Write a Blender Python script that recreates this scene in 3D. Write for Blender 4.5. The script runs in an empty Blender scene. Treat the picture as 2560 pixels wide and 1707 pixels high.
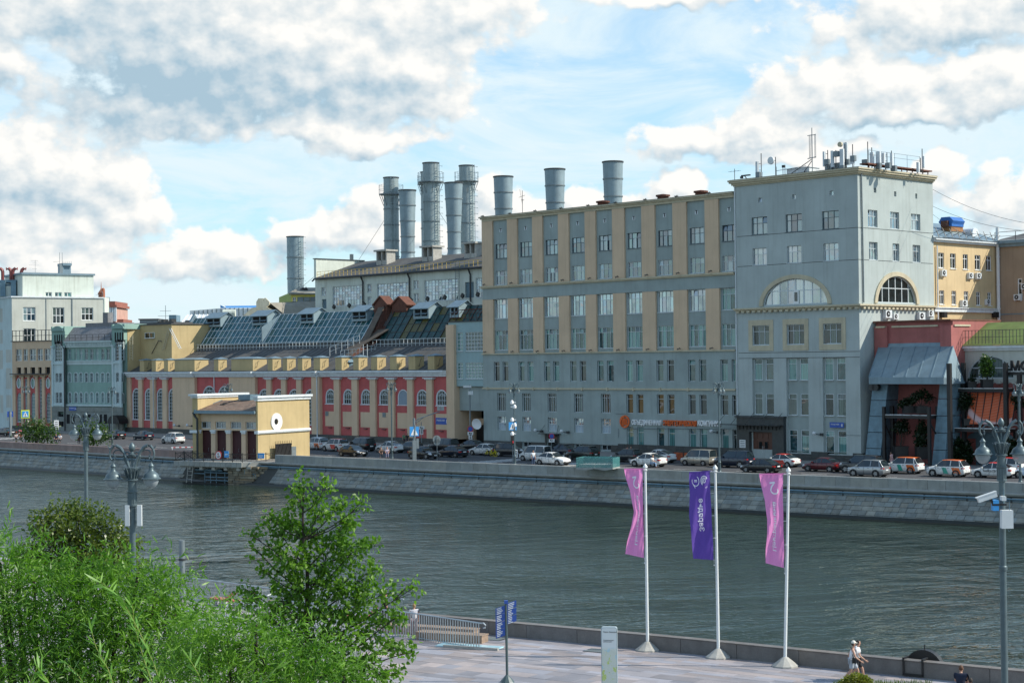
import bpy, math, random
import numpy as np
from mathutils import Vector, Matrix
random.seed(7)
SC=bpy.context.scene
COL=SC.collection
f=4268.0;CX,CY=1280.0,853.5;H=12.0
th=math.radians(.68);ro=math.radians(.63)
Fw=(0,math.cos(th),math.sin(th));U0=(0,-math.sin(th),math.cos(th))
Rt=tuple(a*math.cos(ro)-b*math.sin(ro) for a,b in zip((1,0,0),U0))
Up=tuple(b*math.cos(ro)+a*math.sin(ro) for a,b in zip((1,0,0),U0))
cd=bpy.data.cameras.new('camera'); cam=bpy.data.objects.new('camera',cd); COL.objects.link(cam)
cd.sensor_fit='HORIZONTAL'; cd.sensor_width=36; cd.lens=36*f/2560; cd.clip_start=.5; cd.clip_end=6000
m=Matrix.Identity(4)
for i in range(3):
 m[i][0]=Rt[i]; m[i][1]=Up[i]; m[i][2]=-Fw[i]
m[2][3]=H
cam.matrix_world=m; SC.camera=cam
SC.view_settings.view_transform='Standard'; SC.view_settings.look='None'
SC.view_settings.exposure=0.2; SC.view_settings.gamma=1.0; SC.view_settings.use_curve_mapping=False
SUN_AZ=math.radians(96); SUN_EL=math.radians(40)
sd=bpy.data.lights.new('sun','SUN'); sd.energy=4.6; sd.angle=math.radians(.53); sd.color=(1,.93,.80)
sun=bpy.data.objects.new('sun',sd); COL.objects.link(sun)
sdir=Vector((math.sin(SUN_AZ)*math.cos(SUN_EL),math.cos(SUN_AZ)*math.cos(SUN_EL),math.sin(SUN_EL)))
sun.rotation_euler=sdir.to_track_quat('Z','Y').to_euler()
W=bpy.data.worlds.new('World'); SC.world=W; W.use_nodes=True
nt=W.node_tree; nt.nodes.clear()
class NT:
 "tiny node helper"
 def __init__(s,nt): s.nt=nt
 def n(s,t,**k):
  o=s.nt.nodes.new(t)
  for a,v in k.items(): setattr(o,a,v)
  return o
 def put(s,sock,v):
  if isinstance(v,bpy.types.NodeSocket): s.nt.links.new(v,sock)
  else: sock.default_value=v
 def math(s,op,a,b=0.0,c=0.0,clamp=False):
  o=s.n('ShaderNodeMath',operation=op); o.use_clamp=clamp
  s.put(o.inputs[0],a); s.put(o.inputs[1],b); s.put(o.inputs[2],c); return o.outputs[0]
 def vm(s,op,a,b=(0,0,0),c=(0,0,0)):
  o=s.n('ShaderNodeVectorMath',operation=op)
  s.put(o.inputs[0],a); s.put(o.inputs[1],b)
  if op=='MULTIPLY_ADD': s.put(o.inputs[2],c)
  return o.outputs['Value'] if op in('LENGTH','DOT_PRODUCT') else o.outputs[0]
 def noise(s,v,scale,det=4,rough=.55,dist=0,col=False,lac=2.0):
  o=s.n('ShaderNodeTexNoise'); s.put(o.inputs['Vector'],v)
  o.inputs['Scale'].default_value=scale; o.inputs['Detail'].default_value=det
  o.inputs['Roughness'].default_value=rough; o.inputs['Distortion'].default_value=dist; o.inputs['Lacunarity'].default_value=lac
  return o.outputs['Color' if col else 'Fac']
 def mix(s,fac,a,b,mode='MIX'):
  o=s.n('ShaderNodeMix',data_type='RGBA',blend_type=mode); s.put(o.inputs[0],fac)
  for k,v in((6,a),(7,b)):
   if isinstance(v,tuple): v=tuple(v)+((1,) if len(v)==3 else ())
   s.put(o.inputs[k],v)
  return o.outputs[2]
 def ramp(s,fac,lo,hi,a=0.0,b=1.0,smooth=True):
  o=s.n('ShaderNodeMapRange',interpolation_type='SMOOTHSTEP' if smooth else 'LINEAR')
  s.put(o.inputs[0],fac); s.put(o.inputs[1],lo); s.put(o.inputs[2],hi); s.put(o.inputs[3],a); s.put(o.inputs[4],b); return o.outputs[0]
 def xyz(s,v): o=s.n('ShaderNodeSeparateXYZ'); s.put(o.inputs[0],v); return o.outputs
 def com(s,x,y,z): o=s.n('ShaderNodeCombineXYZ'); s.put(o.inputs[0],x); s.put(o.inputs[1],y); s.put(o.inputs[2],z); return o.outputs[0]
N=NT(nt)
skn=N.n('ShaderNodeTexSky',sky_type='NISHITA'); skn.sun_disc=False; skn.sun_elevation=SUN_EL; skn.sun_rotation=SUN_AZ
skn.air_density=1.0; skn.dust_density=.6; skn.ozone_density=2.2; skn.altitude=100
geo=N.n('ShaderNodeTexCoord').outputs['Generated']
d=N.vm('NORMALIZE',geo); dx,dy,dz=N.xyz(d)[:3]
azm=N.math('MULTIPLY',N.math('ARCTAN2',dx,dy),42.68); elv=N.math('MULTIPLY',N.math('ARCSINE',dz),42.68)
P0=N.com(azm,elv,0.0)
BL=[(2,8.6,4.6,1.1),(7,7.6,5.2,1.7),(10.6,8.9,3.2,1.3),(9.8,6.9,2.3,1.1),(4.6,6.3,3.6,.75),(8.4,5.75,2.6,.5),(0,7.2,1.4,.7),
 (.5,4.9,1.9,1.3),(2.5,4.5,1.6,1.0),(3.3,3.8,1.1,.7),(1.2,3.4,2.8,.7),
 (8.1,3.3,1.7,.62),(9.3,3.8,.65,.75),(12.3,3.7,.8,.8),(5.5,2.7,2.2,.6),(1.5,2.5,2.6,.55),(10,3.1,2.4,.5),
 (23.4,8.2,3.4,1.0),(17,9.0,2.6,.36),(25.3,8.8,1.6,.9),(21.2,6.5,2.5,.85),(24.6,6.5,2.0,.85),(17.4,5.4,1.5,.5),(19,5.6,1.5,.55),(22.8,5.9,2.6,.45),
 (16.8,4.2,1.0,.55),(20,5.0,2.2,.4),(23.3,4.5,.8,.6),(25,3.9,1.3,.85),(15,3.9,1.3,.5),(13.5,3.8,1.0,.45)]
def cloudfield(P,det):
 w=N.vm('MULTIPLY_ADD',N.noise(P,.55,3,.6,col=True),(2.2,1.5,0),(-1.1,-.75,0))
 Q=N.vm('ADD',P,w)
 best=None
 for (x,y,rx,ry) in BL:
  x=x-12.8
  l=N.vm('LENGTH',N.vm('MULTIPLY_ADD',Q,(1/rx,1/ry,0),(-x/rx,-y/ry,0)))
  if best is None: best=l
  else:
   o=N.n('ShaderNodeMath',operation='SMOOTH_MIN'); N.put(o.inputs[0],best); N.put(o.inputs[1],l); o.inputs[2].default_value=.35; best=o.outputs[0]
 inside=N.math('SUBTRACT',1.0,best)
 far=N.ramp(N.math('ABSOLUTE',N.xyz(P)[0]),13.5,20.0)
 up=N.ramp(N.xyz(P)[1],9.6,13.0)
 msk=N.math('MAXIMUM',far,up)
 gen=N.math('MULTIPLY_ADD',N.noise(N.vm('MULTIPLY',P,(1,1.5,1)),.16,2,.5),4.2,-2.75)
 base=N.math('ADD',N.math('MULTIPLY',inside,N.math('SUBTRACT',1.0,msk)),N.math('MULTIPLY',gen,msk))
 base=N.math('MAXIMUM',base,-1.2); base=N.math('MINIMUM',base,.55)
 n1=N.noise(N.vm('MULTIPLY',P,(1,1.25,1)),1.25,det,.54)
 return N.math('ADD',base,N.math('MULTIPLY_ADD',n1,1.5,-.75))
c0=cloudfield(P0,9)
c1_=cloudfield(N.vm('ADD',P0,(.24,.40,0)),3.2)
dens=N.ramp(c0,-.12,.22)
lit=N.math('SUBTRACT',c0,c1_)
thick=N.ramp(c0,.15,1.0)
dk=None
for (x,y,rx,ry,a) in [(4.4,6.75,4.4,1.3,1.15),(9.0,6.7,2.8,.6,.7),(6.5,6.2,4.0,.5,.7),(3.6,8.3,3.4,.8,.6),(.6,6.9,1.2,.5,.5),(1.0,4.1,2.6,.5,.6),(6.6,5.9,1.8,.32,.5),(22.5,5.6,3.0,.45,.5),(24,7.6,3,.35,.35),(18.3,5.15,1.8,.3,.4),(7.4,2.7,2.2,.5,.35)]:
 l=N.vm('LENGTH',N.vm('MULTIPLY_ADD',N.vm('ADD',P0,N.vm('MULTIPLY_ADD',N.noise(P0,.8,4,.6,col=True),(1.6,.9,0),(-.8,-.45,0))),(1/rx,1/ry,0),(-(x-12.8)/rx,-y/ry,0)))
 v=N.math('MULTIPLY',N.ramp(l,.2,1.25,1.0,0.0),a)
 dk=v if dk is None else N.math('MAXIMUM',dk,v)
bright=N.math('ADD',N.math('MULTIPLY_ADD',lit,.95,.72),N.math('MULTIPLY',dk,-.62),clamp=True)
ccol=N.mix(bright,(.36,.50,.60),(.90,.885,.85))
skyc=N.vm('MULTIPLY',skn.outputs[0],(.085,.148,.17))
veil=N.ramp(N.noise(N.vm('MULTIPLY',P0,(.35,1.1,1)),.5,6,.62,.6),.32,.62,.42,.97)
hor=N.ramp(elv,-1.0,6.5,.55,0.0)
veil=N.math('MAXIMUM',veil,hor); veil=N.math('MULTIPLY',veil,N.ramp(elv,8.0,24.0,1.0,.3))
skyc=N.mix(veil,skyc,(.70,.82,.87))
full=N.mix(dens,skyc,ccol)
below=N.ramp(elv,-2.0,-.2)
full=N.mix(below,(.16,.18,.17),full)
bg=N.n('ShaderNodeBackground'); N.put(bg.inputs['Color'],full); bg.inputs['Strength'].default_value=1.0
N.nt.links.new(bg.outputs[0],N.n('ShaderNodeOutputWorld').inputs[0])
W.cycles.sampling_method='MANUAL'; W.cycles.sample_map_resolution=512
def ray(x,y): return [Fw[i]*f+Rt[i]*(x-CX)-Up[i]*(y-CY) for i in range(3)]
def gnd(x,y,z=0.0):
 r=ray(x,y);k=(z-H)/r[2];return Vector((r[0]*k,r[1]*k,z))
def atd(x,y,dist):
 r=ray(x,y);k=dist/r[1];return Vector((r[0]*k,dist,H+r[2]*k))
_v=ray(-2786,949);_n=math.hypot(_v[0],_v[1]);UC=(-_v[0]/_n,-_v[1]/_n)
class Fr:
 def __init__(s,o,u=UC): s.o=(o[0],o[1]);s.u=u;s.b=(-u[1],u[0]);s.ang=math.atan2(u[1],u[0])
 def P(s,x,y,t=0):
  r=ray(x,y);o=(s.o[0]+s.b[0]*t,s.o[1]+s.b[1]*t)
  k=(o[0]*s.b[0]+o[1]*s.b[1])/(r[0]*s.b[0]+r[1]*s.b[1])
  return ((r[0]*k-o[0])*s.u[0]+(r[1]*k-o[1])*s.u[1], H+r[2]*k)
 def side(s,a,x,y):
  "on the plane s=a: returns (t,z)"
  o=s.W(a,0); q=Fr((o[0],o[1]),s.b); return q.P(x,y)
 def W(s,a,t,z=0): return Vector((s.o[0]+s.u[0]*a+s.b[0]*t,s.o[1]+s.u[1]*a+s.b[1]*t,z))
 def L(s,p): dx,dy=p[0]-s.o[0],p[1]-s.o[1]; return (dx*s.u[0]+dy*s.u[1],dx*s.b[0]+dy*s.b[1])
CT=Fr(gnd(2159,1158))
class MB:
 def __init__(s): s.v=[];s.f=[];s.m=[];s.T=None;s.mi=0
 def add(s,vs,fs,mi=None):
  o=len(s.v)
  if s.T is not None: vs=[tuple(s.T@Vector(p)) for p in vs]
  s.v.extend(vs)
  mi=s.mi if mi is None else mi
  for q in fs: s.f.append(tuple(i+o for i in q)); s.m.append(mi)
  return s
 def box(s,x0,x1,y0,y1,z0,z1,mi=None):
  return s.add([(x0,y0,z0),(x1,y0,z0),(x1,y1,z0),(x0,y1,z0),(x0,y0,z1),(x1,y0,z1),(x1,y1,z1),(x0,y1,z1)],
          [(0,3,2,1),(4,5,6,7),(0,1,5,4),(1,2,6,5),(2,3,7,6),(3,0,4,7)],mi)
 def cbox(s,c,sx,sy,sz,mi=None): return s.box(c[0]-sx/2,c[0]+sx/2,c[1]-sy/2,c[1]+sy/2,c[2]-sz/2,c[2]+sz/2,mi)
 def poly(s,pts,mi=None): return s.add([tuple(p) for p in pts],[tuple(range(len(pts)))],mi)
 def prism(s,pts,vec,mi=None):
  "closed prism: polygon pts swept along vec"
  n=len(pts);v=Vector(vec)
  vs=[tuple(p) for p in pts]+[tuple(Vector(p)+v) for p in pts]
  fs=[tuple(range(n))[::-1],tuple(range(n,2*n))]+[(i,(i+1)%n,(i+1)%n+n,i+n) for i in range(n)]
  return s.add(vs,fs,mi)
 def lathe(s,prof,n=12,c=(0,0,0),mi=None,cap=True,a0=0,a1=2*math.pi):
  "prof: (r,z)"
  full=abs(a1-a0-2*math.pi)<1e-6;k=n if full else n+1
  vs=[];fs=[]
  for r,z in prof:
   for i in range(k):
    a=a0+(a1-a0)*i/n; vs.append((c[0]+r*math.cos(a),c[1]+r*math.sin(a),c[2]+z))
  for j in range(len(prof)-1):
   for i in range(n):
    i2=(i+1)%k if full else i+1
    fs.append((j*k+i,j*k+i2,(j+1)*k+i2,(j+1)*k+i))
  if cap and full: fs.append(tuple(range(k))[::-1]); fs.append(tuple((len(prof)-1)*k+i for i in range(k)))
  return s.add(vs,fs,mi)
 def tube(s,path,r,n=6,mi=None,cap=True):
  P=[Vector(p) for p in path];rs=r if isinstance(r,(list,tuple)) else [r]*len(P)
  vs=[];fs=[];ref=None
  for i,p in enumerate(P):
   t=(P[min(i+1,len(P)-1)]-P[max(i-1,0)]).normalized()
   if ref is None:
    ref=Vector((0,0,1)) if abs(t.z)<.9 else Vector((1,0,0))
   a=t.cross(ref)
   if a.length<1e-4: a=t.cross(Vector((0,1,0)))
   a.normalize(); b=t.cross(a).normalized(); ref=-b if False else ref
   for k in range(n):
    w=2*math.pi*k/n; vs.append(tuple(p+(a*math.cos(w)+b*math.sin(w))*rs[i]))
  for i in range(len(P)-1):
   for k in range(n):
    fs.append((i*n+k,i*n+(k+1)%n,(i+1)*n+(k+1)%n,(i+1)*n+k))
  if cap: fs.append(tuple(range(n))); fs.append(tuple((len(P)-1)*n+k for k in range(n))[::-1])
  return s.add(vs,fs,mi)
 def bar(s,a,b,w,mi=None,h=None):
  "square bar between two points"
  a=Vector(a);b=Vector(b);t=(b-a).normalized();ref=Vector((0,0,1)) if abs(t.z)<.95 else Vector((0,1,0))
  x=t.cross(ref).normalized()*w/2;y=t.cross(x).normalized()*(h or w)/2
  vs=[tuple(p+sx*x+sy*y) for p in(a,b) for sx,sy in((-1,-1),(1,-1),(1,1),(-1,1))]
  return s.add(vs,[(0,1,2,3),(7,6,5,4),(0,4,5,1),(1,5,6,2),(2,6,7,3),(3,7,4,0)],mi)
 def mesh(s,mats,smooth=False,fix=True,name='mesh'):
  me=bpy.data.meshes.new(name); me.from_pydata(s.v,[],s.f)
  for mm in(mats if isinstance(mats,(list,tuple)) else [mats]): me.materials.append(mm)
  if any(s.m): me.polygons.foreach_set('material_index',s.m)
  if smooth: me.polygons.foreach_set('use_smooth',[True]*len(s.f))
  me.validate(); me.update()
  if smooth:
   try: me.set_sharp_from_angle(angle=math.radians(40))
   except Exception: pass
  return me
def obj(name,me,parent=None,loc=None,rz=0.0,rot=None,kind=None,scale=None):
 o=bpy.data.objects.new(name,me); COL.objects.link(o)
 if parent is not None: o.parent=parent
 if loc is not None: o.location=loc
 if rot is not None: o.rotation_euler=rot
 elif rz: o.rotation_euler=(0,0,rz)
 if scale: o.scale=scale
 if kind: o['kind']=kind
 return o
def tag(o,label=None,cat=None,group=None,kind=None):
 if label: o['label']=label
 if cat: o['category']=cat
 if group: o['group']=group
 if kind: o['kind']=kind
 return o
def root(name,loc,label,cat,group=None,rz=0.0):
 return tag(obj(name,None,None,loc,rz),label,cat,group)
def kids(o): return [c for c in list(COL.objects) if c.parent==o]
CH={}
def copy_thing(parts,name_root,loc,rz,label,group=None):
 "parts: list of (object, index of parent in the list or None for the root)"
 new=[]
 for o,pi in parts:
  c=o.copy(); COL.objects.link(c)
  if pi is None: c.location=loc; c.rotation_euler=(0,0,rz)
  else: c.parent=new[pi]
  new.append(c)
 new[0]['label']=label
 if group: new[0]['group']=group
 return new
MT={}
def mat(name,col,rough=.8,var=.12,vs=.8,bump=0.0,bs=8.0,metal=0.0,spec=.5,streak=0.0,dirt=None,rnd=0.0,ior=1.5,coat=0.0,grain=0.0,alpha=1.0,trans=0.0,bd=.02):
 if name in MT: return MT[name]
 m=bpy.data.materials.new(name); m.use_nodes=True; t=m.node_tree; t.nodes.clear(); n=NT(t)
 b=n.n('ShaderNodeBsdfPrincipled'); out=n.n('ShaderNodeOutputMaterial'); t.links.new(b.outputs[0],out.inputs[0])
 g=n.n('ShaderNodeNewGeometry'); pos=g.outputs['Position']
 c=tuple(col)+(1,)
 cur=c
 if var>0:
  nz=n.noise(pos,vs,5,.6)
  k=n.ramp(nz,.3,.7,1-var,1+var,False)
  cur=n.vm('MULTIPLY',cur[:3],n.com(k,k,k))
 if streak>0:
  sn=n.noise(n.vm('MULTIPLY',pos,(2.2,2.2,.13)),1.0,5,.65)
  k=n.ramp(sn,.45,.75,0.0,streak)
  cur=n.mix(k,cur,dirt or (col[0]*.45,col[1]*.43,col[2]*.38))
 if grain>0:
  gn=n.noise(pos,35,2,.7); k=n.ramp(gn,.3,.7,1-grain,1+grain,False); cur=n.vm('MULTIPLY',cur if not isinstance(cur,tuple) else cur[:3],n.com(k,k,k))
 if rnd>0:
  r1=n.n('ShaderNodeObjectInfo').outputs['Random']; r2=g.outputs['Random Per Island']
  r=n.math('FRACT',n.math('ADD',r1,r2)); k=n.ramp(r,0.0,1.0,1-rnd,1+rnd,False)
  r3=n.math('FRACT',n.math('MULTIPLY',r,7.31)); k2=n.ramp(r3,0.0,1.0,1-rnd*.35,1+rnd*.35,False)
  cur=n.vm('MULTIPLY',cur if not isinstance(cur,tuple) else cur[:3],n.com(n.math('MULTIPLY',k,k2),k,n.math('DIVIDE',k,k2)))
 n.put(b.inputs['Base Color'],cur)
 b.inputs['Roughness'].default_value=rough; b.inputs['Metallic'].default_value=metal
 b.inputs['Specular IOR Level'].default_value=spec; b.inputs['IOR'].default_value=ior
 b.inputs['Coat Weight'].default_value=coat; b.inputs['Coat Roughness'].default_value=.04
 b.inputs['Alpha'].default_value=alpha; b.inputs['Transmission Weight'].default_value=trans
 if bump>0:
  bn=n.n('ShaderNodeBump'); bn.inputs['Strength'].default_value=bump; bn.inputs['Distance'].default_value=bd
  n.put(bn.inputs['Height'],n.noise(pos,bs,4,.6)); t.links.new(bn.outputs[0],b.inputs['Normal'])
 MT[name]=m; return m
def glassmat(name,dark,light,p_light=.35,ior=2.6,wob=.02,rough=.03,curt=True):
 "reflective window pane: each pane sits a little differently, some pale from curtains behind, on the boiler house from painted sky"
 m=bpy.data.materials.new(name); m.use_nodes=True; t=m.node_tree; t.nodes.clear(); n=NT(t)
 b=n.n('ShaderNodeBsdfPrincipled'); out=n.n('ShaderNodeOutputMaterial'); t.links.new(b.outputs[0],out.inputs[0])
 g=n.n('ShaderNodeNewGeometry'); pos=g.outputs['Position']
 r=n.math('FRACT',n.math('ADD',n.n('ShaderNodeObjectInfo').outputs['Random'],g.outputs['Random Per Island']))
 oi=n.n('ShaderNodeObjectInfo'); loc=oi.outputs['Location']
 rc=n.math('FRACT',n.math('MULTIPLY',r,13.7))
 isl=n.math('LESS_THAN',rc,p_light)
 fold=n.ramp(n.noise(n.vm('MULTIPLY',pos,(6,6,.15)),1.3,2,.5),.35,.65,.55,1.1,False)
 lc=n.vm('MULTIPLY',light,n.com(fold,fold,fold))
 dv=n.ramp(n.noise(pos,1.7,3,.6),.3,.7,.4,1.9,False)
 col=n.mix(isl,n.vm('MULTIPLY',dark,n.com(dv,dv,dv)),lc)
 n.put(b.inputs['Base Color'],col)
 b.inputs['Roughness'].default_value=rough; b.inputs['IOR'].default_value=ior
 cx=n.math('MULTIPLY_ADD',r,2*wob,-wob); cy=n.math('MULTIPLY_ADD',n.math('FRACT',n.math('MULTIPLY',r,5.77)),2*wob,-wob)
 wv=n.vm('MULTIPLY_ADD',n.noise(pos,.9,2,.5,col=True),(wob*1.6,wob*1.6,wob*1.6),(-wob*.8,-wob*.8,-wob*.8))
 nn=n.vm('NORMALIZE',n.vm('ADD',n.vm('ADD',g.outputs['Normal'],wv),n.com(cx,cx,cy)))
 t.links.new(nn,b.inputs['Normal'])
 MT[name]=m; return m
class Bld:
 def __init__(s,name,label,cat,px=None,s0=0.0,t0=0.0,fr=None,group=None):
  if fr is None:
   o=CT.W(s0,t0); fr=Fr((o.x,o.y))
  s.fr=fr; s.root=root(name,(fr.o[0],fr.o[1],0),label,cat,group,fr.ang); s.cnt={}
 def P(s,x,y,t=0): return s.fr.P(x,y,t)
 def add(s,name,mb,mats,smooth=False,parent=None,**k):
  return obj(name,mb.mesh(mats,smooth,name=name) if isinstance(mb,MB) else mb,parent or s.root,**k)
ROTS={'f':(0.0,),'r':(math.pi/2,),'l':(-math.pi/2,)}
def facexf(x,y,face='f'):
 "local frame of a face: f=front, r=right side (faces +x), l=left side"
 a=ROTS[face][0]
 return Matrix.Translation((x,y,0))@Matrix.Rotation(a,4,'Z')
def arch_pts(x0,x1,zs,zt,n=10):
 c=(x0+x1)/2;r=(x1-x0)/2;h=zt-zs
 return [(c-r*math.cos(math.pi*i/n),zs+h*math.sin(math.pi*i/n)) for i in range(n+1)]
def wall(mb,x0,x1,z0,z1,ops=(),y=0.0,depth=.3,mi=0,rmi=None):
 "front face with real openings and their reveals. ops: (x0,x1,z0,z1[,spring]) ; spring -> arched top from there"
 rmi=mi if rmi is None else rmi
 xs=sorted({x0,x1}|{v for o in ops for v in o[:2]}); zs=sorted({z0,z1}|{v for o in ops for v in o[2:4]})
 xs=[v for v in xs if x0-1e-6<=v<=x1+1e-6]; zs=[v for v in zs if z0-1e-6<=v<=z1+1e-6]
 for a,b in zip(xs,xs[1:]):
  if b-a<1e-5: continue
  run=None
  for c,d_ in zip(zs,zs[1:]):
   if d_-c<1e-5: continue
   xm,zm=(a+b)/2,(c+d_)/2
   hole=any(o[0]<xm<o[1] and o[2]<zm<o[3] for o in ops)
   if not hole: run=(run[0],d_) if run else (c,d_)
   if hole and run: mb.poly([(a,y,run[0]),(b,y,run[0]),(b,y,run[1]),(a,y,run[1])],mi); run=None
  if run: mb.poly([(a,y,run[0]),(b,y,run[0]),(b,y,run[1]),(a,y,run[1])],mi)
 for o in ops:
  a,b,c,d_=o[:4]; Y=y+depth; sp=o[4] if len(o)>4 else d_
  mb.poly([(a,y,c),(a,Y,c),(b,Y,c),(b,y,c)],rmi)
  mb.poly([(a,y,c),(a,y,sp),(a,Y,sp),(a,Y,c)],rmi); mb.poly([(b,y,c),(b,Y,c),(b,Y,sp),(b,y,sp)],rmi)
  if len(o)>4:
   A=arch_pts(a,b,sp,d_); h=len(A)//2
   mb.poly([(a,y,d_)]+[(p[0],y,p[1]) for p in A[:h+1]][::-1],mi)
   mb.poly([(b,y,d_)]+[(p[0],y,p[1]) for p in A[h:]][::-1],mi)
   for p,q in zip(A,A[1:]): mb.poly([(p[0],y,p[1]),(p[0],Y,p[1]),(q[0],Y,q[1]),(q[0],y,q[1])][::-1],rmi)
  else: mb.poly([(a,y,d_),(b,y,d_),(b,Y,d_),(a,Y,d_)],rmi)
WC={}
def window(B,x,z,w,h,cols=(.33,.33,.34),rows=(.62,.38),fm=None,pm=None,y=.16,face='f',fx=(0,0),bar=.06,split=True,arch=None,sill=True,name='window',label=None,openp=.12):
 """window: frame with mullions (mesh shared by size) + its panes as sub-parts. x=centre, z=bottom. arch=height where the round top springs"""
 fm=fm or MT['window_frame']; pm=pm or MT['pane_sky']
 w=round(w,2);h=round(h,2)
 key=(w,h,tuple(cols),tuple(rows),fm.name,bar,arch,sill)
 sc=sum(cols);sr=sum(rows)
 X=[-w/2];
 for c in cols: X.append(X[-1]+w*c/sc)
 Z=[0.0]
 for r in rows: Z.append(Z[-1]+h*r/sr)
 if key not in WC:
  mb=MB(); e=bar
  if arch is None:
   mb.box(-w/2,-w/2+e,-.04,.05,0,h); mb.box(w/2-e,w/2,-.04,.05,0,h); mb.box(-w/2+e,w/2-e,-.04,.05,h-e,h); mb.box(-w/2+e,w/2-e,-.04,.05,0,e)
  else:
   mb.box(-w/2,-w/2+e,-.04,.05,0,arch); mb.box(w/2-e,w/2,-.04,.05,0,arch); mb.box(-w/2+e,w/2-e,-.04,.05,0,e)
   A=arch_pts(-w/2,w/2,arch,h,12);B_=arch_pts(-w/2+e,w/2-e,arch,h-e,12)
   for i in range(12): mb.prism([(A[i][0],-.04,A[i][1]),(A[i+1][0],-.04,A[i+1][1]),(B_[i+1][0],-.04,B_[i+1][1]),(B_[i][0],-.04,B_[i][1])],(0,.09,0))
  def top(xx):
   if arch is None: return h-e
   k=min(1,abs(xx)/(w/2)); return arch+(h-arch)*math.sqrt(max(0,1-k*k))-e*.5
  for xx in X[1:-1]: mb.box(xx-e*.45,xx+e*.45,-.025,.045,e,top(xx))
  for zz in Z[1:-1]:
   hw=w/2-e
   if arch is not None and zz>arch: hw=(w/2-e)*math.sqrt(max(0,1-((zz-arch)/(h-arch))**2))
   mb.box(-hw,hw,-.03,.04,zz-e*.45,zz+e*.45)
  if sill: mb.box(-w/2-.06,w/2+.06,-.24,-.041,-.07,-.01)
  WC[key]=mb.mesh(fm,name='window_frame')
 M=facexf(fx[0],fx[1],face); p=M@Vector((x,y,z)); rz=ROTS[face][0]
 o=obj(name,WC[key],B.root,p,rz)
 if label: o['label']=label
 cells=[]
 if arch is not None:
  k2=('a',w,h,arch)
  if k2 not in WC:
   mb=MB(); mb.poly([(q[0],0,q[1]) for q in arch_pts(-w/2,w/2,arch,h,14)][::-1]+[(-w/2,0,0),(w/2,0,0)] ); WC[k2]=mb
  key3=('am',w,h,arch,pm.name)
  if key3 not in WC: WC[key3]=WC[k2].mesh(pm,name='pane')
  obj('pane',WC[key3],o,(0,.03,0))
  return o
 if split:
  for i in range(len(cols)):
   for j in range(len(rows)): cells.append((X[i],X[i+1],Z[j],Z[j+1]))
 else: cells=[(-w/2+.01,w/2-.01,.01,h-.01)]
 for (a,b,c,dd) in cells:
  cw,ch=round(b-a,3),round(dd-c,3); kk=('p',cw,ch,pm.name)
  if kk not in WC:
   mb=MB(); mb.poly([(-cw/2,0,0),(cw/2,0,0),(cw/2,0,ch),(-cw/2,0,ch)]); WC[kk]=mb.mesh(pm,name='pane')
  rr=random.random(); rt=None
  if rr<.12 and ch<1.0: rt=(random.uniform(-.22,-.1),0,0)
  elif rr<.08 and ch>1.0: rt=(0,0,random.uniform(-.25,.25))
  q=obj('pane',WC[kk],o,((a+b)/2,.03 if not rt else -.02,c),rot=rt)
 return o
mat('plaster_grey',(.31,.365,.355),.85,.13,.35,.25,9,streak=.25,grain=.05)
mat('plaster_tower',(.41,.46,.45),.85,.10,.3,.25,9,streak=.22,grain=.05)
mat('plaster_ochre',(.64,.47,.32),.85,.08,.35,.2,9,streak=.2,grain=.05)
mat('plaster_yellow',(.50,.385,.20),.85,.10,.4,.2,9,streak=.22,grain=.05)
mat('plaster_sand',(.62,.47,.27),.85,.10,.4,.2,9,streak=.25,grain=.05)
mat('plaster_red',(.50,.11,.105),.85,.14,.6,.2,9,streak=.25,grain=.06)
mat('plaster_pink',(.36,.12,.11),.85,.15,.5,.25,9,streak=.3,grain=.06)
mat('plaster_white',(.50,.51,.46),.85,.08,.4,.2,9,streak=.25,grain=.05)
mat('plaster_cream',(.60,.64,.57),.85,.10,.4,.25,9,streak=.4,grain=.06)
mat('plaster_mint',(.25,.385,.34),.85,.10,.4,.2,9,streak=.2,grain=.05)
mat('plaster_mint_white',(.52,.62,.62),.85,.08,.4,.2,9,streak=.25,grain=.05)
mat('plaster_bluegrey',(.31,.43,.44),.85,.08,.4,.2,9,streak=.2,grain=.05)
mat('trim_white',(.66,.70,.72),.7,.08,1.0,.1,12,streak=.3)
mat('trim_beige',(.52,.46,.33),.8,.1,1.0,.2,12,streak=.3)
mat('window_frame',(.55,.60,.62),.5,.06,2)
mat('window_frame_dark',(.10,.13,.15),.5,.1,2)
mat('window_frame_white',(.78,.79,.78),.5,.04,2)
mat('granite_dark',(.045,.05,.05),.5,.25,3,.2,25,grain=.15,rnd=.18)
mat('granite_block',(.25,.25,.225),.75,.22,1.4,.5,30,grain=.14,rnd=.2,streak=.3)
mat('granite_rail',(.31,.31,.29),.75,.15,1.0,.35,30,grain=.12,rnd=.10,streak=.25)
mat('granite_red',(.30,.205,.18),.75,.18,1.0,.35,30,grain=.15,rnd=.10,streak=.2)
mat('granite_near',(.17,.155,.145),.7,.18,1.6,.4,40,grain=.22,rnd=.12,streak=.2)
mat('joint',(.06,.06,.055),.95,.2,2)
mat('slab',(.29,.265,.275),.7,.16,.5,.25,40,grain=.1,rnd=.24)  # colour lowered evenly to stand in for cloud shade on the promenade
mat('steel_stack',(.25,.325,.36),.55,.14,.5,.15,3,metal=.25,streak=.3,dirt=(.13,.13,.12))
mat('steel_stack_pale',(.29,.355,.37),.55,.14,.5,.15,3,metal=.2,streak=.35,dirt=(.2,.19,.16))
mat('steel_dark',(.035,.038,.04),.5,.15,3)
mat('steel_grey',(.20,.235,.25),.5,.15,2,metal=.3)
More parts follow.
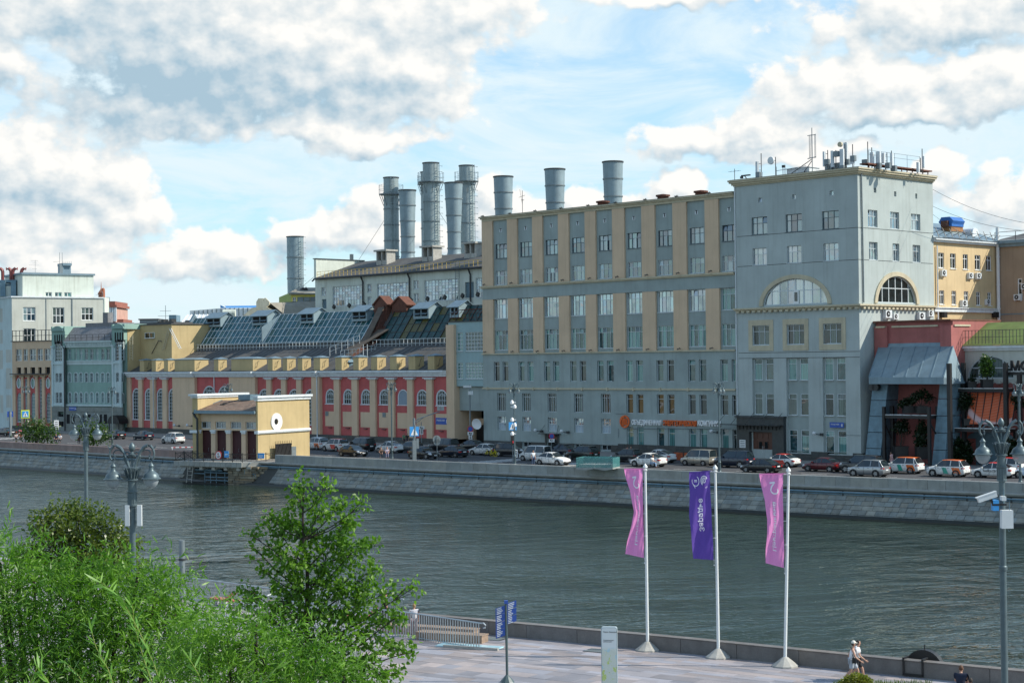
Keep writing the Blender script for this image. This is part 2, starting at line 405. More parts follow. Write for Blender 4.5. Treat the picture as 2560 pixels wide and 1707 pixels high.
mat('steel_blue',(.14,.23,.29),.5,.2,2,metal=.2,streak=.3)
mat('steel_white',(.70,.72,.72),.45,.06,2)
mat('steel_black',(.012,.012,.013),.5,.2,2)
mat('lamp_grey',(.105,.145,.16),.42,.12,3,.15,60,metal=.35,grain=.08)
mat('roof_dark',(.085,.085,.085),.85,.22,.6,.3,6,streak=.3,dirt=(.16,.15,.14))
mat('roof_brown',(.12,.095,.075),.85,.25,.5,.3,6,streak=.35)
mat('roof_zinc',(.20,.28,.33),.5,.12,.8,.15,4,metal=.35,streak=.25)
mat('roof_pale',(.78,.80,.80),.5,.1,.8,.1,4,metal=.2,streak=.25)
mat('roof_green',(.13,.18,.045),.85,.3,.35,.3,8,streak=.5,dirt=(.2,.14,.06))
mat('roof_tan',(.30,.275,.225),.85,.2,.5,.3,6,streak=.3)
mat('brick_red',(.13,.052,.034),.9,.3,3,.3,20,rnd=.22)
mat('brick_bright',(.27,.10,.07),.9,.15,3,.3,20,rnd=.12)
mat('asphalt',(.062,.062,.066),.9,.16,.5,.3,45,grain=.2)
mat('sidewalk',(.24,.225,.21),.85,.14,.8,.3,30,grain=.12)
mat('paint_white',(.66,.66,.64),.7,.2,4,grain=.2)
mat('ground_far',(.13,.13,.12),.95,.2,.05)
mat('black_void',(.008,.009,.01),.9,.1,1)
mat('wood_bench',(.30,.215,.155),.65,.25,6,.2,40)
mat('concrete',(.40,.385,.35),.85,.18,2,.4,30,grain=.15)
mat('rail_yellow',(.62,.42,.08),.6,.15,4)
glassmat('pane_sky',(.012,.034,.055),(.24,.34,.36),.30,ior=2.5,wob=.030)
glassmat('pane_dark',(.010,.016,.018),(.09,.13,.12),.25,ior=1.75,wob=.02)
glassmat('pane_black',(.006,.012,.013),(.03,.05,.05),.2,ior=1.5,wob=.02)
glassmat('pane_teal',(.014,.05,.055),(.12,.28,.27),.45,ior=1.85,wob=.02)
glassmat('pane_mirror',(.05,.09,.12),(.32,.40,.42),.25,ior=3.6,wob=.05)
glassmat('pane_painted_sky',(.05,.09,.11),(.42,.55,.62),.5,ior=3.0,wob=.012)  # pale colour paints bright sky reflection into half the panes
glassmat('pane_roof',(.020,.085,.10),(.06,.14,.13),.2,ior=1.42,wob=.01,rough=.2)
glassmat('pane_roof_dirty',(.010,.045,.045),(.10,.09,.02),.22,ior=1.42,wob=.01,rough=.3)
mat('pane_blind',(.55,.58,.60),.6,.05,2)
mat('pane_panel',(.42,.50,.56),.6,.05,2)
mat('blind_grey',(.24,.30,.36),.7,.08,3)
mat('sign_blue',(.03,.09,.38),.45,.03,2)
mat('sign_bright_blue',(.05,.32,.72),.45,.03,2)
mat('sign_white',(.82,.82,.82),.5,.03,2)
mat('sign_red',(.62,.03,.04),.5,.03,2)
mat('sign_orange',(.75,.13,.02),.45,.03,2)
mat('sign_yellow',(.75,.85,.05),.45,.03,2)
def textmesh(name,s,size,m,ext=.01,align='CENTER',bold=0.0,spacing=1.0,shear=0.0):
 "flat lettering standing in the local x-z plane, facing -y"
 cu=bpy.data.curves.new(name,'FONT'); cu.body=s; cu.size=size; cu.extrude=ext; cu.align_x=align; cu.offset=bold; cu.space_character=spacing; cu.shear=shear; cu.resolution_u=2
 o=bpy.data.objects.new(name,cu); me=bpy.data.meshes.new_from_object(o)
 me.transform(Matrix.Rotation(math.pi/2,4,'X')); me.materials.clear(); me.materials.append(m); me.name=name
 bpy.data.objects.remove(o); bpy.data.curves.remove(cu); return me
# ================================================================ GROUND, RIVER, EMBANKMENTS
def vec2(p): return Vector((p[0],p[1],0))
ZW=-2.75; ZN=-1.5
FB=[CT.W(s,t) for s,t in((-420,-62),(-260,-51),(-170,-46),(-122.5,-43.4),(-74.8,-42.0),(-54.5,-40.6),(-34.4,-38.6),(-20,-36.9),(-8.3,-35.3),(8,-33.3),(22.8,-31.2),(36.5,-28.9),(60,-24.5),(120,-12))]
def resample(P,step):
 out=[P[0].copy()];acc=0
 L=[0]
 for a,b in zip(P,P[1:]): L.append(L[-1]+(b-a).length)
 n_=int(L[-1]/step); res=[]
 for i in range(n_+1):
  d_=i*step; j=max(k for k in range(len(L)) if L[k]<=d_+1e-9); j=min(j,len(P)-2)
  res.append(P[j].lerp(P[j+1],(d_-L[j])/(L[j+1]-L[j])))
 return res
def smooth(P,k=3):
 for _ in range(k): P=[P[0]]+[(P[i-1]+P[i]*2+P[i+1])/4 for i in range(1,len(P)-1)]+[P[-1]]
 return P
FBs=smooth(resample(FB,1.0),40)
def normals(P):
 N_=[]
 for i in range(len(P)):
  t=(P[min(i+1,len(P)-1)]-P[max(i-1,0)]).normalized(); N_.append(Vector((t.y,-t.x,0)))
 return N_
FN=normals(FBs)
if FN[100].dot(Vector((0,-1,0)))<0: FN=[-v for v in FN]
mb=MB(); A=[p-n*.2 for p,n in zip(FBs[::4],FN[::4])]
far=[(2500,300),(2500,4000),(-3500,4000),(-3500,600)]
pts=[(p.x,p.y,-.004) for p in A]+[(x,y,-.004) for x,y in far]
mb.poly(pts); obj('ground',mb.mesh(MT['ground_far']),kind='structure')
def strip(name,m,d0,d1,z0,z1=None,i0=0,i1=None,thick=0):
 i1=i1 or len(FBs); mb=MB(); z1=z0 if z1 is None else z1
 a=[(p-n*d0) for p,n in zip(FBs,FN)][i0:i1]; b_=[(p-n*d1) for p,n in zip(FBs,FN)][i0:i1]
 vs=[(v.x,v.y,z0) for v in a]+[(v.x,v.y,z1) for v in b_]; n_=len(a)
 mb.add(vs,[(i,i+1,n_+i+1,n_+i) for i in range(n_-1)])
 if thick:
  vs=[(v.x,v.y,z0) for v in a]+[(v.x,v.y,z0-thick) for v in a]; mb.add(vs,[(i,i+1,n_+i+1,n_+i) for i in range(n_-1)])
 return obj(name,mb.mesh(m),kind='structure')
strip('road',MT['asphalt'],4.6,60,.0)
strip('embankment_pavement',MT['sidewalk'],.3,4.6,.12)
mb=MB(); 
for i in range(120,len(FBs)-1,1):
 a=FBs[i]-FN[i]*4.55;b_=FBs[i+1]-FN[i+1]*4.55; mb.bar((a.x,a.y,.06),(b_.x,b_.y,.06),.16,h=.16)
obj('kerb',mb.mesh(MT['granite_rail']),kind='structure')
mb=MB()
def cw(s,t,z=0): v=CT.W(s,t,z); return (v.x,v.y,v.z)
mb.poly([cw(-420,-10,.12),cw(-163,-9,.12),cw(-90,-7.5,.12),cw(-17,-6.0,.12),cw(60,-5.5,.12),cw(120,-5,.12),cw(120,3,.12),cw(-420,3,.12)]); 
obj('pavement',mb.mesh(MT['sidewalk']),kind='structure')
mb=MB(); pp=[cw(-420,-10,.06),cw(-163,-9,.06),cw(-90,-7.5,.06),cw(-17,-6.0,.06),cw(60,-5.5,.06),cw(120,-5,.06)]
for a,b_ in zip(pp,pp[1:]): mb.bar(a,b_,.18,h=.18)
obj('kerb',mb.mesh(MT['granite_rail']),kind='structure')
mk=MB()
def dash(i,d,l,w,z=.004):
 a=FBs[i]-FN[i]*d; t=(FBs[i+1]-FBs[i]).normalized(); n=FN[i]
 mk.poly([tuple((a+n*w/2)+Vector((0,0,z))),tuple((a+t*l+n*w/2)+Vector((0,0,z))),tuple((a+t*l-n*w/2)+Vector((0,0,z))),tuple((a-n*w/2)+Vector((0,0,z)))])
for i in range(180,len(FBs)-10,8):
 for d in(8.2,15.2): dash(i,d,3.0,.15)
for i in range(180,len(FBs)-10,1): dash(i,11.7,1.02,.13); dash(i,5.0,1.02,.1)
def nearest(v): return min(range(len(FBs)),key=lambda i:(FBs[i]-Vector((v.x,v.y,0))).length)
for px,py in((1270,1147),(60,1093),(1330,1165)):
 g=gnd(px,py); i=nearest(g)
 for k in range(18): dash(i,5.4+k*.95,3.6,.45,.008)
obj('road_marking',mk.mesh(MT['paint_white']),kind='structure')
WA1,WA2,WA3=.30,.20,.03
wm=bpy.data.materials.new('river_water'); wm.use_nodes=True; t=wm.node_tree; t.nodes.clear(); n=NT(t)
b=n.n('ShaderNodeBsdfPrincipled'); t.links.new(b.outputs[0],n.n('ShaderNodeOutputMaterial').inputs[0])
g=n.n('ShaderNodeNewGeometry').outputs['Position']
b.inputs['IOR'].default_value=1.42; b.inputs['Specular Tint'].default_value=(.95,1,1,1); b.inputs['Roughness'].default_value=.03
patch=n.noise(n.vm('MULTIPLY',g,(1,1,1)),.035,4,.6,.8)
n.put(b.inputs['Base Color'],n.mix(n.ramp(patch,.35,.65),(.016,.032,.022),(.028,.046,.032)))
rot=n.n('ShaderNodeVectorRotate',rotation_type='Z_AXIS'); n.put(rot.inputs['Vector'],g); rot.inputs['Angle'].default_value=math.radians(-18)
q=n.vm('MULTIPLY',rot.outputs[0],(.6,1.0,1))
w1=n.noise(q,.30,2,.5,.6); w2=n.noise(q,.95,3,.55,.9); w3=n.noise(q,3.4,2,.6,.3)
amp=n.ramp(patch,.36,.62,.55,1.6)
hgt=n.math('MULTIPLY',n.math('ADD',n.math('ADD',n.math('MULTIPLY',w1,WA1),n.math('MULTIPLY',w2,WA2)),n.math('MULTIPLY',w3,WA3)),amp)
bn=n.n('ShaderNodeBump'); bn.inputs['Strength'].default_value=1.0; bn.inputs['Distance'].default_value=1.0; n.put(bn.inputs['Height'],hgt); t.links.new(bn.outputs[0],b.inputs['Normal'])
mb=MB(); mb.poly([(-3000,30,ZW),(2500,30,ZW),(2500,900,ZW),(-3000,900,ZW)]); obj('river_water',mb.mesh(wm),kind='structure')
EW=root('embankment_wall',(FBs[250].x,FBs[250].y,0),'long sloping granite embankment wall of blocks along the far bank of the river','wall')
eo=Vector((FBs[250].x,FBs[250].y,0))
I0,I1=nearest(gnd(-160,1098,1)),nearest(gnd(2760,1214,1))
def sweep(prof,step=2,i0=None,i1=None):
 "prof: (distance towards the river, z)"
 mb=MB(); idx=list(range(i0 if i0 is not None else I0-60,i1 or I1+20,step)); k=len(prof)
 vs=[]
 for i in idx:
  for (d_,z_) in prof: v=FBs[i]+FN[i]*d_-eo; vs.append((v.x,v.y,z_))
 mb.add(vs,[(a*k+j,(a+1)*k+j,(a+1)*k+j+1,a*k+j+1) for a in range(len(idx)-1) for j in range(k-1)])
 return mb
SL=1.5
obj('backing',sweep([(-.5,.05),(-.03,.05),(-.03,-.2),(.02,-.3),(SL,ZW-.02),(SL+.3,ZW-1.5)]).mesh(MT['joint']),EW)
obj('moulding',sweep([(-.1,.12),(.16,.10),(.26,.0),(.26,-.08),(.16,-.2),(-.1,-.22)]).mesh(MT['granite_rail'],True),EW)
for z_,d_,r in((-.42,.34,.09),(-.6,.30,.05)):
 obj('pipe',sweep([(d_+r*math.cos(a),z_+r*math.sin(a)) for a in np.linspace(0,2*math.pi,7)]).mesh(MT['steel_blue'],True),EW)
mb=MB()
for i in range(I0,I1,4): v=FBs[i]+FN[i]*.3-eo; mb.box(v.x-.06,v.x+.06,v.y-.1,v.y+.1,-.74,-.3)
obj('pipe_bracket',mb.mesh(MT['steel_dark']),EW,kind='stuff')
nrow=6; S0=Vector((.04,-.32)); S1=Vector((SL,ZW+.0))
blocks=[]
seglen=1.0
for r in range(nrow):
 a=S0.lerp(S1,r/nrow); b_=S0.lerp(S1,(r+1)/nrow); u0=a.lerp(b_,.035);u1=a.lerp(b_,.965)
 x=I0+random.random()
 while x<I1-1:
  w_=random.uniform(.62,1.15); x2=x+w_
  blocks.append((x,x2-.03,u0,u1,r)); x=x2
def fbp(x):
 i=int(x);k=x-i; return FBs[i].lerp(FBs[i+1],k),FN[i].lerp(FN[i+1],k)
def blockgeo(mb,bl,o):
 x0,x1,u0,u1,r=bl; pr=random.uniform(.035,.07); lean=.12
 vs=[]
 for off in(0,pr):
  for (x,u,sk) in((x0,u0,0),(x1,u0,0),(x1,u1,-lean),(x0,u1,-lean)):
   p,nn=fbp(x+sk*(1 if r<9 else 0)); v=p+nn*(u[0]+off)-o; vs.append((v.x,v.y,u[1]+off*.5))
 mb.add(vs,[(4,5,6,7),(0,1,5,4),(1,2,6,5),(2,3,7,6),(3,0,4,7)])
gap=(nearest(gnd(470,1127,1)),nearest(gnd(706,1138,1)))
blocks=[b_ for b_ in blocks if not(gap[0]<b_[0]<gap[1]-1)]
blocks.sort(key=lambda b_:-b_[0])
for bl in blocks[:300]:
 mb=MB(); blockgeo(mb,bl,eo); obj('stone_block',mb.mesh(MT['granite_block']),EW)
mb=MB()
for bl in blocks[300:]: blockgeo(mb,bl,eo)
obj('stone_blocks',mb.mesh(MT['granite_block']),EW,kind='stuff')
PP=root('granite_parapet',(FBs[250].x,FBs[250].y,0),'waist-high granite parapet of upright slabs along the far embankment pavement','parapet')
x=float(I0); k=0
while x<I1-2:
 w_=random.choice((1.5,1.7,1.9,2.1)); x2=x+w_
 if not(gap[0]-.5<x<gap[1]-1.5):
  mb=MB(); vs=[]
  for xx in(x+.012,x2-.012):
   p,nn=fbp(xx)
   for d_,z_ in((-.42,.1),(0,.1),(0,.98),(-.05,1.03),(-.37,1.03),(-.42,.98)): v=p+nn*d_-eo; vs.append((v.x,v.y,z_))
  mb.add(vs,[(i,(i+1)%6,(i+1)%6+6,i+6) for i in range(6)]+[(0,1,2,3,4,5),(11,10,9,8,7,6)])
  obj('granite_slab',mb.mesh(MT['granite_red'] if x<gap[0] else MT['granite_rail']),PP)
 x=x2
obj('waterline_course',sweep([(SL-.14,ZW+.36),(SL-.02,ZW+.34),(SL+.12,ZW+.12),(SL+.14,ZW-.3)]).mesh(mat('wet_stone',(.02,.022,.016),.35,.3,2,.3,10)),EW)
NB=[Vector((x,y,0)) for x,y in((-70,175),(-45,135),(-30.5,113),(-21.5,100.6),(-18.3,98.0),(-13.4,93.7),(-5.9,87.9),(-2.0,85.3),(7.6,79.0),(14.6,73.9),(20.8,69.6),(34,61),(60,44))]
NBs=smooth(resample(NB,.5),30)
NN=normals(NBs)
if NN[100].dot(Vector((0,1,0)))<0: NN=[-v for v in NN]
mb=MB(); mb.poly([(p.x,p.y,ZN-.03) for p in NBs]+[(80,0,ZN-.03),(-120,0,ZN-.03),(-120,175,ZN-.03)]); obj('promenade',mb.mesh(MT['joint']),kind='structure')
mb=MB(); n_=len(NBs); mb.add([(p.x,p.y,ZN-.02) for p in NBs]+[(p.x,p.y,ZW-1) for p in NBs],[(i,i+1,n_+i+1,n_+i) for i in range(n_-1)]); obj('quay_face',mb.mesh(MT['granite_near']),kind='structure')
PV=root('paving',(4,72,ZN),'pinkish grey rectangular paving slabs of the near promenade','paving'); po=Vector((4,72,ZN))
PV['kind']='structure'
sl=[]
i=0; rows_=[]
def nbp(x): j=max(0,min(len(NBs)-2,int(x/.5))); return NBs[j].lerp(NBs[j+1],x/.5-j),NN[j]
NBL=(len(NBs)-1)*.5
for r in range(-4,34):
 wrow=random.choice((.45,.45,.6,.9)); 
 rows_.append(wrow)
dcur=-.0
for r,wr in enumerate(rows_):
 x=random.random()*1.5+20
 while x<NBL-12:
  w_=random.choice((.9,1.35,1.8,2.2)); p,nn=nbp(min(x+w_/2,NBL-1)); c=p-nn*(dcur+wr/2)
  sl.append((x,x+w_,dcur,wr,c)); x+=w_
 dcur+=wr
def proj(P):
 v=Vector((P[0],P[1],P[2]-H)); dd=v.dot(Vector(Fw)); return (CX+f*v.dot(Vector(Rt))/dd, CY-f*v.dot(Vector(Up))/dd,dd)
vis=[];hid=[]
for s_ in sl:
 px,py,dd=proj((s_[4].x,s_[4].y,ZN))
 (vis if 880<px<2600 and 1500<py<1740 else hid).append(s_)
vis.sort(key=lambda s_:s_[4].y)
def slabgeo(mb,s_,o):
 x0,x1,d0,wr,c=s_; vs=[]; g_=.009; dz=random.uniform(-.004,.004)
 for z_ in(-.03,dz):
  for (x,dd) in((x0+g_,d0+g_),(x1-g_,d0+g_),(x1-g_,d0+wr-g_),(x0+g_,d0+wr-g_)):
   p,nn=nbp(min(x,NBL-.6)); q=p-nn*dd-Vector((o.x,o.y,0)); vs.append((q.x,q.y,z_))
 mb.add(vs,[(4,5,6,7),(0,1,5,4),(1,2,6,5),(2,3,7,6),(3,0,4,7)])
for s_ in vis[:300]:
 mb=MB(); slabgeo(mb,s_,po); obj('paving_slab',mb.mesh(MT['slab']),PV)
mb=MB()
for s_ in vis[300:]+hid: slabgeo(mb,s_,po)
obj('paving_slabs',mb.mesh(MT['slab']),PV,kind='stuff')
NP=root('low_granite_wall',(NBs[150].x,NBs[150].y,ZN),'low granite wall of long blocks at the edge of the near promenade','wall'); no=Vector((NBs[150].x,NBs[150].y,0))
xs_=min(range(len(NBs)),key=lambda i:(NBs[i]-Vector((-7.5,89,0))).length)*.5
x=xs_
while x<NBL-3:
 w_=random.choice((2.6,2.9,2.2,3.1,1.7)); mb=MB(); vs=[]
 for xx in(x+.012,x+w_-.012):
  p,nn=nbp(min(xx,NBL-.6))
  for d_,z_ in((-.02,0),(-.02,.62),(-.06,.69),(.44,.69),(.48,.62),(.48,-.5),): v=p+nn*d_-no; vs.append((v.x,v.y,z_))
 mb.add(vs,[(i,(i+1)%6,(i+1)%6+6,i+6) for i in range(6)]+[(0,1,2,3,4,5),(11,10,9,8,7,6)])
 obj('granite_block',mb.mesh(MT['granite_near']),NP); x+=w_
# ================================================================ THE LONG OFFICE BUILDING
G=Bld('office_building','long seven-storey blue-grey office building with beige pilasters, left of the tall corner tower','building',s0=-63.5)
GC=[c+63.5 for c in(-59.82,-54.84,-49.87,-44.88,-39.93,-34.8,-29.55,-24.3,-19.12)]
GL=45.35
pw=1.5
ops=[]
for c in GC:
 ops+=[(c-1.13,c+1.13,26.42,28.42),(c-1.13,c+1.13,22.74,24.67),(c-1.36,min(c+1.36,GL-.02),18.03,20.70),(c-1.36,min(c+1.36,GL-.02),13.63,16.34)]
mb=MB(); wall(mb,0,GL,13.1,32.0,ops,y=0,depth=.3)
G.add('wall',mb,MT['plaster_grey'])
low=[]
for i,c in enumerate(GC):
 low+=[(c-1.48,c-.30,9.30,12.0),(c+.30,min(c+1.48,GL-.05),9.30,12.0)]
 if i<5: low+=[(c-.85,c+.85,5.18,7.66),(c-.85,c+.85,2.5,4.42)]
 else: low+=[(c-1.48,c-.30,5.18,7.66),(c+.30,min(c+1.48,GL-.05),5.18,7.66),(c-1.48,c-.30,.85,3.48),(c+.30,min(c+1.48,GL-.05),.85,3.48)]
low+=[(GC[1]-.9,GC[1]+.9,.3,1.02),(GC[3]-.9,GC[3]+.6,.3,1.02),(GC[4]-1.0,GC[4]+.9,.3,1.02),(GC[2]-1.1,GC[2]+1.1,.0,2.15)]
mb=MB(); wall(mb,0,GL,0,13.1,low,y=-.25,depth=.42); wall(mb,0,GL,20.75,22.4,y=-.25,depth=.25)
mb.poly([(0,-.25,20.75),(GL,-.25,20.75),(GL,0,20.75),(0,0,20.75)]); mb.poly([(0,-.25,22.4),(GL,-.25,22.4),(GL,0,22.4),(0,0,22.4)])
mb.poly([(0,-.25,13.1),(GL,-.25,13.1),(GL,0,13.1),(0,0,13.1)])
G.add('lower_wall',mb,MT['plaster_grey'])
mb=MB(); mb.box(0,GL,.36,16,0,32.0); G.add('building_core',mb,MT['plaster_grey'])
mb=MB(); mb.poly([(-.2,-.6,32.42),(GL,-.6,32.42),(GL,16.3,32.42),(-.2,16.3,32.42)]); G.add('roof',mb,MT['roof_dark'])
mb=MB(); mb.box(0,GL,-.27,.0,31.72,32.02); mb.box(-.15,GL,-.42,16.1,32.02,32.2); mb.box(-.3,GL,-.62,16.2,32.2,32.38); G.add('cornice',mb,MT['trim_beige'])
e=[0.0]+[v for c in GC for v in(c-pw,c+pw)]
for k in range(0,len(e)-1,2):
 a,b_=e[k],e[k+1]
 for (z0,z1) in((22.42,31.70),(13.12,20.73)):
  mb=MB(); mb.box(a,b_,-.26,0,z0,z1); G.add('pilaster',mb,MT['plaster_ochre'])
mb=MB(); mb.box(-.1,GL,-.55,-.25,22.42,22.62); mb.box(-.1,GL,-.42,-.25,22.28,22.42); G.add('string_course',mb,MT['trim_beige'])
mb=MB(); mb.box(-.1,GL,-.45,-.25,13.02,13.2); G.add('string_course',mb,MT['trim_beige'])
mb=MB(); mb.box(-.08,GL,-.42,-.25,8.2,8.42)
for x in np.arange(1,GL,4.6): mb.box(x-.12,x+.12,-.5,-.25,8.1,8.5)
G.add('string_course',mb,MT['trim_beige'])
pl=MB(); xs=sorted(low[-4:]); cur=0.0
for o in xs+[(GL,GL,0,0)]:
 x=cur
 while x<o[0]-.05:
  x2=min(x+1.25,o[0])
  t=1.02 if x<GC[4]+2 else 1.22
  for q0,q1 in((0.0,t-.62),(t-.60,t)): pl=MB(); pl.box(x+.012,x2-.012,-.32,-.25,q0,q1); G.add('plinth_slab',pl,MT['granite_dark'])
  x=x2
 cur=o[1]
for i,c in enumerate(GC):
 for z,hh in((26.42,2.0),(22.74,1.93)):
  window(G,c,z,2.26,hh,(.3,.36,.34),(.64,.36),pm=MT['pane_sky'],y=.16,fm=MT['window_frame_dark'] if hh==2.0 else MT['window_frame'])
  obj('vent_window',None) if False else None
 window(G,c,18.03,2.72,2.67,(.24,.24,.27,.25),(.72,.28),pm=MT['pane_mirror'] if i<8 else MT['pane_teal'],y=.16)
 window(G,c,13.63,2.72,2.71,(.24,.24,.27,.25),(.76,.24),pm=MT['pane_teal'],y=.16)
 for dx in(-.89,.89):
  if i==8 and dx>0: continue
  window(G,c+dx,9.30,1.18,2.7,(1,),(.78,.22),pm=MT['pane_teal' if i%3 else 'pane_dark'],y=.02)
 if i<5:
  window(G,c,5.18,1.70,2.48,(.25,.25,.25,.25),(.8,.2),pm=MT['pane_dark'],y=.02)
  window(G,c,3.5,1.70,.92,(.33,.33,.34),(.5,.5),pm=MT['pane_mirror'],y=.02,sill=False)
  window(G,c,2.5,1.70,.99,(.33,.33,.34),(1,),pm=MT['pane_panel'],y=.02)
 else:
  for dx in(-.89,.89):
   if i==8 and dx>0: continue
   window(G,c+dx,5.18,1.18,2.48,(1,),(.76,.24),pm=MT['pane_dark'],y=.02)
   window(G,c+dx,.85,1.18,2.63,(1,),(.74,.26),pm=MT['pane_teal'],y=.02)
 v=MB(); v.box(c-.24,c+.24,-.02,.0,30.05,30.6,1); v.box(c-.05,c+.1,-.05,-.02,30.1,30.5,0); v.box(c-.2,c+.2,-.05,-.02,30.48,30.58,0)
 G.add('vent',v,[MT['steel_dark'],MT['trim_white']])
for dx,z in((.89,0),):
 window(G,GC[8]+.72,9.3,.85,2.7,(1,),(.78,.22),pm=MT['pane_teal'],y=.02); window(G,GC[8]+.72,5.18,.85,2.48,(1,),(.76,.24),pm=MT['pane_dark'],y=.02); window(G,GC[8]+.72,.85,.85,2.63,(1,),(.74,.26),pm=MT['pane_dark'],y=.02)
for k,w_ in((1,1.7),(3,1.4),(4,1.8)): window(G,GC[k]-(0,.0,0,.15,.05)[k],.32,w_,.68,(.5,.5),(1,),pm=MT['pane_dark'],y=-.0,sill=False)
mb=MB(); mb.box(GC[2]-1.1,GC[2]+1.1,.1,.16,0,2.15); mb.box(GC[2]-.75,GC[2]+.75,.02,.1,0,1.95); d_=G.add('door',mb,MT['steel_black'])
mb=MB(); mb.box(GC[2]-.66,GC[2]-.06,-.0,.02,.5,1.8); mb.box(GC[2]+.06,GC[2]+.66,-.0,.02,.5,1.8); G.add('pane',mb,MT['pane_dark'],parent=d_)
mb=MB(); mb.box(GC[2]-1.9,GC[2]+1.7,-1.1,-.25,2.2,2.28); mb.bar((GC[2]-1.8,-1.0,2.28),(GC[2]-1.4,-.26,3.4),.04); mb.bar((GC[2]+1.6,-1.0,2.28),(GC[2]+1.2,-.26,3.4),.04); G.add('door_canopy',mb,MT['steel_dark'])
mb=MB(); mb.box(GC[2]-1.35,GC[2]-1.1,-.34,-.25,0,2.2); mb.box(GC[2]+1.1,GC[2]+1.35,-.34,-.25,0,2.2); G.add('door_surround',mb,MT['granite_dark'])
for zz,yy in((22.7,-.5),(13.25,-.45),(32.3,-.6)):
 for i,c in enumerate([.6]+[q+2.45 for q in GC[:-1]]):
  mb=MB(); mb.bar((c-.35,yy+.1,zz),(c+.5,yy-.35,zz+.28),.05); mb.box(c+.1,c+.55,yy-.45,yy-.2,zz+.1,zz+.2); G.add('floodlight',mb,MT['steel_dark'])
for i,(x,y_) in enumerate(((19.5,4),(30.2,4),(36.6,4))):
 mb=MB(); mb.lathe([(.0,0),(.75,0),(.75,.9),(.95,.9),(.95,1.1),(0,1.25)],14,(x,y_,32.3)); G.add('roof_cowl',mb,MT['brick_red'],smooth=False)
tag(obj('roof_aerial',(lambda mb:(mb.tube([(0,0,0),(0,0,3.2)],.04,5),mb.bar((-.9,0,2.9),(.9,0,2.9),.03),mb.bar((-1.1,0,1.6),(1.3,0,1.6),.03),[mb.bar((x,-.3,2.9),(x,.3,2.9),.02) for x in(-.8,-.3,.3,.8)],mb)[-1])(MB()).mesh(MT['steel_dark']),None,CT.W(-20.6,3,32.4),CT.ang),'thin television aerial with two crossbars on the office roof beside the tower','aerial')
tag(obj('roof_aerial',(lambda mb:(mb.tube([(0,0,0),(0,0,3.4)],.04,5),mb.bar((-.7,0,2.5),(.5,0,2.7),.04),mb.tube([(0,0,1.4),(-.5,0,3.6)],.025,4),mb.lathe([(0,0),(.28,.05),(.0,.12)],10,(.15,-.1,2.0)),mb)[-1])(MB()).mesh(MT['steel_dark']),None,CT.W(-57.5,2,32.4),CT.ang),'small dark aerial with a dish on the far left end of the office roof','aerial')
SG=Bld('company_sign','raised lettering sign with round orange emblem on the grey office wall above the ground floor','sign',s0=-63.5)
a0=SG.P(1180+1243*.2979,1060,-.3)[0]; z0=SG.P(1600,780+955*.2979,-.3)[1]
def tw(txt,xa,xb,y0,y1,m):
 xA=SG.P(1180+xa*.2979,1060,-.3)[0]; xB=SG.P(1180+xb*.2979,1060,-.3)[0]
 me=textmesh('lettering',txt,1,MT[m],.08,'LEFT',.03)
 co=[v.co.copy() for v in me.vertices]; mx0,mx1=min(c.x for c in co),max(c.x for c in co); mz0,mz1=min(c.z for c in co),max(c.z for c in co)
 zA=SG.P(1180+xa*.2979,780+y1*.2979,-.3)[1]; zB=SG.P(1180+xa*.2979,780+y0*.2979,-.3)[1]
 for v in me.vertices: v.co.x=xA+(v.co.x-mx0)/(mx1-mx0)*(xB-xA); v.co.z=zA+(v.co.z-mz0)/(mz1-mz0)*(zB-zA); v.co.y=v.co.y-.38
 obj('lettering',me,SG.root)
tw('ОБЪЕДИНЕННАЯ',1345,1592,900,952,'sign_white'); tw('ЭНЕРГЕТИЧЕСКАЯ',1608,1887,905,952,'sign_orange'); tw('КОМПАНИЯ',1900,2090,906,955,'sign_white')
xe,ze=SG.P(1180+1285*.2979,780+918*.2979,-.3)
mb=MB(); n=20
def crescent(cx,cz,r,dx,dz,r2,a0,a1):
 P=[(cx+r*math.cos(a0+(a1-a0)*i/n),-.42,cz+r*math.sin(a0+(a1-a0)*i/n)) for i in range(n+1)]
 Q=[(cx+dx+r2*math.cos(a0+(a1-a0)*i/n),-.42,cz+dz+r2*math.sin(a0+(a1-a0)*i/n)) for i in range(n+1)]
 for i in range(n): mb.prism([P[i],P[i+1],Q[i+1],Q[i]],(0,.12,0))
crescent(xe,ze,.82,-.0,.0,.62,math.radians(-170),math.radians(95)); crescent(xe-.1,ze,.78,.05,0,.55,math.radians(80),math.radians(250))
obj('emblem',mb.mesh(MT['sign_orange']),SG.root)
mb=MB()
for k in range(4): mb.prism([(xe-.55+k*.26,-.44,ze+.5-k*.05),(xe-.42+k*.26,-.44,ze+.56-k*.05),(xe-.2+k*.22,-.44,ze-.42),(xe-.32+k*.22,-.44,ze-.48)],(0,.1,0))
obj('emblem_stripes',mb.mesh(MT['sign_orange']),SG.root)
mb=MB(); mb.tube([(xe-.3,-.38,ze-.9),(xe+17.5,-.38,ze-.55)],.04,5); mb.tube([(xe-1.6,-.34,ze+1.0),(xe+.9,-.34,ze+1.0)],.03,5); mb.tube([(xe-1.2,-.34,ze-.9),(xe-1.2,-.34,ze-2.1)],.03,5); obj('mounting_rail',mb.mesh(MT['steel_grey']),SG.root)
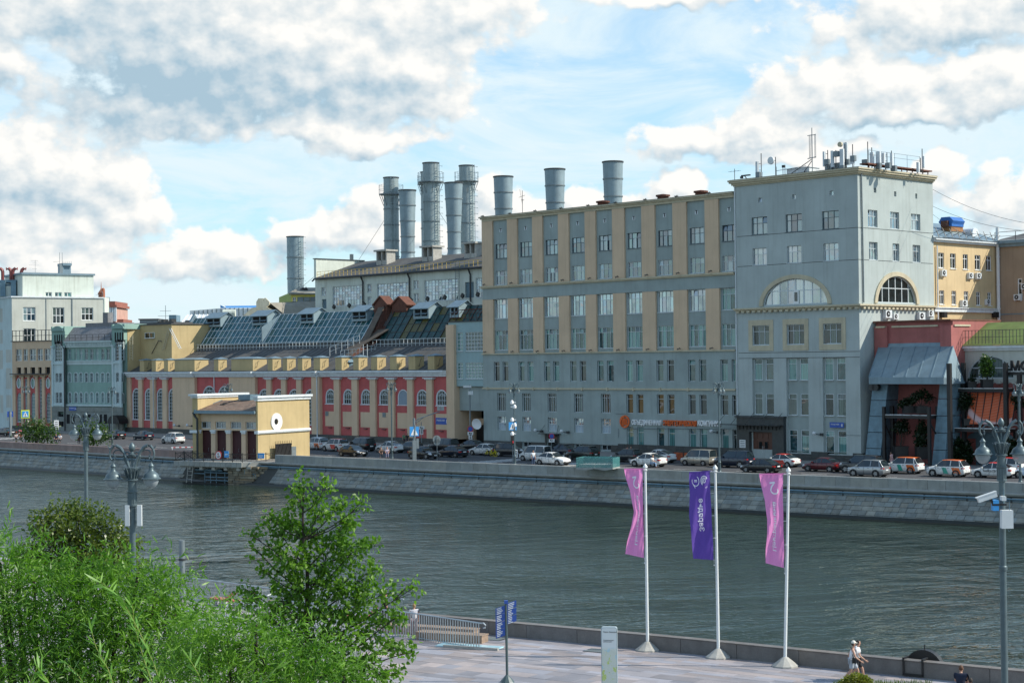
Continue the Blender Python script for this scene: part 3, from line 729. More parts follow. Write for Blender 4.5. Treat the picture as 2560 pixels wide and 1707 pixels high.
# ================================================================ THE CORNER TOWER
T=Bld('corner_tower','tall pale grey-green corner block with big half-round windows and aerials on its flat roof','building',s0=-17.85)
TW=17.85; TD=15.0; Y0=-.45
X=lambda s:s+17.85
up=[(X(-15.32),X(-12.96),26.92,29.0),(X(-10.24),X(-7.86),26.92,29.0),(X(-5.0),X(-2.64),26.92,29.0),
 (X(-15.2),X(-13.1),23.26,25.27),(X(-10.1),X(-8.0),23.26,25.27),(X(-4.85),X(-2.75),23.26,25.27)]
for s in(-14.0,-8.95,-3.6): up.append((X(s)-.28,X(s)+.28,30.75,31.3))
AX0,AX1=X(-13.7),X(-4.3)
fr3=[(X(-15.35),X(-12.85)),(X(-10.2),X(-7.75)),(X(-4.95),X(-2.5))]
mb=MB()
wall(mb,0,TW,17.9,32.9,up+[(AX0,AX1,18.35,21.45,18.36)],y=Y0,depth=.35)
wall(mb,0,TW,12.15,17.9,[(a,b_,13.68,15.97) for a,b_ in fr3],y=Y0,depth=.35)
bays=[(X(-15.5),X(-12.3)),(X(-10.42),X(-7.25)),(X(-5.2),X(-2.0))]
wall(mb,0,TW,1.17,12.15,[(a,b_,1.2,12.1) for a,b_ in bays],y=Y0,depth=.3)
wall(mb,0,TW,0,1.17,[(bays[1][0],bays[1][1],.88,1.17),(bays[2][0],bays[2][1],.88,1.17)],y=Y0,depth=.3)
M_=facexf(TW,Y0,'r'); mb.T=M_
rw=[(1.95,3.85,27.02,28.98),(6.4,8.25,27.02,28.98),(10.75,12.7,27.02,28.98),(2.1,3.8,23.25,25.3),(6.85,8.2,23.25,25.3),(11.0,12.6,23.25,25.3),(3.2,3.7,31.0,31.55),(7.3,7.75,30.8,31.4),(11.7,12.1,30.8,31.4)]
R=Fr(CT.W(0,Y0)[:2],CT.b)
ax0=R.P(1800+1213*.3234,760)[0]; ax1=R.P(1800+1515*.3234,760)[0]
wall(mb,0,TD-Y0,0,32.9,rw+[(ax0,ax1,18.35,21.55,18.36)],y=0,depth=.35)
mb.T=None
T.add('wall',mb,MT['plaster_tower'])
mb=MB(); mb.box(0,TW-.36,.0,TD,0,32.9); mb.box(0,.02,Y0+.02,.0,13,32.9); T.add('building_core',mb,MT['plaster_grey'])
mb=MB(); mb.poly([(-.5,-1.0,33.72),(TW+.5,-1.0,33.72),(TW+.5,TD+.3,33.72),(-.5,TD+.3,33.72)]); T.add('roof',mb,MT['roof_dark'])
mb=MB()
for k,(o,z0,z1) in enumerate(((.12,32.9,33.05),(.3,33.05,33.28),(.5,33.28,33.5),(.62,33.5,33.68))): mb.box(-o,TW+o,Y0-o,TD+o*.3,z0,z1)
T.add('cornice',mb,MT['trim_beige'])
mb=MB(); bo=[]
for a,b_ in bays:
 c=(a+b_)/2
 for (z0,z1) in((9.48,12.0),(5.36,7.88),(.9,3.62)):
  if a<3 and z0<2: continue
  bo+=[(c-1.45,c-.27,z0,z1),(c+.27,c+1.45,z0,z1)]
for a,b_ in bays: wall(mb,a,b_,.88,12.1,[o for o in bo if a<o[0]<b_],y=Y0+.3,depth=.12)
T.add('spandrel',mb,MT['plaster_grey'])
for (a,b_,z0,z1) in bo: window(T,(a+b_)/2,z0,b_-a,z1-z0,(1,),(.76,.24),pm=MT['pane_teal' if z0>9 or z0<2 else 'pane_dark'],y=Y0+.34)
for (a,b_,z0,z1) in up[:6]: window(T,(a+b_)/2,z0,b_-a,z1-z0,(.3,.36,.34),(.64,.36),pm=MT['pane_sky' if z0>26 else 'pane_mirror'],fm=MT['window_frame_dark'] if z0>26 else MT['window_frame'],y=Y0+.2)
for (a,b_,z0,z1) in up[6:]: window(T,(a+b_)/2,z0,b_-a,z1-z0,(1,),(1,),pm=MT['pane_mirror'],y=Y0+.2,sill=False)
for (a,b_,z0,z1) in rw[:6]: window(T,(a+b_)/2,z0,b_-a,z1-z0,(.33,.33,.34),(.64,.36),pm=MT['pane_mirror'],y=.22,face='r',fx=(TW,Y0),fm=MT['window_frame'])
for (a,b_,z0,z1) in rw[6:]: window(T,(a+b_)/2,z0,b_-a,z1-z0,(1,),(1,),pm=MT['pane_dark'],y=.22,face='r',fx=(TW,Y0),sill=False)
for a,b_ in fr3:
 window(T,(a+b_)/2,13.68,b_-a,2.29,(.33,.34,.33),(.7,.3),pm=MT['pane_dark'],y=Y0+.2,fm=MT['window_frame'])
 c=(a+b_)/2; mb=MB(); e2=1.85
 for (p,q) in((.0,.12),(.12,.2)):
  o=e2-p; i_=1.28
  mb.box(c-o,c-i_,Y0-.08-p,Y0,14.82-o,14.82+o); mb.box(c+i_,c+o,Y0-.08-p,Y0,14.82-o,14.82+o); mb.box(c-i_,c+i_,Y0-.08-p,Y0,14.82+1.2,14.82+o); mb.box(c-i_,c+i_,Y0-.08-p,Y0,14.82-o,14.82-1.2)
  break
 T.add('window_surround',mb,MT['trim_beige'])
def halfround(cx,r,h,face,fx,nb):
 M=facexf(fx[0],fx[1],face)
 mb=MB(); mb.T=M
 A=arch_pts(cx-r,cx+r,18.3,18.3+h,22); Bq=arch_pts(cx-r-.55,cx+r+.55,18.3,18.3+h+.5,22)
 for i in range(22): mb.prism([(A[i][0],-.16,A[i][1]),(A[i+1][0],-.16,A[i+1][1]),(Bq[i+1][0],-.16,Bq[i+1][1]),(Bq[i][0],-.16,Bq[i][1])],(0,.16,0))
 T.add('arch_moulding',mb,MT['trim_beige'])
 mb=MB(); mb.T=M
 A2=arch_pts(cx-r+.12,cx+r-.12,18.36,18.3+h-.12,22)
 for i in range(22): mb.prism([(A[i][0],.16,A[i][1]),(A[i+1][0],.16,A[i+1][1]),(A2[i+1][0],.16,A2[i+1][1]),(A2[i][0],.16,A2[i][1])],(0,.1,0))
 ztop=lambda x:18.3+h*math.sqrt(max(0,1-((x-cx)/r)**2))
 for k in range(1,nb):
  x=cx-r+2*r*k/nb; mb.box(x-(.14 if k in(nb//2,nb//2+1) and nb>6 else .06),x+.06,.17,.25,18.35,ztop(x)-.05)
 zz=18.3+h*.55; hw=r*math.sqrt(1-.55**2); mb.box(cx-hw,cx+hw,.18,.24,zz-.05,zz+.05); mb.box(cx-r+.1,cx+r-.1,.16,.26,18.36,18.46)
 w=obj('arched_window',mb.mesh(MT['window_frame']),T.root)
 for k in range(nb):
  xa=cx-r+2*r*k/nb;xb=cx-r+2*r*(k+1)/nb
  m2=MB(); m2.T=M; L=[(xa,.21,18.4),(xb,.21,18.4)]+[(x_,.21,ztop(x_)) for x_ in np.linspace(xb,xa,4)]
  m2.poly(L); obj('pane',m2.mesh(MT['pane_mirror' if face=='f' else 'pane_dark']),w)
halfround((AX0+AX1)/2,(AX1-AX0)/2,3.1,'f',(0,Y0),8); halfround((ax0+ax1)/2,(ax1-ax0)/2,3.2,'r',(TW,Y0),6)
mb=MB(); c=(AX0+AX1)/2; mb.box(c-.3,c+.45,Y0+.1,Y0+.18,18.4,20.0); d_=T.add('balcony_door',mb,MT['window_frame_white']); mb=MB(); mb.box(c-.14,c+.28,Y0+.07,Y0+.098,18.75,19.8); T.add('pane',mb,MT['pane_dark'],parent=d_)
mb=MB(); mb.box(-.1,TW+.5,Y0-.5,Y0,17.95,18.14); mb.box(TW,TW+.5,Y0,TD,17.95,18.14); mb.box(-.05,TW+.25,Y0-.25,Y0,17.8,17.95); mb.box(TW,TW+.25,Y0,TD,17.8,17.95); T.add('dentil_ledge',mb,MT['trim_beige'])
me=None
for k in range(22):
 m2=MB(); m2.box(-.2,.2,-.42,0,-.22,0)
 if me is None: me=m2.mesh(MT['trim_beige'])
 T.add('dentil',me,None,loc=(.5+k*.82,Y0,17.8))
for k in range(18): T.add('dentil',me,None,loc=(TW,Y0+.5+k*.82,17.8),rz=math.pi/2)
mb=MB()
for z in(26.84,23.2,12.75,12.1): mb.box(.3,TW,Y0-.012,Y0-.002,z-.03,z+.03)
for z in(26.84,23.2): mb.box(TW+.002,TW+.012,Y0,TD-.2,z-.03,z+.03)
T.add('render_joint',mb,MT['granite_dark'])
for x in np.arange(7.4,TW-.1,1.17):
 for q0,q1 in((0,.56),(.58,.86 if any(a-.3<x<b_ for a,b_ in bays) else 1.16)): pl=MB(); pl.box(x+.01,min(x+1.16,TW+.06),Y0-.08,Y0,q0,q1); T.add('plinth_slab',pl,MT['granite_dark'])
for y in np.arange(Y0,2.6,1.2):
 for q0,q1 in((0,.56),(.58,1.16)): pl=MB(); pl.box(TW+.0,TW+.07,y+.01,y+1.18,q0,q1); T.add('plinth_slab',pl,MT['granite_dark'])
mb=MB(); pa,pb=.25,7.3
da,db=X(-15.7),X(-12.25)
wall(mb,pa,pb,0,5.0,[(da,db,0,3.3)],y=Y0-.5,depth=.9); mb.poly([(pa,Y0-.5,5),(pb,Y0-.5,5),(pb,Y0,5),(pa,Y0,5)]); mb.poly([(pa,Y0-.5,0),(pa,Y0-.5,5),(pa,Y0,5),(pa,Y0,0)]); mb.poly([(pb,Y0-.5,0),(pb,Y0-.5,5),(pb,Y0,5),(pb,Y0,0)])
mb.box(pa-.15,pb+.15,Y0-.7,Y0-.05,5.0,5.2)
T.add('entrance_portal',mb,MT['granite_dark'])
mat('wood_door',(.10,.035,.02),.45,.3,3,.2,30)
mb=MB(); mb.box(da,db,Y0+.1,Y0+.2,0,3.3)
for k in range(4):
 xx=da+(db-da)*(k+.5)/4
 for (z0,z1) in((.25,1.0),(1.15,2.2),(2.45,3.1)): mb.box(xx-.32,xx+.32,Y0+.05,Y0+.1,z0,z1)
d_=T.add('entrance_door',mb,MT['wood_door'])
mb=MB(); c=(da+db)/2
for s_ in(-.12,.12): mb.tube([(c+s_,Y0+.02,.8),(c+s_,Y0-.02,.85),(c+s_,Y0-.02,1.5),(c+s_,Y0+.02,1.55)],.025,6)
T.add('handle',mb,MT['steel_white'],parent=d_)
mb=MB()
for k in(1,2):
 xx=da+(db-da)*(k+.5)/4; mb.box(xx-.22,xx+.22,Y0+.02,Y0+.048,1.3,2.1)
T.add('pane',mb,MT['pane_dark'],parent=d_)
mb=MB(); mb.box(pa-2.6,pb,Y0-1.7,Y0-.52,4.1,4.16)
for k in range(12): mb.box(pa+.2+k*.55,pa+.5+k*.55,Y0-.62,Y0-.5,3.55+.05*(k%2),4.05)
for k in range(5): mb.bar((pa-2.2+k*2.1,Y0-1.5,4.16),(pa-1.5+k*2.1,Y0-.5,5.6),.05)
T.add('entrance_canopy',mb,MT['steel_dark'])
mb=MB(); mb.box(pa+.45,pa+1.35,Y0-.54,Y0-.5,1.35,2.3,0)
for k in range(4): mb.box(pa+.55,pa+1.25,Y0-.552,Y0-.542,1.45+k*.21,1.55+k*.21,1)
T.add('notice_board',mb,[MT['sign_white'],MT['steel_grey']])
def plate(B,xc,zc,w,h,y,txt,num,m='sign_blue',cat_label=None,face='f'):
 mb=MB(); mb.box(xc-w/2,xc+w/2,y-.06,y,zc-h/2,zc+h/2); p=obj('street_plate',mb.mesh(MT[m]),B.root)
 t=textmesh('lettering',txt,h*.33,MT['sign_white'],.008,'CENTER'); t.transform(Matrix.Translation((xc-w*.12,y-.07,zc+.0))); obj('lettering',t,p)
 if num:
  t=textmesh('lettering',num,h*.75,MT['sign_white'],.008,'CENTER'); t.transform(Matrix.Translation((xc+w*.38,y-.07,zc-h*.28))); obj('lettering',t,p)
 return p
xs,zs=T.P(1800+902*.3234,780+872*.3234,Y0-.05); plate(T,xs,zs,1.95,.62,Y0,'РАУШСКАЯ','8')
mb=MB(); mb.tube([(TW+.12,Y0+.6,33),(TW+.12,Y0+.7,27),(TW+.12,Y0+.75,18.3),(TW+.14,Y0+.65,22),(TW+.12,Y0+.6,18.4)][:3],.08,6); T.add('drainpipe',mb,MT['steel_grey'])
mb=MB(); mb.tube([(.06,Y0-.1,33),(.06,Y0-.1,5.3)],.07,6); T.add('drainpipe',mb,MT['trim_white'])
mb=MB(); mb.tube([(TW+.1,Y0+1.3,3.2),(TW+.1,2.4,3.2)],.03,4); mb.tube([(14.6,Y0-.05,4.9),(14.6,Y0-.05,3.2),(TW,Y0-.05,3.2)],.02,4); T.add('cable',mb,MT['steel_grey'])
def ball_lamp(B,x,z,y,name='wall_lamp'):
 mb=MB(); mb.lathe([(0,-.24),(.14,-.2),(.23,-.08),(.24,.03),(.17,.17),(0,.24)],10,(x,y-.75,z)); o=B.add(name,mb,MT['trim_white'],smooth=True)
 mb=MB(); mb.tube([(x+.12,y-.65,z-.1),(x+.5,y-.35,z-.18),(x+.7,y,z-.1)],.05,5); mb.box(x+.45,x+.85,y-.3,y-.1,z-.3,z); B.add('bracket',mb,MT['steel_dark'],parent=o)
for px,py in((738,935),): x,z=T.P(1800+px*.3234,780+py*.3234,Y0-.5); ball_lamp(T,x,z,Y0)
for px,py in((540,990),(760,998),(2017,998)): x,z=G.P(1180+px*.2979,780+py*.2979,-.8); ball_lamp(G,x,z,-.25)
def ac_unit(loc,rz,label,sc=1.0):
 r=root('air_conditioner',loc,label,'air conditioner','air conditioner boxes on the walls',rz)
 mb=MB(); mb.box(-.5,.5,-.36,0,0,.72); mb.box(-.42,-.38,-.3,.12,-.12,0); mb.box(.38,.42,-.3,.12,-.12,0); obj('casing',mb.mesh(MT['trim_white']),r)
 mb=MB(); mb.T=Matrix.Translation((-.1,-.365,.37))@Matrix.Rotation(math.pi/2,4,'X'); mb.lathe([(0,0),(.28,0),(.28,.02),(.0,.02)],14); obj('fan_grille',mb.mesh(MT['steel_black']),r)
 mb=MB(); mb.T=Matrix.Translation((-.1,-.39,.37))@Matrix.Rotation(math.pi/2,4,'X'); mb.lathe([(0,0),(.09,0),(.09,.02),(0,.02)],10); obj('fan_hub',mb.mesh(MT['trim_white']),r)
 r.scale=(sc,sc,sc); return r
for k,(px,py,sc,lb) in enumerate(((1280,1445,1.25,'largest white air conditioner under the dentils, leftmost over the red building'),(1345,1455,.9,'small white air conditioner second from left over the red building'),(1540,1458,1.2,'big white air conditioner third from left over the red building'),(1613,1433,1.0,'rightmost high air conditioner on the tower wall near the drainpipe'))):
 t_,z_=CT.side(.0,1800+px*.3234,320+py*.3234); ac_unit(CT.W(.02,t_,z_-.35),CT.ang+math.pi/2,lb,sc)
# ================================================================ THE RED AND YELLOW MACHINE HALL
HT=-.2
HL=Bld('machine_hall','long red and yellow machine hall with arched windows, dark roof and glass skylight','building',s0=CT.P(320.5,1000,HT)[0],t0=HT)
def hx(px,y=1000,t=0): return HL.P(px,y,t)[0]
C1=lambda x:x*.34014; C3=lambda x:700+x*.257
HLEN=hx(1120)
xm=hx(C3(335)); xm2=hx(C3(412))
ZC=9.95
mb=MB(); ops=[]; blind=[]
pil=[(C3(a),C3(b)) for a,b in((540,592),(713,768),(890,945),(1068,1125),(1253,1307),(1440,1497))]
bayc=[C3(v) for v in(490,662,836,1016,1197,1383,1572)]
rb=[]
for p in bayc:
 c=hx(p,1000); a,b_=c-2.05,c+2.05; rb.append(c)
 ops.append((c-1.22,c+1.22,5.8,8.1,6.95))
lw=[C1(v) for v in(1003,1095,1184,1270)]; lc=[hx(p) for p in lw]
for c in lc: ops.append((c-1.4,c+1.4,2.4,8.0,6.75))
lm=[C1(v) for v in(1538,1650)]; lmc=[hx(p) for p in lm]
for c in lmc: ops.append((c-2.0,c+2.0,2.6,8.5,6.7))
lr=[C1(v) for v in(1943,2050,2163,2282)]; lrc=[hx(p) for p in lr]
for c in lrc: ops.append((c-1.5,c+1.5,2.4,8.05,6.7))
wall(mb,0,HLEN,.98,9.98,ops,y=.0,depth=.35); HL.add('wall',mb,MT['plaster_red'])
for o in ops:
 c=(o[0]+o[1])/2;w_=o[1]-o[0]
 m2=MB(); A=arch_pts(o[0],o[1],o[4],o[3],14); B2=arch_pts(o[0]+.16,o[1]-.16,o[4],o[3]-.16,14)
 for i in range(14): m2.prism([(A[i][0],.02,A[i][1]),(A[i+1][0],.02,A[i+1][1]),(B2[i+1][0],.02,B2[i+1][1]),(B2[i][0],.02,B2[i][1])],(0,.2,0))
 m2.box(o[0],o[0]+.16,.02,.22,o[2],o[4]); m2.box(o[1]-.16,o[1],.02,.22,o[2],o[4]); m2.box(o[0]-.1,o[1]+.1,-.1,.2,o[2]-.12,o[2]-.01)
 HL.add('window_surround',m2,MT['trim_white'])
 if abs(c-rb[4])<.1:
  m2=MB(); m2.poly([(q[0],.1,q[1]) for q in B2][::-1]+[(o[0]+.16,.1,o[2]),(o[1]-.16,.1,o[2])]); HL.add('blind_panel',m2,MT['blind_grey']); continue
 wn=window(HL,c,o[2],w_-.32,o[3]-o[2]-.16,(.25,.25,.25,.25),(1,)*max(2,int((o[3]-o[2])/.62)),pm=MT['pane_black'],fm=MT['window_frame'],arch=o[4]-o[2],y=.14,sill=False,bar=.07)
 m2=MB(); r_=(w_-.32)*.26
 for i in range(10):
  a=math.pi*i/10; b2=math.pi*(i+1)/10; m2.bar((c-r_*math.cos(a),.12,o[4]+r_*math.sin(a)),(c-r_*math.cos(b2),.12,o[4]+r_*math.sin(b2)),.07)
 HL.add('fanlight_ring',m2,MT['window_frame'])
for i,c in enumerate(rb):
 mb=MB(); mb.box(c-1.3,c+1.3,-.05,0,2.3,4.6)
 HL.add('wall_panel',mb,MT['plaster_ochre'])
 if i in(0,3): mb=MB(); a_=c-1.2 if i==0 else c-.4; mb.box(a_,a_+.75,-.09,-.06,3.9,4.6); [mb.box(a_-.03,a_+.78,-.13,-.09,3.95+k*.17,4.0+k*.17) for k in range(4)]; HL.add('vent_grille',mb,MT['steel_grey'])
 mb=MB(); mb.box(c-.4,c+.4,-.3,0,2.05,2.15); HL.add('floodlight',mb,MT['steel_dark'])
def pilaster(a,b_,z0=.98,z1=9.7,y=-.35,cap=True):
 mb=MB(); mb.box(a,b_,y,0,z0,z1); HL.add('pilaster',mb,MT['plaster_ochre'])
 if cap:
  mb=MB(); mb.box(a-.5,b_+.5,y-.3,.0,z1,z1+.14); mb.box(a-.25,b_+.25,y-.15,.0,z1-.16,z1); HL.add('pilaster_capital',mb,MT['trim_white'])
for a,b_ in pil: pilaster(hx(a),hx(b_))
pilaster(xm,xm2,z1=9.95,y=-.6,cap=False)
for p in((C1(1028),C1(1055)),(C1(1115),C1(1150)),(C1(1205),C1(1237)),(C1(1970),C1(2003)),(C1(2078),C1(2112)),(C1(2190),C1(2225))): pilaster(hx(p[0]),hx(p[1]))
for p in((C1(1287),C1(1450)),(C1(1703),C1(1895))): pilaster(hx(p[0]),hx(p[1]),z1=9.95,y=-.55,cap=False)
pilaster(0,hx(C1(970)),z1=9.95,y=-.3,cap=False)
ex0=HLEN; ex1=hx(1139.5)
mb=MB(); mb.box(ex0,ex1,-.3,5,.98,17.4); HL.add('end_pier',mb,MT['plaster_ochre'])
pl=MB(); x=0
while x<ex1-.1: x2=min(x+1.5,ex1); pl=MB(); pl.box(x+.015,x2-.015,-.62,0,-.6,.48); HL.add('plinth_slab',pl,MT['granite_dark']); pl=MB(); pl.box(x+.015,x2-.015,-.62,0,.5,.98); HL.add('plinth_slab',pl,MT['granite_dark']); x=x2
def corn(a,b_,dy):
 mb=MB(); mb.box(a,b_,-.45-dy,0,9.98,10.3); mb.box(a,b_,-.7-dy,0,10.3,10.62); mb.box(a,b_,-1.0-dy,.0,10.62,10.88); HL.add('cornice',mb,MT['trim_white'])
corn(0,hx(C1(1287)),0); corn(hx(C1(1287)),hx(C1(1450)),.4); corn(hx(C1(1450)),hx(C1(1703)),0); corn(hx(C1(1703)),hx(C1(1895)),.4); corn(hx(C1(1895)),xm,0); corn(xm,xm2,.4); corn(xm2,HLEN,0)
mb=MB(); mb.box(0,HLEN,-.8,.3,10.885,11.0); HL.add('parapet_sheet',mb,MT['roof_dark'])
blk=[(1027,1057,0),(1115,1145,0),(1205,1235,0),(1283,1430,1),(1572,1605,0),(1700,1858,1),(1967,2003,0),(2077,2110,0),(2188,2222,0),(2305,2352,0)]
bl=[(C1(a),C1(b_),k) for a,b_,k in blk]+[(C3(a),C3(b_),0) for a,b_ in((538,600),(712,765),(885,945),(1068,1135),(1250,1315),(1437,1500))]
for (a,b_,k) in bl:
 xa,xb=HL.P(a,900,-.2)[0],HL.P(b_,900,-.2)[0]; top=13.0 if k==0 else 13.0
 mb=MB(); dd=1.5 if k==0 else 2.6; mb.box(xa,xb,-.2,dd,10.95,12.95); o=HL.add('roof_block',mb,MT['plaster_yellow'])
 mb=MB(); mb.box(xa-.12,xb+.12,-.32,dd+.12,12.95,13.05); mb.add([(xa-.12,-.32,13.05),(xb+.12,-.32,13.05),(xb+.12,dd+.12,13.05),(xa-.12,dd+.12,13.05),(xa+.5,dd/2,13.3),(xb-.5,dd/2,13.3)],[(0,1,5,4),(1,2,5),(2,3,4,5),(3,0,4)]); HL.add('cap',mb,MT['roof_zinc'],parent=o)
 mb=MB(); mb.tube([(xb+.02,.3,11.6),(xb+.25,.4,11.5),(xb+.3,.6,12.5),(xb+.1,1.0,12.6)],.04,4); HL.add('hook',mb,MT['steel_dark'],parent=o)
RX0=hx(366,902,2)-.5
tE,tK,tR=.3,8.4,12.1
zE,zK,zR=11.0,14.95,20.6
def at(px,py,t): return HL.P(px,py,t)
xL=2.0; xM=at(C3(700),1000,8.4)[0]; xB=at(C3(950),900,8.4)[0]
fr_end=at(C3(1635),940,8.4)[0]
mb=MB(); mb.poly([(0,tE,zE),(HLEN,tE,zE),(HLEN,tK,zK),(0,tK,zK)]); mb.poly([(0,tR+12,11),(0,tE,11),(0,tK,zK),(0,tR+4,zK)])
HL.add('felt_roof',mb,MT['roof_dark'])
mb=MB(); mb.box(0.2,HLEN,.5,24,0,10.95); mb.prism([(0.2,tK+.2,zK-.3),(0.2,tR,zR-.25),(0.2,2*tR-tK,zK-.3)],(HLEN-.3,0,0)); mb.poly([(0,2*tR-tK,zK),(HLEN,2*tR-tK,zK),(HLEN,24,11),(0,24,11)]); HL.add('building_core',mb,MT['roof_dark'])
mb=MB()
for x in np.arange(1,HLEN,1.35):
 mb.bar((x,tE,zE+.03),(x,tK,zK+.03),.05)
HL.add('roof_seam',mb,MT['roof_dark'],kind='stuff')
def skylight(x0,x1,lean,zk,zr,pm,fm,cols,rows,label):
 "glazed slope, panes are separate sheets of glass between sloping bars"
 o=obj('skylight',None,HL.root); o['label']=label
 mb=MB()
 for i in range(cols+1):
  x=x0+(x1-x0)*i/cols; mb.bar((x,tK,zk+.06),(x,tR,zr+.06),.10 if i%3 else .16)
 for j in range(rows+1):
  t=tK+(tR-tK)*j/rows; z=zk+(zr-zk)*j/rows+.05; mb.bar((x0,t,z),(x1,t,z),.07)
 obj('glazing_bars',mb.mesh(fm),o)
 w_=(x1-x0)/cols; L=math.hypot(tR-tK,zr-zk)/rows; m3=MB(); m3.poly([(.04,0,0),(w_-.04,0,0),(w_-.04,(tR-tK)/rows,(zr-zk)/rows),(.04,(tR-tK)/rows,(zr-zk)/rows)]); me=m3.mesh(pm)
 for i in range(cols):
  for j in range(rows):
   obj('pane',me,o,(x0+w_*i,tK+(tR-tK)*j/rows,zk+(zr-zk)*j/rows))
 return o
xs0=at(438,870,8.4)[0]+1.0; xs1=at(C3(785),985-130,8.4)[0]
skylight(xs0,xs1,0,zK+.55,zR,MT['pane_roof'],MT['window_frame'],42,4,'long glazed skylight with pale bars')
xs2=at(C3(960),865,8.4)[0]
skylight(xs2,HLEN-.1,0,zK+.55,zR,MT['pane_roof_dirty'],MT['steel_dark'],16,4,'dirty green skylight with dark bars')
for (a,b_) in((xs0-1,xs1+.5),(xs2-2.5,HLEN)):
 mb=MB()
 for z in(zK+.05,zK+.75): mb.bar((a,tK-.7,z),(b_,tK-.7,z),.07)
 for x in np.arange(a,b_,.95): mb.bar((x,tK-.7,zK-.4),(x,tK-.7,zK+.75),.06)
 HL.add('roof_railing',mb,MT['window_frame'])
mb=MB(); mb.box(xs0,HLEN,tK-.05,tK+.1,zK-.1,zK+.55); HL.add('skylight_curb',mb,MT['steel_dark'])
mb=MB(); gx=xs0-.6
mb.prism([(gx,tK-.3,zK+.3),(gx,tR,zR+.9),(gx,tR+3.4,zK+.6),(gx,tR+2.9,zK+.6),(gx,tR,zR+.3),(gx,tK+.3,zK+.3)],(.5,0,0)); HL.add('end_gable',mb,MT['roof_zinc'])
mb=MB(); mb.poly([(gx+.25,tK,zK),(gx+.25,tR,zR+.3),(gx+.25,tR+3.2,zK)]); HL.add('gable_glass',mb,MT['pane_roof'])
for (a,b_,y0) in((C1(1500),C1(1625),540),(C1(1835),C1(1965),525),(C1(2188),C1(2310),500)): pass
vents=[((C1(1500),C1(1615)),0),((C1(1835),C1(1960)),0),((C3(172),C3(320)),0),((C3(675),C3(838)),0),((C3(1275),C3(1440)),0),((C3(1630),C3(1720)),0)]
for (a,b_),k in vents:
 t0=tR-2.0; xa=HL.P(a,800,t0)[0]; xb=HL.P(b_,800,t0)[0]; xb=max(xb,xa+2.5)
 zb=zR-1.75; zt=zR-.1
 mb=MB(); wall(mb,xa+.2,xb-.2,zb,zt,[(xa+.5,(xa+xb)/2-.1,zb+.4,zt-.2),((xa+xb)/2+.1,xb-.5,zb+.4,zt-.2)],y=t0+.3,depth=.2)
 mb.poly([(xa+.2,t0+.3,zb),(xa+.2,t0+3.2,zb),(xa+.2,t0+3.2,zt),(xa+.2,t0+1.8,zt+.95),(xa+.2,t0+.3,zt)]); mb.poly([(xb-.2,t0+.3,zb),(xb-.2,t0+3.2,zb),(xb-.2,t0+3.2,zt),(xb-.2,t0+1.8,zt+.95),(xb-.2,t0+.3,zt)])
 o=HL.add('roof_lantern',mb,mat('lantern_zinc',(.24,.33,.37),.6,.1,.8,streak=.25))
 mb=MB(); mb.prism([(xa-.15,t0-.15,zt-.05),(xa-.15,t0+1.8,zt+1.0),(xa-.15,t0+3.5,zt-.05),(xa-.15,t0+3.5,zt-.15),(xa-.15,t0+1.8,zt+.9),(xa-.15,t0-.15,zt-.15)],(xb-xa+.3,0,0)); HL.add('lantern_roof',mb,MT['roof_zinc'],parent=o)
 mb=MB(); mb.box(xa+.5,(xa+xb)/2-.1,t0+.45,t0+.49,zb+.4,zt-.2); mb.box((xa+xb)/2+.1,xb-.5,t0+.45,t0+.49,zb+.4,zt-.2); HL.add('louvre',mb,MT['black_void'],parent=o)
 mb=MB(); 
 for (p,q) in((xa+.5,(xa+xb)/2-.1),((xa+xb)/2+.1,xb-.5)): mb.prism([(p,t0+.3,zt-.75),(q,t0+.3,zt-.75),(q,t0-.05,zb+.65),(p,t0-.05,zb+.65)],(0,.04,.0))
 HL.add('flap',mb,MT['roof_zinc'],parent=o)
mb=MB(); bx=at(C1(1957),640+620-620,9)[0]; bx=HL.P(C1(1957),835,9.2)[0]; mb.prism([(bx,8.2,zK+.6),(bx,12.1,zR),(bx,8.2,zR-2.2)],(.12,0,0)); HL.add('baffle',mb,MT['roof_zinc'])
bx0=at(C3(600),890,8.4)[0]
def gx_(px,py,t): return HL.P(px,py,t)
g0=gx_(C3(1000),840,tR)[0]
brick=MB()
prof=[(tE+1.0,11.2),(tK-.8,zK+.9),(tK+.2,zK+1.6),(tR-1.3,zR+.2),(tR-1.3,zR+.6),(tR+1.6,zR+.6),(tR+1.6,12),(tE+1.0,11)]
bxA=(xs1+xs2)/2-.55
brick.prism([(bxA,t,z) for t,z in prof],(1.3,0,0)); HL.add('brick_gable',brick,MT['brick_red'])
mb=MB(); 
for (t0,z0),(t1,z1) in(((tE+1,11.25),(tK-.8,zK+.95)),((tK-.8,zK+.95),(tR-1.3,zR+.95))): mb.bar((bxA+.65,t0,z0),(bxA+.65,t1,z1-(.6 if t1>9 else 0)),1.5,h=.1)
HL.add('gable_coping',mb,MT['roof_brown'])
for i,(p,q) in enumerate(((C3(965),C3(1085)),(C3(1110),C3(1250)))):
 xa=HL.P(p,800,tR)[0]; xb=HL.P(q,800,tR)[0]; mb=MB(); h=zR+(.75 if i==0 else .55); ym=tR-1.0+i*.6
 mb.prism([(xa,ym,zR-3.6),(xb,ym,zR-3.6),(xb,ym,h),((xa+xb)/2,ym,h+1.25),(xa,ym,h)],(0,1.6,0)); o=HL.add('brick_chimney_stack',mb,MT['brick_red'])
 mb=MB(); c=(xa+xb)/2
 for s_ in(-1,1): mb.bar((c,ym+.8,h+1.4),(c+s_*((xb-xa)/2+.35),ym+.8,h-.05),2.0,h=.22)
 mb.box(xa-.12,xb+.12,ym-.12,ym+1.7,h-.9,h-.65); HL.add('coping',mb,MT['brick_red'],parent=o)
mb=MB()
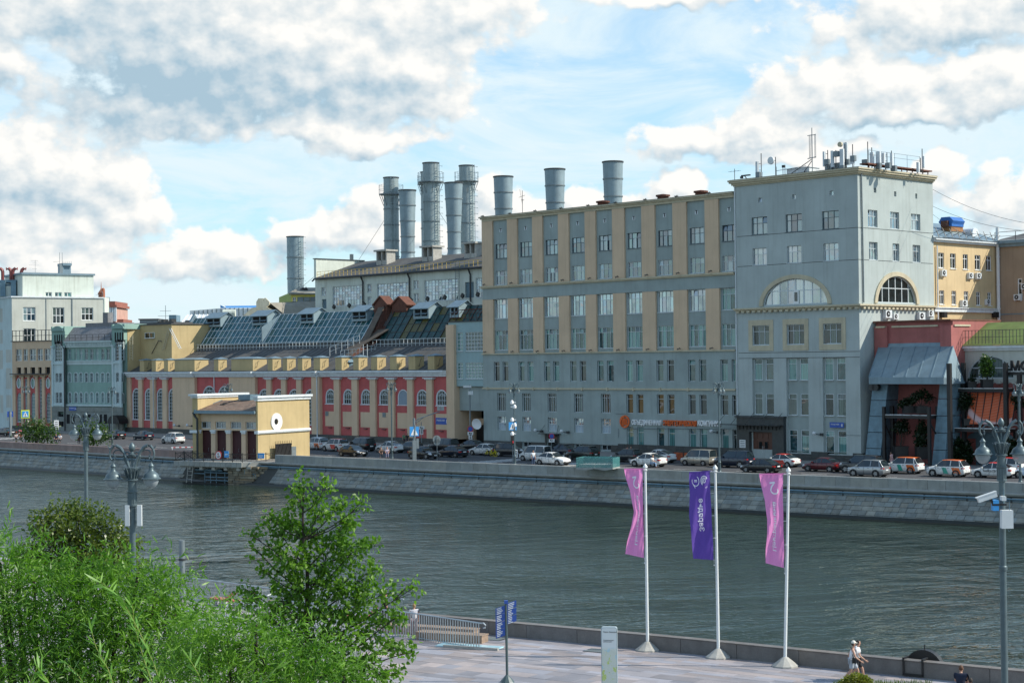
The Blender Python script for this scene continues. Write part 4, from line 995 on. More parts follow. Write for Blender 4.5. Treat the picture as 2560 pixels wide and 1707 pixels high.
for k in range(150):
 r=random.random(); t=tK+(tR-tK)*random.random()*.95; zt=zK+1.2+(zR-zK)*(t-tK)/(tR-tK)-.3
 z=zt-random.random()*2.4-.2; mb.box(bxA-.03,bxA,t,t+.35,z,z+.12)
HL.add('brick',mb,MT['brick_bright'],kind='stuff')
mb=MB(); mb.poly([(xs1,tK-.9,zK-.1),(xs2,tK-.9,zK-.1),(xs2,tR,zR-1.2),(xs1,tR,zR-1.2)]); HL.add('valley_brickwork',mb,MT['brick_red'])
mb=MB(); a=at(C3(700),750+.257*520,7); 
A0=HL.P(C3(640),750+.257*500,5.2); A1=HL.P(C3(1035),750+.257*290,9.5)
mb.prism([(A0[0]-.5,5.2,A0[1]+.1),(A0[0]+2.2,5.2,A0[1]+.1),(A1[0]+.6,9.5,A1[1]),(A1[0]-2.2,9.5,A1[1])],(0,0,.12)); HL.add('valley_cover',mb,MT['roof_brown'])
def rail(pts,h=1.0,step=1.0,r=.05,m='window_frame',name='handrail',B=None,mid=True):
 mb=MB()
 for a,b_ in zip(pts,pts[1:]):
  a=Vector(a);b_=Vector(b_);L=(b_-a).length;n_=max(1,int(L/step))
  mb.bar(a+Vector((0,0,h)),b_+Vector((0,0,h)),r)
  if mid: mb.bar(a+Vector((0,0,h*.5)),b_+Vector((0,0,h*.5)),r*.8)
  for i in range(n_+1): p=a.lerp(b_,i/n_); mb.bar(p,p+Vector((0,0,h)),r)
 return (B or HL).add(name,mb,MT[m])
w0=HL.P(C3(485),C3(0)-700+750+.257*545,3.0); w1=HL.P(C3(775),750+.257*425,6.5)
rail([(w0[0],3.0,w0[1]),(w1[0],6.5,w1[1])],1.4,.9); 
w0=HL.P(C3(590),750+.257*560,3.0); w1=HL.P(C3(740),750+.257*540,4.6); w2=HL.P(C3(925),750+.257*505,6.6); rail([(w0[0],3,w0[1]),(w1[0],4.6,w1[1]),(w2[0],6.6,w2[1])],1.1,.6)
q=HL.P(C3(850),900,4.0)
mb=MB(); mb.bar((q[0],4,zE+1.8),(q[0],4,zE+4),.06); mb.bar((q[0]-1.0,4,zE+1.8),(q[0]-1.0,4,zE+4),.06); HL.add('support',mb,MT['window_frame'])
xa,za=HL.P(C3(665),900,1.6); mb=MB(); mb.lathe([(0,0),(.75,0),(.75,.9),(1.0,1.0),(.75,1.35),(.65,1.35),(.65,1.7),(.95,1.85),(0,2.0)],10,(xa,1.6,11.2)); HL.add('roof_ventilator',mb,MT['steel_blue'])
for px,y_ in((C3(397),-.75),(C1(1143),-.45),(C1(1580),-.15)):
 x=hx(px); mb=MB(); mb.tube([(x-.8,y_-.5,10.6),(x,y_,9.9),(x,y_,.3),(x-.1,y_-.3,0)],.1,6); HL.add('drainpipe',mb,MT['trim_white'])
xs,zs=HL.P(C3(1577),750+1177*.257,-.1); plate(HL,xs,zs,2.9,.95,-.02,'РАУШСКАЯ','10')
for px,py in((1290,1300),(1385,1300)): x,z=HL.P(C1(px),620+py*.34014,-1.6); ball_lamp(HL,x,z,-1.1)
# ================================================================ YELLOW BLOCK AT THE LEFT END OF THE HALL
YB=Bld('yellow_end_block','plain yellow block with two roof ladders, left of the machine hall roof','building',s0=CT.L(HL.fr.W(0,0))[0],t0=HT)
x0=YB.P(313,1000)[0]; 
mb=MB(); mb.box(x0,-.02,-.02,12,0,19.3); mb.box(-.02,10.5,2.6,12,0,19.3)
YB.add('wall',mb,MT['plaster_yellow'])
mb=MB(); mb.box(x0-.2,10.7,2.4,12.3,19.31,19.5); mb.box(x0-.2,0,-.2,2.4,19.31,19.5); mb.box(x0+1,9,4,8,19.5,19.8); YB.add('roof',mb,MT['roof_dark'])
mb=MB(); a,z=YB.P(C1(1068),620+.34014*663,2.6); b_,z2=YB.P(C1(1138),620+.34014*620,2.6); 
window(YB,(a+b_)/2,z,b_-a,z2-z,(.5,.5),(1,),y=2.53,fm=MT['window_frame_white'],pm=MT['pane_dark'])
def ladder(B,a,b_,w_=.5,m='trim_beige',name='roof_ladder',n_=None,side=(1,0,0)):
 mb=MB();a=Vector(a);b_=Vector(b_);s_=Vector(side)*w_/2
 mb.bar(a-s_,b_-s_,.07);mb.bar(a+s_,b_+s_,.07);n_=n_ or int((b_-a).length/.45)
 for i in range(1,n_): p=a.lerp(b_,i/n_); mb.bar(p-s_,p+s_,.05)
 return B.add(name,mb,MT[m])
q=lambda px,py,t:(YB.P(C1(px),620+py*.34014,t)[0],t,YB.P(C1(px),620+py*.34014,t)[1])
ladder(YB,q(965,825,-.4),q(965,640,-.4),1.0)
ladder(YB,q(1200,750,2.4),q(1240,605,2.4),.6,'trim_beige'); ladder(YB,q(1325,740,2.0),q(1250,590,2.4),.6,'trim_white')
mb=MB(); mb.tube([q(1115,775,2.45),q(1165,680,2.45),q(1187,685,2.45)],.06,5); YB.add('bent_pipe',mb,MT['steel_dark'])
mb=MB(); [mb.box(2+k*1.3,2.8+k*1.3,5,6,19.5,20.1+.3*(k%2)) for k in range(4)]; YB.add('roof_box',mb,MT['steel_dark'])
# ================================================================ GLAZED LINK WITH THE GATEWAY
LK=Bld('glazed_link','narrow grey link building with two gridded window bands over a dark passage','building',s0=CT.P(1140,1000,0)[0])
lx=LK.P(1212,1000)[0]+.3
mb=MB(); z=lambda v:LK.P(1170,750+v*.257,0)[1]
bands=[(z(497),z(313)),(z(765),z(610))]
wx=[(LK.P(C3(1722),900)[0],LK.P(C3(1780),900)[0]),(LK.P(C3(1803),900)[0],lx-.4)]
ops=[(a,b_,z0,z1) for a,b_ in wx for z0,z1 in bands]
wall(mb,-1.5,lx,z(838),z(212),ops,y=0,depth=.3); LK.add('wall',mb,MT['plaster_bluegrey'])
mb=MB(); wall(mb,-1.5,lx,z(1075),z(838)-.01,y=.55,depth=.2); mb.poly([(-1.5,0,z(838)),(lx,0,z(838)),(lx,.6,z(838)),(-1.5,.6,z(838))])
for (a,b_) in((1765,1850),(1912,1985)): p,r=LK.P(C3(a),1000,.5)[0],LK.P(C3(b_),1000,.5)[0]; mb.box(p,r,.5,.55,z(1010),z(905))
LK.add('lower_wall',mb,MT['plaster_grey'])
mb=MB(); mb.box(-1.5,lx,1.0,11,z(1075),z(212)); LK.add('building_core',mb,MT['plaster_bluegrey'])
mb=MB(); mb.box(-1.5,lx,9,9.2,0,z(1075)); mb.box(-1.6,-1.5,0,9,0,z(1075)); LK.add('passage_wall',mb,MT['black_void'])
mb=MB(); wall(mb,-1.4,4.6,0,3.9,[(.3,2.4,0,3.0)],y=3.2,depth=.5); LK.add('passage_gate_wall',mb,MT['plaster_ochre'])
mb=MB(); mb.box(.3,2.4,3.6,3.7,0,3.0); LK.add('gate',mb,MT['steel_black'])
for i,(a,b_,z0,z1) in enumerate(ops): window(LK,(a+b_)/2,z0,b_-a,z1-z0,(1,)*(2 if i<2 else 6),(1,)*5,pm=MT['pane_teal'],y=.12,bar=.09,split=False)
mb=MB(); 
for k in range(9): mb.tube([(k*.75-1,.3,z(212)),(k*.75-1,.2,z(212)+1.0),(k*.75-.6,.6,z(212)+1.7),(k*.75-.1,2.5,z(212)+1.9)],.04,4)
mb.bar((-1.4,.2,z(212)+.6),(6,.2,z(212)+.6),.05); mb.bar((-1.4,.3,z(212)+1.4),(6,.4,z(212)+1.4),.05); LK.add('roof_truss',mb,MT['brick_red'])
mb=MB(); mb.box(-1.5,lx,-.15,11,z(212)+.01,z(212)+.12); LK.add('roof',mb,MT['roof_dark'])
mb=MB(); mb.T=Matrix.Translation((5.6,-1.0,z(1195)))@Matrix.Rotation(math.radians(100),4,'X')@Matrix.Rotation(.3,4,'Y'); mb.lathe([(0,0),(.4,.05),(.75,.22),(.78,.25),(.4,.1),(0,.06)],14); o=LK.add('satellite_dish',mb,MT['sign_white'],smooth=True)
mb=MB(); mb.bar((5.6,-1,z(1195)),(6.2,0,z(1195)),.08); LK.add('dish_arm',mb,MT['steel_dark'],parent=o)
# ================================================================ BOILER HOUSE
BH=Bld('boiler_house','pale boiler house with big gridded windows and dark pitched roof behind the hall','building',s0=-134.4,t0=24)
C2=lambda x:700+x*.2381
bp=lambda px,py,t=0:BH.P(C2(px),400+py*.2381,t)
BLN=BH.P(1215,700)[0]+25
ZE=27.5
def brect(a,b_,c,d_):
 p=bp(a,(c+d_)/2);q_=bp(b_,(c+d_)/2); return (p[0],q_[0],bp((a+b_)/2,d_)[1],bp((a+b_)/2,c)[1])
big=[brect(552,858,1322,1528),brect(1018,1345,1292,1502),brect(1517,1866,1255,1475),brect(2055,2300,1232,1440)]
sm=[brect(435,482,1337,1422),brect(915,962,1302,1390),brect(918,965,1435,1515),brect(1402,1457,1265,1355),brect(1405,1462,1400,1487)]
louv=[brect(1942,2035,1282,1445),brect(440,487,1462,1560)]
mb=MB(); wall(mb,0,BLN,8,ZE,big+sm+louv,y=0,depth=.4); BH.add('wall',mb,MT['plaster_cream'])
for w_ in big: window(BH,(w_[0]+w_[1])/2,w_[2],w_[1]-w_[0],w_[3]-w_[2],(1,)*10,(.30,.14,.14,.14,.14,.14),pm=MT['pane_painted_sky'],y=.2,bar=.10)
for w_ in sm: window(BH,(w_[0]+w_[1])/2,w_[2],w_[1]-w_[0],w_[3]-w_[2],(1,1),(1,1),pm=MT['pane_sky'],y=.2,bar=.1)
for w_ in louv:
 mb=MB(); mb.box(w_[0],w_[1],.3,.36,w_[2],w_[3]); [mb.box(w_[0],w_[1],.2,.3,z_,z_+.06) for z_ in np.arange(w_[2],w_[3],.22)]; BH.add('louvre',mb,MT['steel_blue'])
mb=MB(); mb.box(.05,BLN,.42,24,8,ZE-.1); BH.add('building_core',mb,MT['plaster_cream'])
ZR2=30.75; tRd=10
mb=MB(); mb.prism([(.6,-.6,ZE-.05),(.6,tRd,ZR2),(.6,24,ZE+.4),(.6,24,ZE+.1),(.6,tRd,ZR2-.3),(.6,-.6,ZE-.3)],(BLN-.6,0,0)); BH.add('roof',mb,MT['roof_dark'])
mb=MB(); mb.box(-.05,.55,-.2,tRd+1,ZE-.3,30.9); BH.add('end_parapet',mb,MT['plaster_cream'])
mb=MB(); mb.box(-.2,.7,-.35,tRd+1,30.91,31.05); mb.bar((0,.0,ZE-.1),(0,-.7,ZE-.6),.2) ; mb.tube([(.5,-.75,ZE-.25),(BLN,-.75,ZE-.25)],.13,6); BH.add('gutter',mb,MT['steel_dark'])
mb=MB()
for x in np.arange(1,BLN,1.1): mb.bar((x,-.3,ZE-.02),(x,-.3,ZE+1.05),.05)
for z_ in(.55,1.05): mb.bar((1,-.3,ZE+z_),(BLN,-.3,ZE+z_),.06)
BH.add('roof_railing',mb,MT['rail_yellow'])
for px in(880,1370,2010):
 x=bp(px,1300)[0]; mb=MB(); mb.tube([(x,-.7,ZE-.3),(x,-.25,ZE-1.2),(x,-.25,16)],.15,6); BH.add('drainpipe',mb,MT['steel_dark'])
ladder(BH,(bp(1885,1500)[0],-.5,20.6),(bp(1885,1150)[0],-.5,28.4),.9,'steel_grey','wall_ladder')
for px in(595,755,910,1070,1240,1400,1575,1755,1940,2100):
 x,z_=bp(px,1555-.085*(px-595)); mb=MB(); mb.bar((x,-.1,z_),(x+.8,-1.1,z_+.1),.06); mb.T=Matrix.Translation((x+.9,-1.3,z_+.2))@Matrix.Rotation(.6,4,'Y'); mb.box(-.3,.3,-.15,.15,-.35,.3); BH.add('floodlight',mb,MT['steel_black'])
for px in(1105,1590,2035):
 x=bp(px,1000,7)[0]; e0,e1=29.3,31.9; mb=MB(); mb.box(x-1.3,x-1.0,6,8,e0,e1); mb.box(x+.05,x+.35,6,8,e0,e1); mb.box(x+1.3,x+1.6,6,8,e0,e1); mb.box(x-1.0,x+1.3,7.7,8,e0,e1); mb.box(x-1.0,x+1.3,6,7.7,e0,e0+1.0); mb.box(x-1.6,x+1.9,5.6,8.4,e1,e1+.3); BH.add('vent_hood',mb,MT['concrete'])
x=bp(785,1020,10)[0]; mb=MB(); mb.box(x-.25,x+.25,9,9.5,30,32.2); BH.add('roof_stub',mb,MT['concrete'])
mb=MB(); mb.box(bp(380,1500)[0],BLN,-6,-.02,18.5,19.2); BH.add('lower_roof',mb,MT['roof_dark'])
# ================================================================ LEFT-HAND BUILDINGS
cb=lambda x,y:(x*340/2221,620+y*340/2221)
cc=lambda x,y:(x*340/1777,840+y*340/1777)
_a,_b=gnd(35,1086,-.8),gnd(314,1092,-.8); _u=(_b-_a).normalized()
FLr=Fr((_a.x,_a.y),(_u.x,_u.y))
_c=gnd(32,1086,-.8); WA=Bld('white_block','white modernist block with a stepped top and three square windows, far left','building',fr=Fr((_c.x,_c.y),(.84,.5426)))
P=lambda x,y,t=0:WA.P(*cb(x,y),t)
wz=[(375,580,965,1190),(858,1050,970,1232),(1330,1523,972,1180),(382,580,1312,1540),(862,950,1290,1500)]
ws=[(P(a,c)[0],P(b_,c)[0],P((a+b_)/2,d_)[1],P((a+b_)/2,c)[1]) for a,b_,c,d_ in wz]
xe=P(1682,900)[0]; zt=P(900,815)[1]
mb=MB(); wall(mb,0,xe,0,zt,ws,y=0,depth=.4); WA.add('wall',mb,MT['plaster_white'])
mb=MB(); mb.box(.02,xe-.02,.42,22,0,zt-.05); WA.add('building_core',mb,MT['plaster_white'])
mb=MB(); mb.box(-.2,xe+.2,-.2,22,zt,zt+.25); WA.add('cornice',mb,MT['trim_white'])
for i,(a,b_,c,d_) in enumerate(ws): window(WA,(a+b_)/2,c,b_-a,d_-c,(1,1,1),(1,1),pm=MT['pane_dark' if i!=0 else 'pane_sky'],fm=MT['window_frame_white'],y=.2,bar=.12)
mb=MB(); x=P(745,900)[0]; mb.box(x,x+.15,-.08,0,8,zt); x=P(1168,900)[0]; mb.box(x,x+.2,-.12,0,8,zt); WA.add('drainpipe',mb,MT['steel_grey'])
x0,x1=P(368,600,2.5)[0],P(1528,600,2.5)[0]; z1=P(900,440,2.5)[1]
op=[(P(a,750,2.5)[0],P(b_,750,2.5)[0],P(900,795,2.5)[1],P(900,720,2.5)[1]) for a,b_ in((742,850),(895,1012),(1048,1168))]
mb=MB(); wall(mb,x0,x1,zt,z1,op,y=2.5,depth=.35); mb.poly([(x0,2.5,zt),(x0,14,zt),(x0,14,z1),(x0,2.5,z1)]); mb.poly([(x1,2.5,zt),(x1,14,zt),(x1,14,z1),(x1,2.5,z1)]); WA.add('upper_wall',mb,MT['plaster_cream'])
mb=MB(); mb.box(x0+.02,x1-.02,2.9,14,zt,z1-.02); WA.add('upper_core',mb,MT['plaster_cream'])
for a,b_,c,d_ in op: window(WA,(a+b_)/2,c,b_-a,d_-c,(1,1),(1,),pm=MT['pane_teal'],fm=MT['window_frame_white'],y=2.7,bar=.1)
mb=MB(); mb.box(x0-.25,x1+.25,2.25,14.2,z1,z1+.35); WA.add('upper_cornice',mb,MT['roof_zinc'])
xa,xb=P(1025,340,6)[0],P(1158,340,6)[0]; mb=MB(); h0=z1+.35; wall(mb,xa,xb,h0,h0+2.1,[(xa+.2,xb-.2,h0+1.0,h0+1.6)],y=6,depth=.2); mb.box(xa,xb,6.25,9,h0,h0+2.1); mb.box(xa-.1,xb+.1,5.7,9,h0+1.7,h0+2.2)
for k in range(5): mb.bar((xa+k*(xb-xa)/4,5.8,h0+2.2),(xa+k*(xb-xa)/4,5.8,h0+2.6),.05)
WA.add('roof_cabin',mb,MT['roof_zinc']); 
mb=MB(); mb.bar((xa-.6,6,h0),(xa-.6,6,h0+4.3),.07); mb.bar((xa-.1,6,h0),(xa-.1,6,h0+4.3),.07); mb.bar((xa-.6,6,h0+2.5),(xa-1.9,6,h0+2.4),.05); mb.box(xa-.7,xa-.05,5.8,6.3,h0,h0+2.0); WA.add('roof_mast',mb,MT['steel_grey'])
x=P(575,300,5)[0]; mb=MB(); mb.bar((x,5,h0),(x,5,h0+2.6),.05); [mb.bar((x-w_,5,h0+z_),(x+w_*.6,5,h0+z_),.035) for w_,z_ in((.9,2.5),(.5,2.0),(1.3,1.6),(.6,.9))]; WA.add('aerial',mb,MT['steel_grey'])
sd_=Fr(WA.fr.o,WA.fr.b)
LS=MB()
mb=MB(); LSx=[]
def Ls(x,y):
 q=Fr(WA.fr.o,(-WA.fr.b[0],-WA.fr.b[1])); r=q.P(*cb(x,y)); return (-r[0],r[1])
def Lc(x,y):
 q=Fr(WA.fr.o,(-WA.fr.b[0],-WA.fr.b[1])); r=q.P(*cc(x,y)); return (-r[0],r[1])
M_=Matrix.Translation((0,0,0))@Matrix.Rotation(-math.pi/2,4,'Z')
ops=[]
for (a,b_,c,d_) in((0,45,990,1210),(0,45,1335,1560)):
 t0,zA=Ls(a,c);t1,zB=Ls(b_,d_); ops.append((-t0,-t1,Ls(20,d_)[1],Ls(20,c)[1]))
for (a,b_,c,d_) in((78,145,178,345),(78,145,418,690),(78,145,770,935),(0,40,185,430),(0,40,770,1000),(80,110,1015,1100)):
 t0,t1=Lc(a,500)[0],Lc(b_,500)[0]; ops.append((-t0,-t1,Lc((a+b_)/2,d_)[1],Lc((a+b_)/2,c)[1]))
ops=[(min(o[0],o[1]),max(o[0],o[1]),o[2],o[3]) for o in ops]
mb.T=M_; wall(mb,-24,0,0,zt,ops,y=0,depth=.4); mb.T=None; WA.add('river_wall',mb,MT['plaster_mint_white'])
for o in ops: window(WA,(o[0]+o[1])/2,o[2],o[1]-o[0],o[3]-o[2],(1,1,1),(1,)*max(1,int((o[3]-o[2])/2.5)),pm=MT['pane_sky'],y=.2,face='l',fx=(0,0),bar=.1)
VP=Bld('rooftop_vent_plant','blue-grey rooftop plant with four dark red swan-neck vent pipes, far left','rooftop plant',fr=Fr(WA.fr.W(-2,9),(1,0)))
P2=lambda x,y,t=0:VP.P(*cb(x,y),t)
x0_,z0_=P2(-200,570); x1_,z1_=P2(355,520); mb=MB(); mb.box(x0_,x1_,0,4,P2(0,565)[1],z1_); mb.box(x0_,x1_,.5,6,zt-2,P2(0,590)[1]); 
for a in(10,185): xx=P2(a,600)[0]; mb.box(xx,xx+1.0,-.4,0,P2(0,790)[1],z1_)
VP.add('housing',mb,MT['steel_blue'])
mb=MB(); mb.box(x0_,P2(240,700)[0],.2,.4,P2(0,800)[1],P2(0,620)[1]); VP.add('panel',mb,MT['plaster_cream'])
for a,sd__ in((45,-1),(180,-1),(210,1),(350,1)):
 xx,z_=P2(a,500,1.5); mb=MB(); mb.tube([(xx,1.5,z_-.3),(xx,1.5,z_+1.3),(xx+sd__*.12,1.5,z_+1.7),(xx+sd__*.45,1.5,z_+1.95),(xx+sd__*.9,1.5,z_+1.9)],.33,9); VP.add('vent_pipe',mb,mat('pipe_red',(.22,.05,.045),.5,.15,2),smooth=True)
OB=Bld('ochre_bay_building','small ochre building with five tall red bays between white and mint buildings','building',fr=FLr)
P=lambda x,y,t=0:OB.P(*cc(x,y),t)
xe=P(705,600)[0]; zt2=P(440,70)[1]
up5=[(220,300),(318,378),(400,485),(500,575),(595,690)]; 
ops=[(P(a,240)[0],P(b_,240)[0],P(440,322)[1],P(440,168)[1]) for a,b_ in up5]
gal=[(P(a,450)[0],P(b_,450)[0],P(440,492)[1],P(440,408)[1]) for a,b_ in((232,290),(325,370),(410,475),(512,560),(605,670))]
mb=MB(); wall(mb,0,xe,P(440,515)[1],zt2,ops+gal,y=-.3,depth=.5); OB.add('wall',mb,MT['plaster_ochre'])
for a,b_,c,d_ in ops: window(OB,(a+b_)/2,c,b_-a,d_-c,(1,1),(1,1),pm=MT['pane_sky'],y=0,bar=.12)
mb=MB(); 
for a,b_,c,d_ in gal: mb.box(a,b_,.1,.2,c,d_)
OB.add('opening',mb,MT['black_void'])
bays=[(218,288,'o'),(322,368,'t'),(402,470,'o'),(510,560,'t'),(600,672,'o')]
zb=P(440,515)[1]; ops=[]
for a,b_,k in bays:
 c=(P(a,800)[0]+P(b_,800)[0])/2; w_=(P(b_,800)[0]-P(a,800)[0])
 if k=='o': ops.append((c-w_*.44,c+w_*.44,P(440,1125)[1],P(440,738)[1],P(440,830)[1])); 
 else: ops.append((c-w_*.42,c+w_*.42,P(440,1125)[1],P(440,560)[1]))
mb=MB(); wall(mb,0,xe,.0,zb,ops,y=0,depth=.35); OB.add('bay_wall',mb,MT['plaster_red'])
for o in ops:
 if len(o)>4: window(OB,(o[0]+o[1])/2,o[2],o[1]-o[0],o[3]-o[2],(1,1,1,1),(1,)*9,pm=MT['pane_blind'] if False else MT['pane_teal'],y=.15,arch=o[4]-o[2],bar=.07,fm=MT['window_frame'])
 else: window(OB,(o[0]+o[1])/2,o[2],o[1]-o[0],o[3]-o[2],(1,1,1),(1,)*12,pm=MT['pane_teal'],y=.15,bar=.07,split=False)
for a,b_,k in bays:
 if k=='o':
  c=(P(a,800)[0]+P(b_,800)[0])/2; z_=P(440,615)[1]; mb=MB(); 
  for i in range(14):
   a0=2*math.pi*i/14;a1=2*math.pi*(i+1)/14; mb.bar((c+.5*math.cos(a0),-.05,z_+.95*math.sin(a0)),(c+.5*math.cos(a1),-.05,z_+.95*math.sin(a1)),.18)
  w_=OB.add('oval_window',mb,MT['trim_white']); mb=MB(); mb.poly([(c+.45*math.cos(t),-.02,z_+.9*math.sin(t)) for t in np.linspace(0,2*math.pi,15)[:-1]]); OB.add('pane',mb,MT['pane_teal'],parent=w_)
for a,b_ in((178,216),(290,318),(372,400),(474,506),(564,598),(676,705)):
 mb=MB(); xa,xb=P(a,800)[0],P(b_,800)[0]; mb.box(xa,xb,-.3,0,.6,zb-.3); OB.add('pilaster',mb,MT['plaster_ochre'])
 mb=MB(); mb.box(xa-.3,xb+.3,-.5,0,zb-.3,zb-.05); OB.add('pilaster_capital',mb,MT['trim_beige'])
mb=MB(); mb.box(P(200,500)[0],P(660,500)[0],-1.4,-.3,P(440,500)[1],P(440,488)[1]); OB.add('canopy',mb,MT['roof_dark'])
mb=MB(); mb.box(.05,xe-.05,.5,12,0,zt2-.05); OB.add('building_core',mb,MT['plaster_ochre'])
mb=MB(); mb.box(-.2,xe,-.5,12,zt2,zt2+.15); OB.add('roof',mb,MT['roof_dark'])
rail([(0,-.2,zt2+.1),(xe,-.2,zt2+.1)],2.0,1.0,.10,'steel_dark','roof_railing',OB)
mb=MB(); mb.box(0,xe,-.45,-.3,0,.9); OB.add('plinth',mb,MT['granite_dark'])
MBd=Bld('mint_building','mint green building with white bays, rows of small arched windows and a grey mansard','building',fr=Fr(FLr.W(xe+.02,0),FLr.u))
P=lambda x,y,t=0:MBd.P(*cc(x,y),t)
xe2=P(1628,600)[0]; xL,xR=P(880,600)[0],P(1492,600)[0]; zg=P(1200,925)[1]; zc=P(1200,60)[1]
cols=[905,985,1052,1122,1193,1265,1337,1408,1478]; ops=[]
for c in cols:
 x=P(c+8,600)[0]; ops.append((x-.42,x+.42,P(c,310)[1],P(c,168)[1])); ops.append((x-.4,x+.4,P(c,605)[1],P(c,482)[1],P(c,505)[1])); ops.append((x-.4,x+.4,P(c,875)[1],P(c,738)[1],P(c,770)[1]))
ops=[o for o in ops if o[1]<xR]
mb=MB(); wall(mb,xL,xR,zg,zc,ops,y=0,depth=.3); MBd.add('wall',mb,MT['plaster_mint'])
for o in ops: window(MBd,(o[0]+o[1])/2,o[2],o[1]-o[0],o[3]-o[2],(1,1),(.6,.4),pm=MT['pane_teal'],y=.15,arch=(o[4]-o[2]) if len(o)>4 else None,split=False,bar=.07,sill=False)
mb=MB()
for o in ops:
 if len(o)>4:
  A=arch_pts(o[0]-.16,o[1]+.16,o[4],o[3]+.16,8);B_=arch_pts(o[0],o[1],o[4],o[3],8)
  for i in range(8): mb.prism([(A[i][0],-.07,A[i][1]),(A[i+1][0],-.07,A[i+1][1]),(B_[i+1][0],-.07,B_[i+1][1]),(B_[i][0],-.07,B_[i][1])],(0,.06,0))
  mb.box(o[0]-.16,o[0],-.07,0,o[2],o[4]); mb.box(o[1],o[1]+.16,-.07,0,o[2],o[4])
MBd.add('window_trim',mb,MT['plaster_mint_white'],kind='stuff')
for (xa,xb,cx) in((0,xL,[P(772,600)[0],P(818,600)[0]]),(xR,xe2,[P(1562,600)[0],P(1612,600)[0]])):
 o2=[]; cm=(cx[0]+cx[1])/2
 o2.append((cm-1.0,cm+1.0,P(800,330)[1],P(800,60)[1],P(800,110)[1]))
 for x in cx: o2.append((x-.38,x+.38,P(800,600)[1],P(800,485)[1],P(800,505)[1])); o2.append((x-.38,x+.38,P(800,875)[1],P(800,735)[1],P(800,765)[1]))
 zt3=P(800,-60)[1] if xa==0 else P(1570,-90)[1]
 mb=MB(); wall(mb,xa,xb,zg,P(800,170)[1],o2,y=-.5,depth=.4); MBd.add('bay_wall',mb,MT['plaster_mint_white'])
 mb=MB(); wall(mb,xa,xb,P(800,170)[1],zt3,o2,y=-.5,depth=.4); mb.poly([(xa,-.5,zc),(xa,6,zc),(xa,6,zt3),(xa,-.5,zt3)]); mb.poly([(xb,-.5,zc),(xb,6,zc),(xb,6,zt3),(xb,-.5,zt3)]); mb.poly([(xa,-.5,zt3),(xb,-.5,zt3),(xb,6,zt3),(xa,6,zt3)]); MBd.add('bay_tower',mb,MT['plaster_mint'])
 for o in o2: window(MBd,(o[0]+o[1])/2,o[2],o[1]-o[0],o[3]-o[2],(1,1,1) if o[1]-o[0]>1 else (1,1),(1,)*(6 if o[1]-o[0]>1 else 2),pm=MT['pane_dark'],y=-.3,arch=(o[4]-o[2]),split=False,bar=.08,sill=False)
 mb=MB()
 for x in(xa+.15,xb-.55): mb.box(x,x+.4,-.75,-.5,zg,P(800,150)[1]); mb.box(x-.1,x+.5,-.9,-.5,P(800,150)[1],P(800,130)[1])
 mb.box(xa,xb,-.7,-.5,P(800,370)[1],P(800,345)[1]); mb.box(xa,xb,-.7,-.5,P(800,910)[1],P(800,885)[1])
 MBd.add('bay_trim',mb,MT['plaster_mint_white'])
 mb=MB()
 for k in range(4): x=cm-1.1+k*.62; mb.box(x,x+.34,-.52,-.4,zt3-2.3,zt3-.6)
 MBd.add('loophole',mb,MT['black_void'])
 mb=MB(); n_=10; mb.prism([(cm+1.5*math.cos(math.pi*i/n_),-.8,zt3+.05+.95*math.sin(math.pi*i/n_)) for i in range(n_+1)],(0,7,0)); mb.box(xa,cm-1.5,-.6,6,zt3,zt3+.9); mb.box(cm+1.5,xb,-.6,6,zt3,zt3+.9); MBd.add('bay_crest',mb,MT['plaster_mint'])
mb=MB(); mb.box(xL,xR,-.12,0,P(1200,372)[1],P(1200,330)[1]); mb.box(xL,xR,-.3,0,P(1200,330)[1],P(1200,318)[1]); mb.box(xL,xR,-.35,0,P(1200,915)[1],P(1200,890)[1]); MBd.add('string_course',mb,MT['plaster_mint_white'])
mb=MB(); mb.box(xL,xR,-.35,0,P(1200,145)[1],P(1200,85)[1]); 
for k in range(30): x=xL+.2+k*(xR-xL-.4)/30; mb.box(x,x+.22,-.6,-.35,P(1200,120)[1],P(1200,88)[1])
mb.box(xL,xR,-.8,0,P(1200,85)[1],zc); MBd.add('cornice',mb,MT['plaster_mint_white'])
zm=P(1200,-10)[1]+1.6; mb=MB(); mb.add([(xL,-.9,zc),(xR,-.9,zc),(xR,1.6,zm),(xL,1.6,zm),(xL,10,zm),(xR,10,zm)],[(0,1,2,3),(3,2,5,4)])
MBd.add('mansard_roof',mb,MT['roof_zinc'] if False else mat('slate_grey',(.19,.19,.2),.7,.25,2.5,.4,6,streak=.4))
rail([(xL,-.8,zc+.1),(xR,-.8,zc+.1)],1.0,1.4,.07,'steel_dark','roof_railing',MBd)
mb=MB(); mb.box(xL+3,xR-1,1.8,6,zm,zm+.7); mb.box(xR-5.5,xR-4.2,2.5,3.8,zm,zm+2.6); MBd.add('roof_box',mb,MT['slate_grey'] if 'slate_grey' in MT else MT['roof_dark'])
mb=MB(); 
for r_,(z0,z1) in enumerate(zip(np.linspace(0,zg,6)[:-1],np.linspace(0,zg,6)[1:])):
 x=0
 while x<xe2-.1:
  x2=min(x+(1.6 if r_%2 else 1.9),xe2); door=P(765,900)[0]<(x+x2)/2<P(832,900)[0] and z0<zg*.75
  if not door: mb.box(x+.02,x2-.02,-.62,-.3,z0+.02,z1-.02)
  x=x2
MBd.add('rusticated_base',mb,mat('rustic_grey',(.22,.235,.215),.85,.12,1,.3,20,rnd=.06))
mb=MB(); 
for c in(925,990,1135,1200,1345,1412): x=P(c,1080)[0]; mb.box(x-.4,x+.4,-.66,-.6,P(c,1140)[1],P(c,1020)[1])
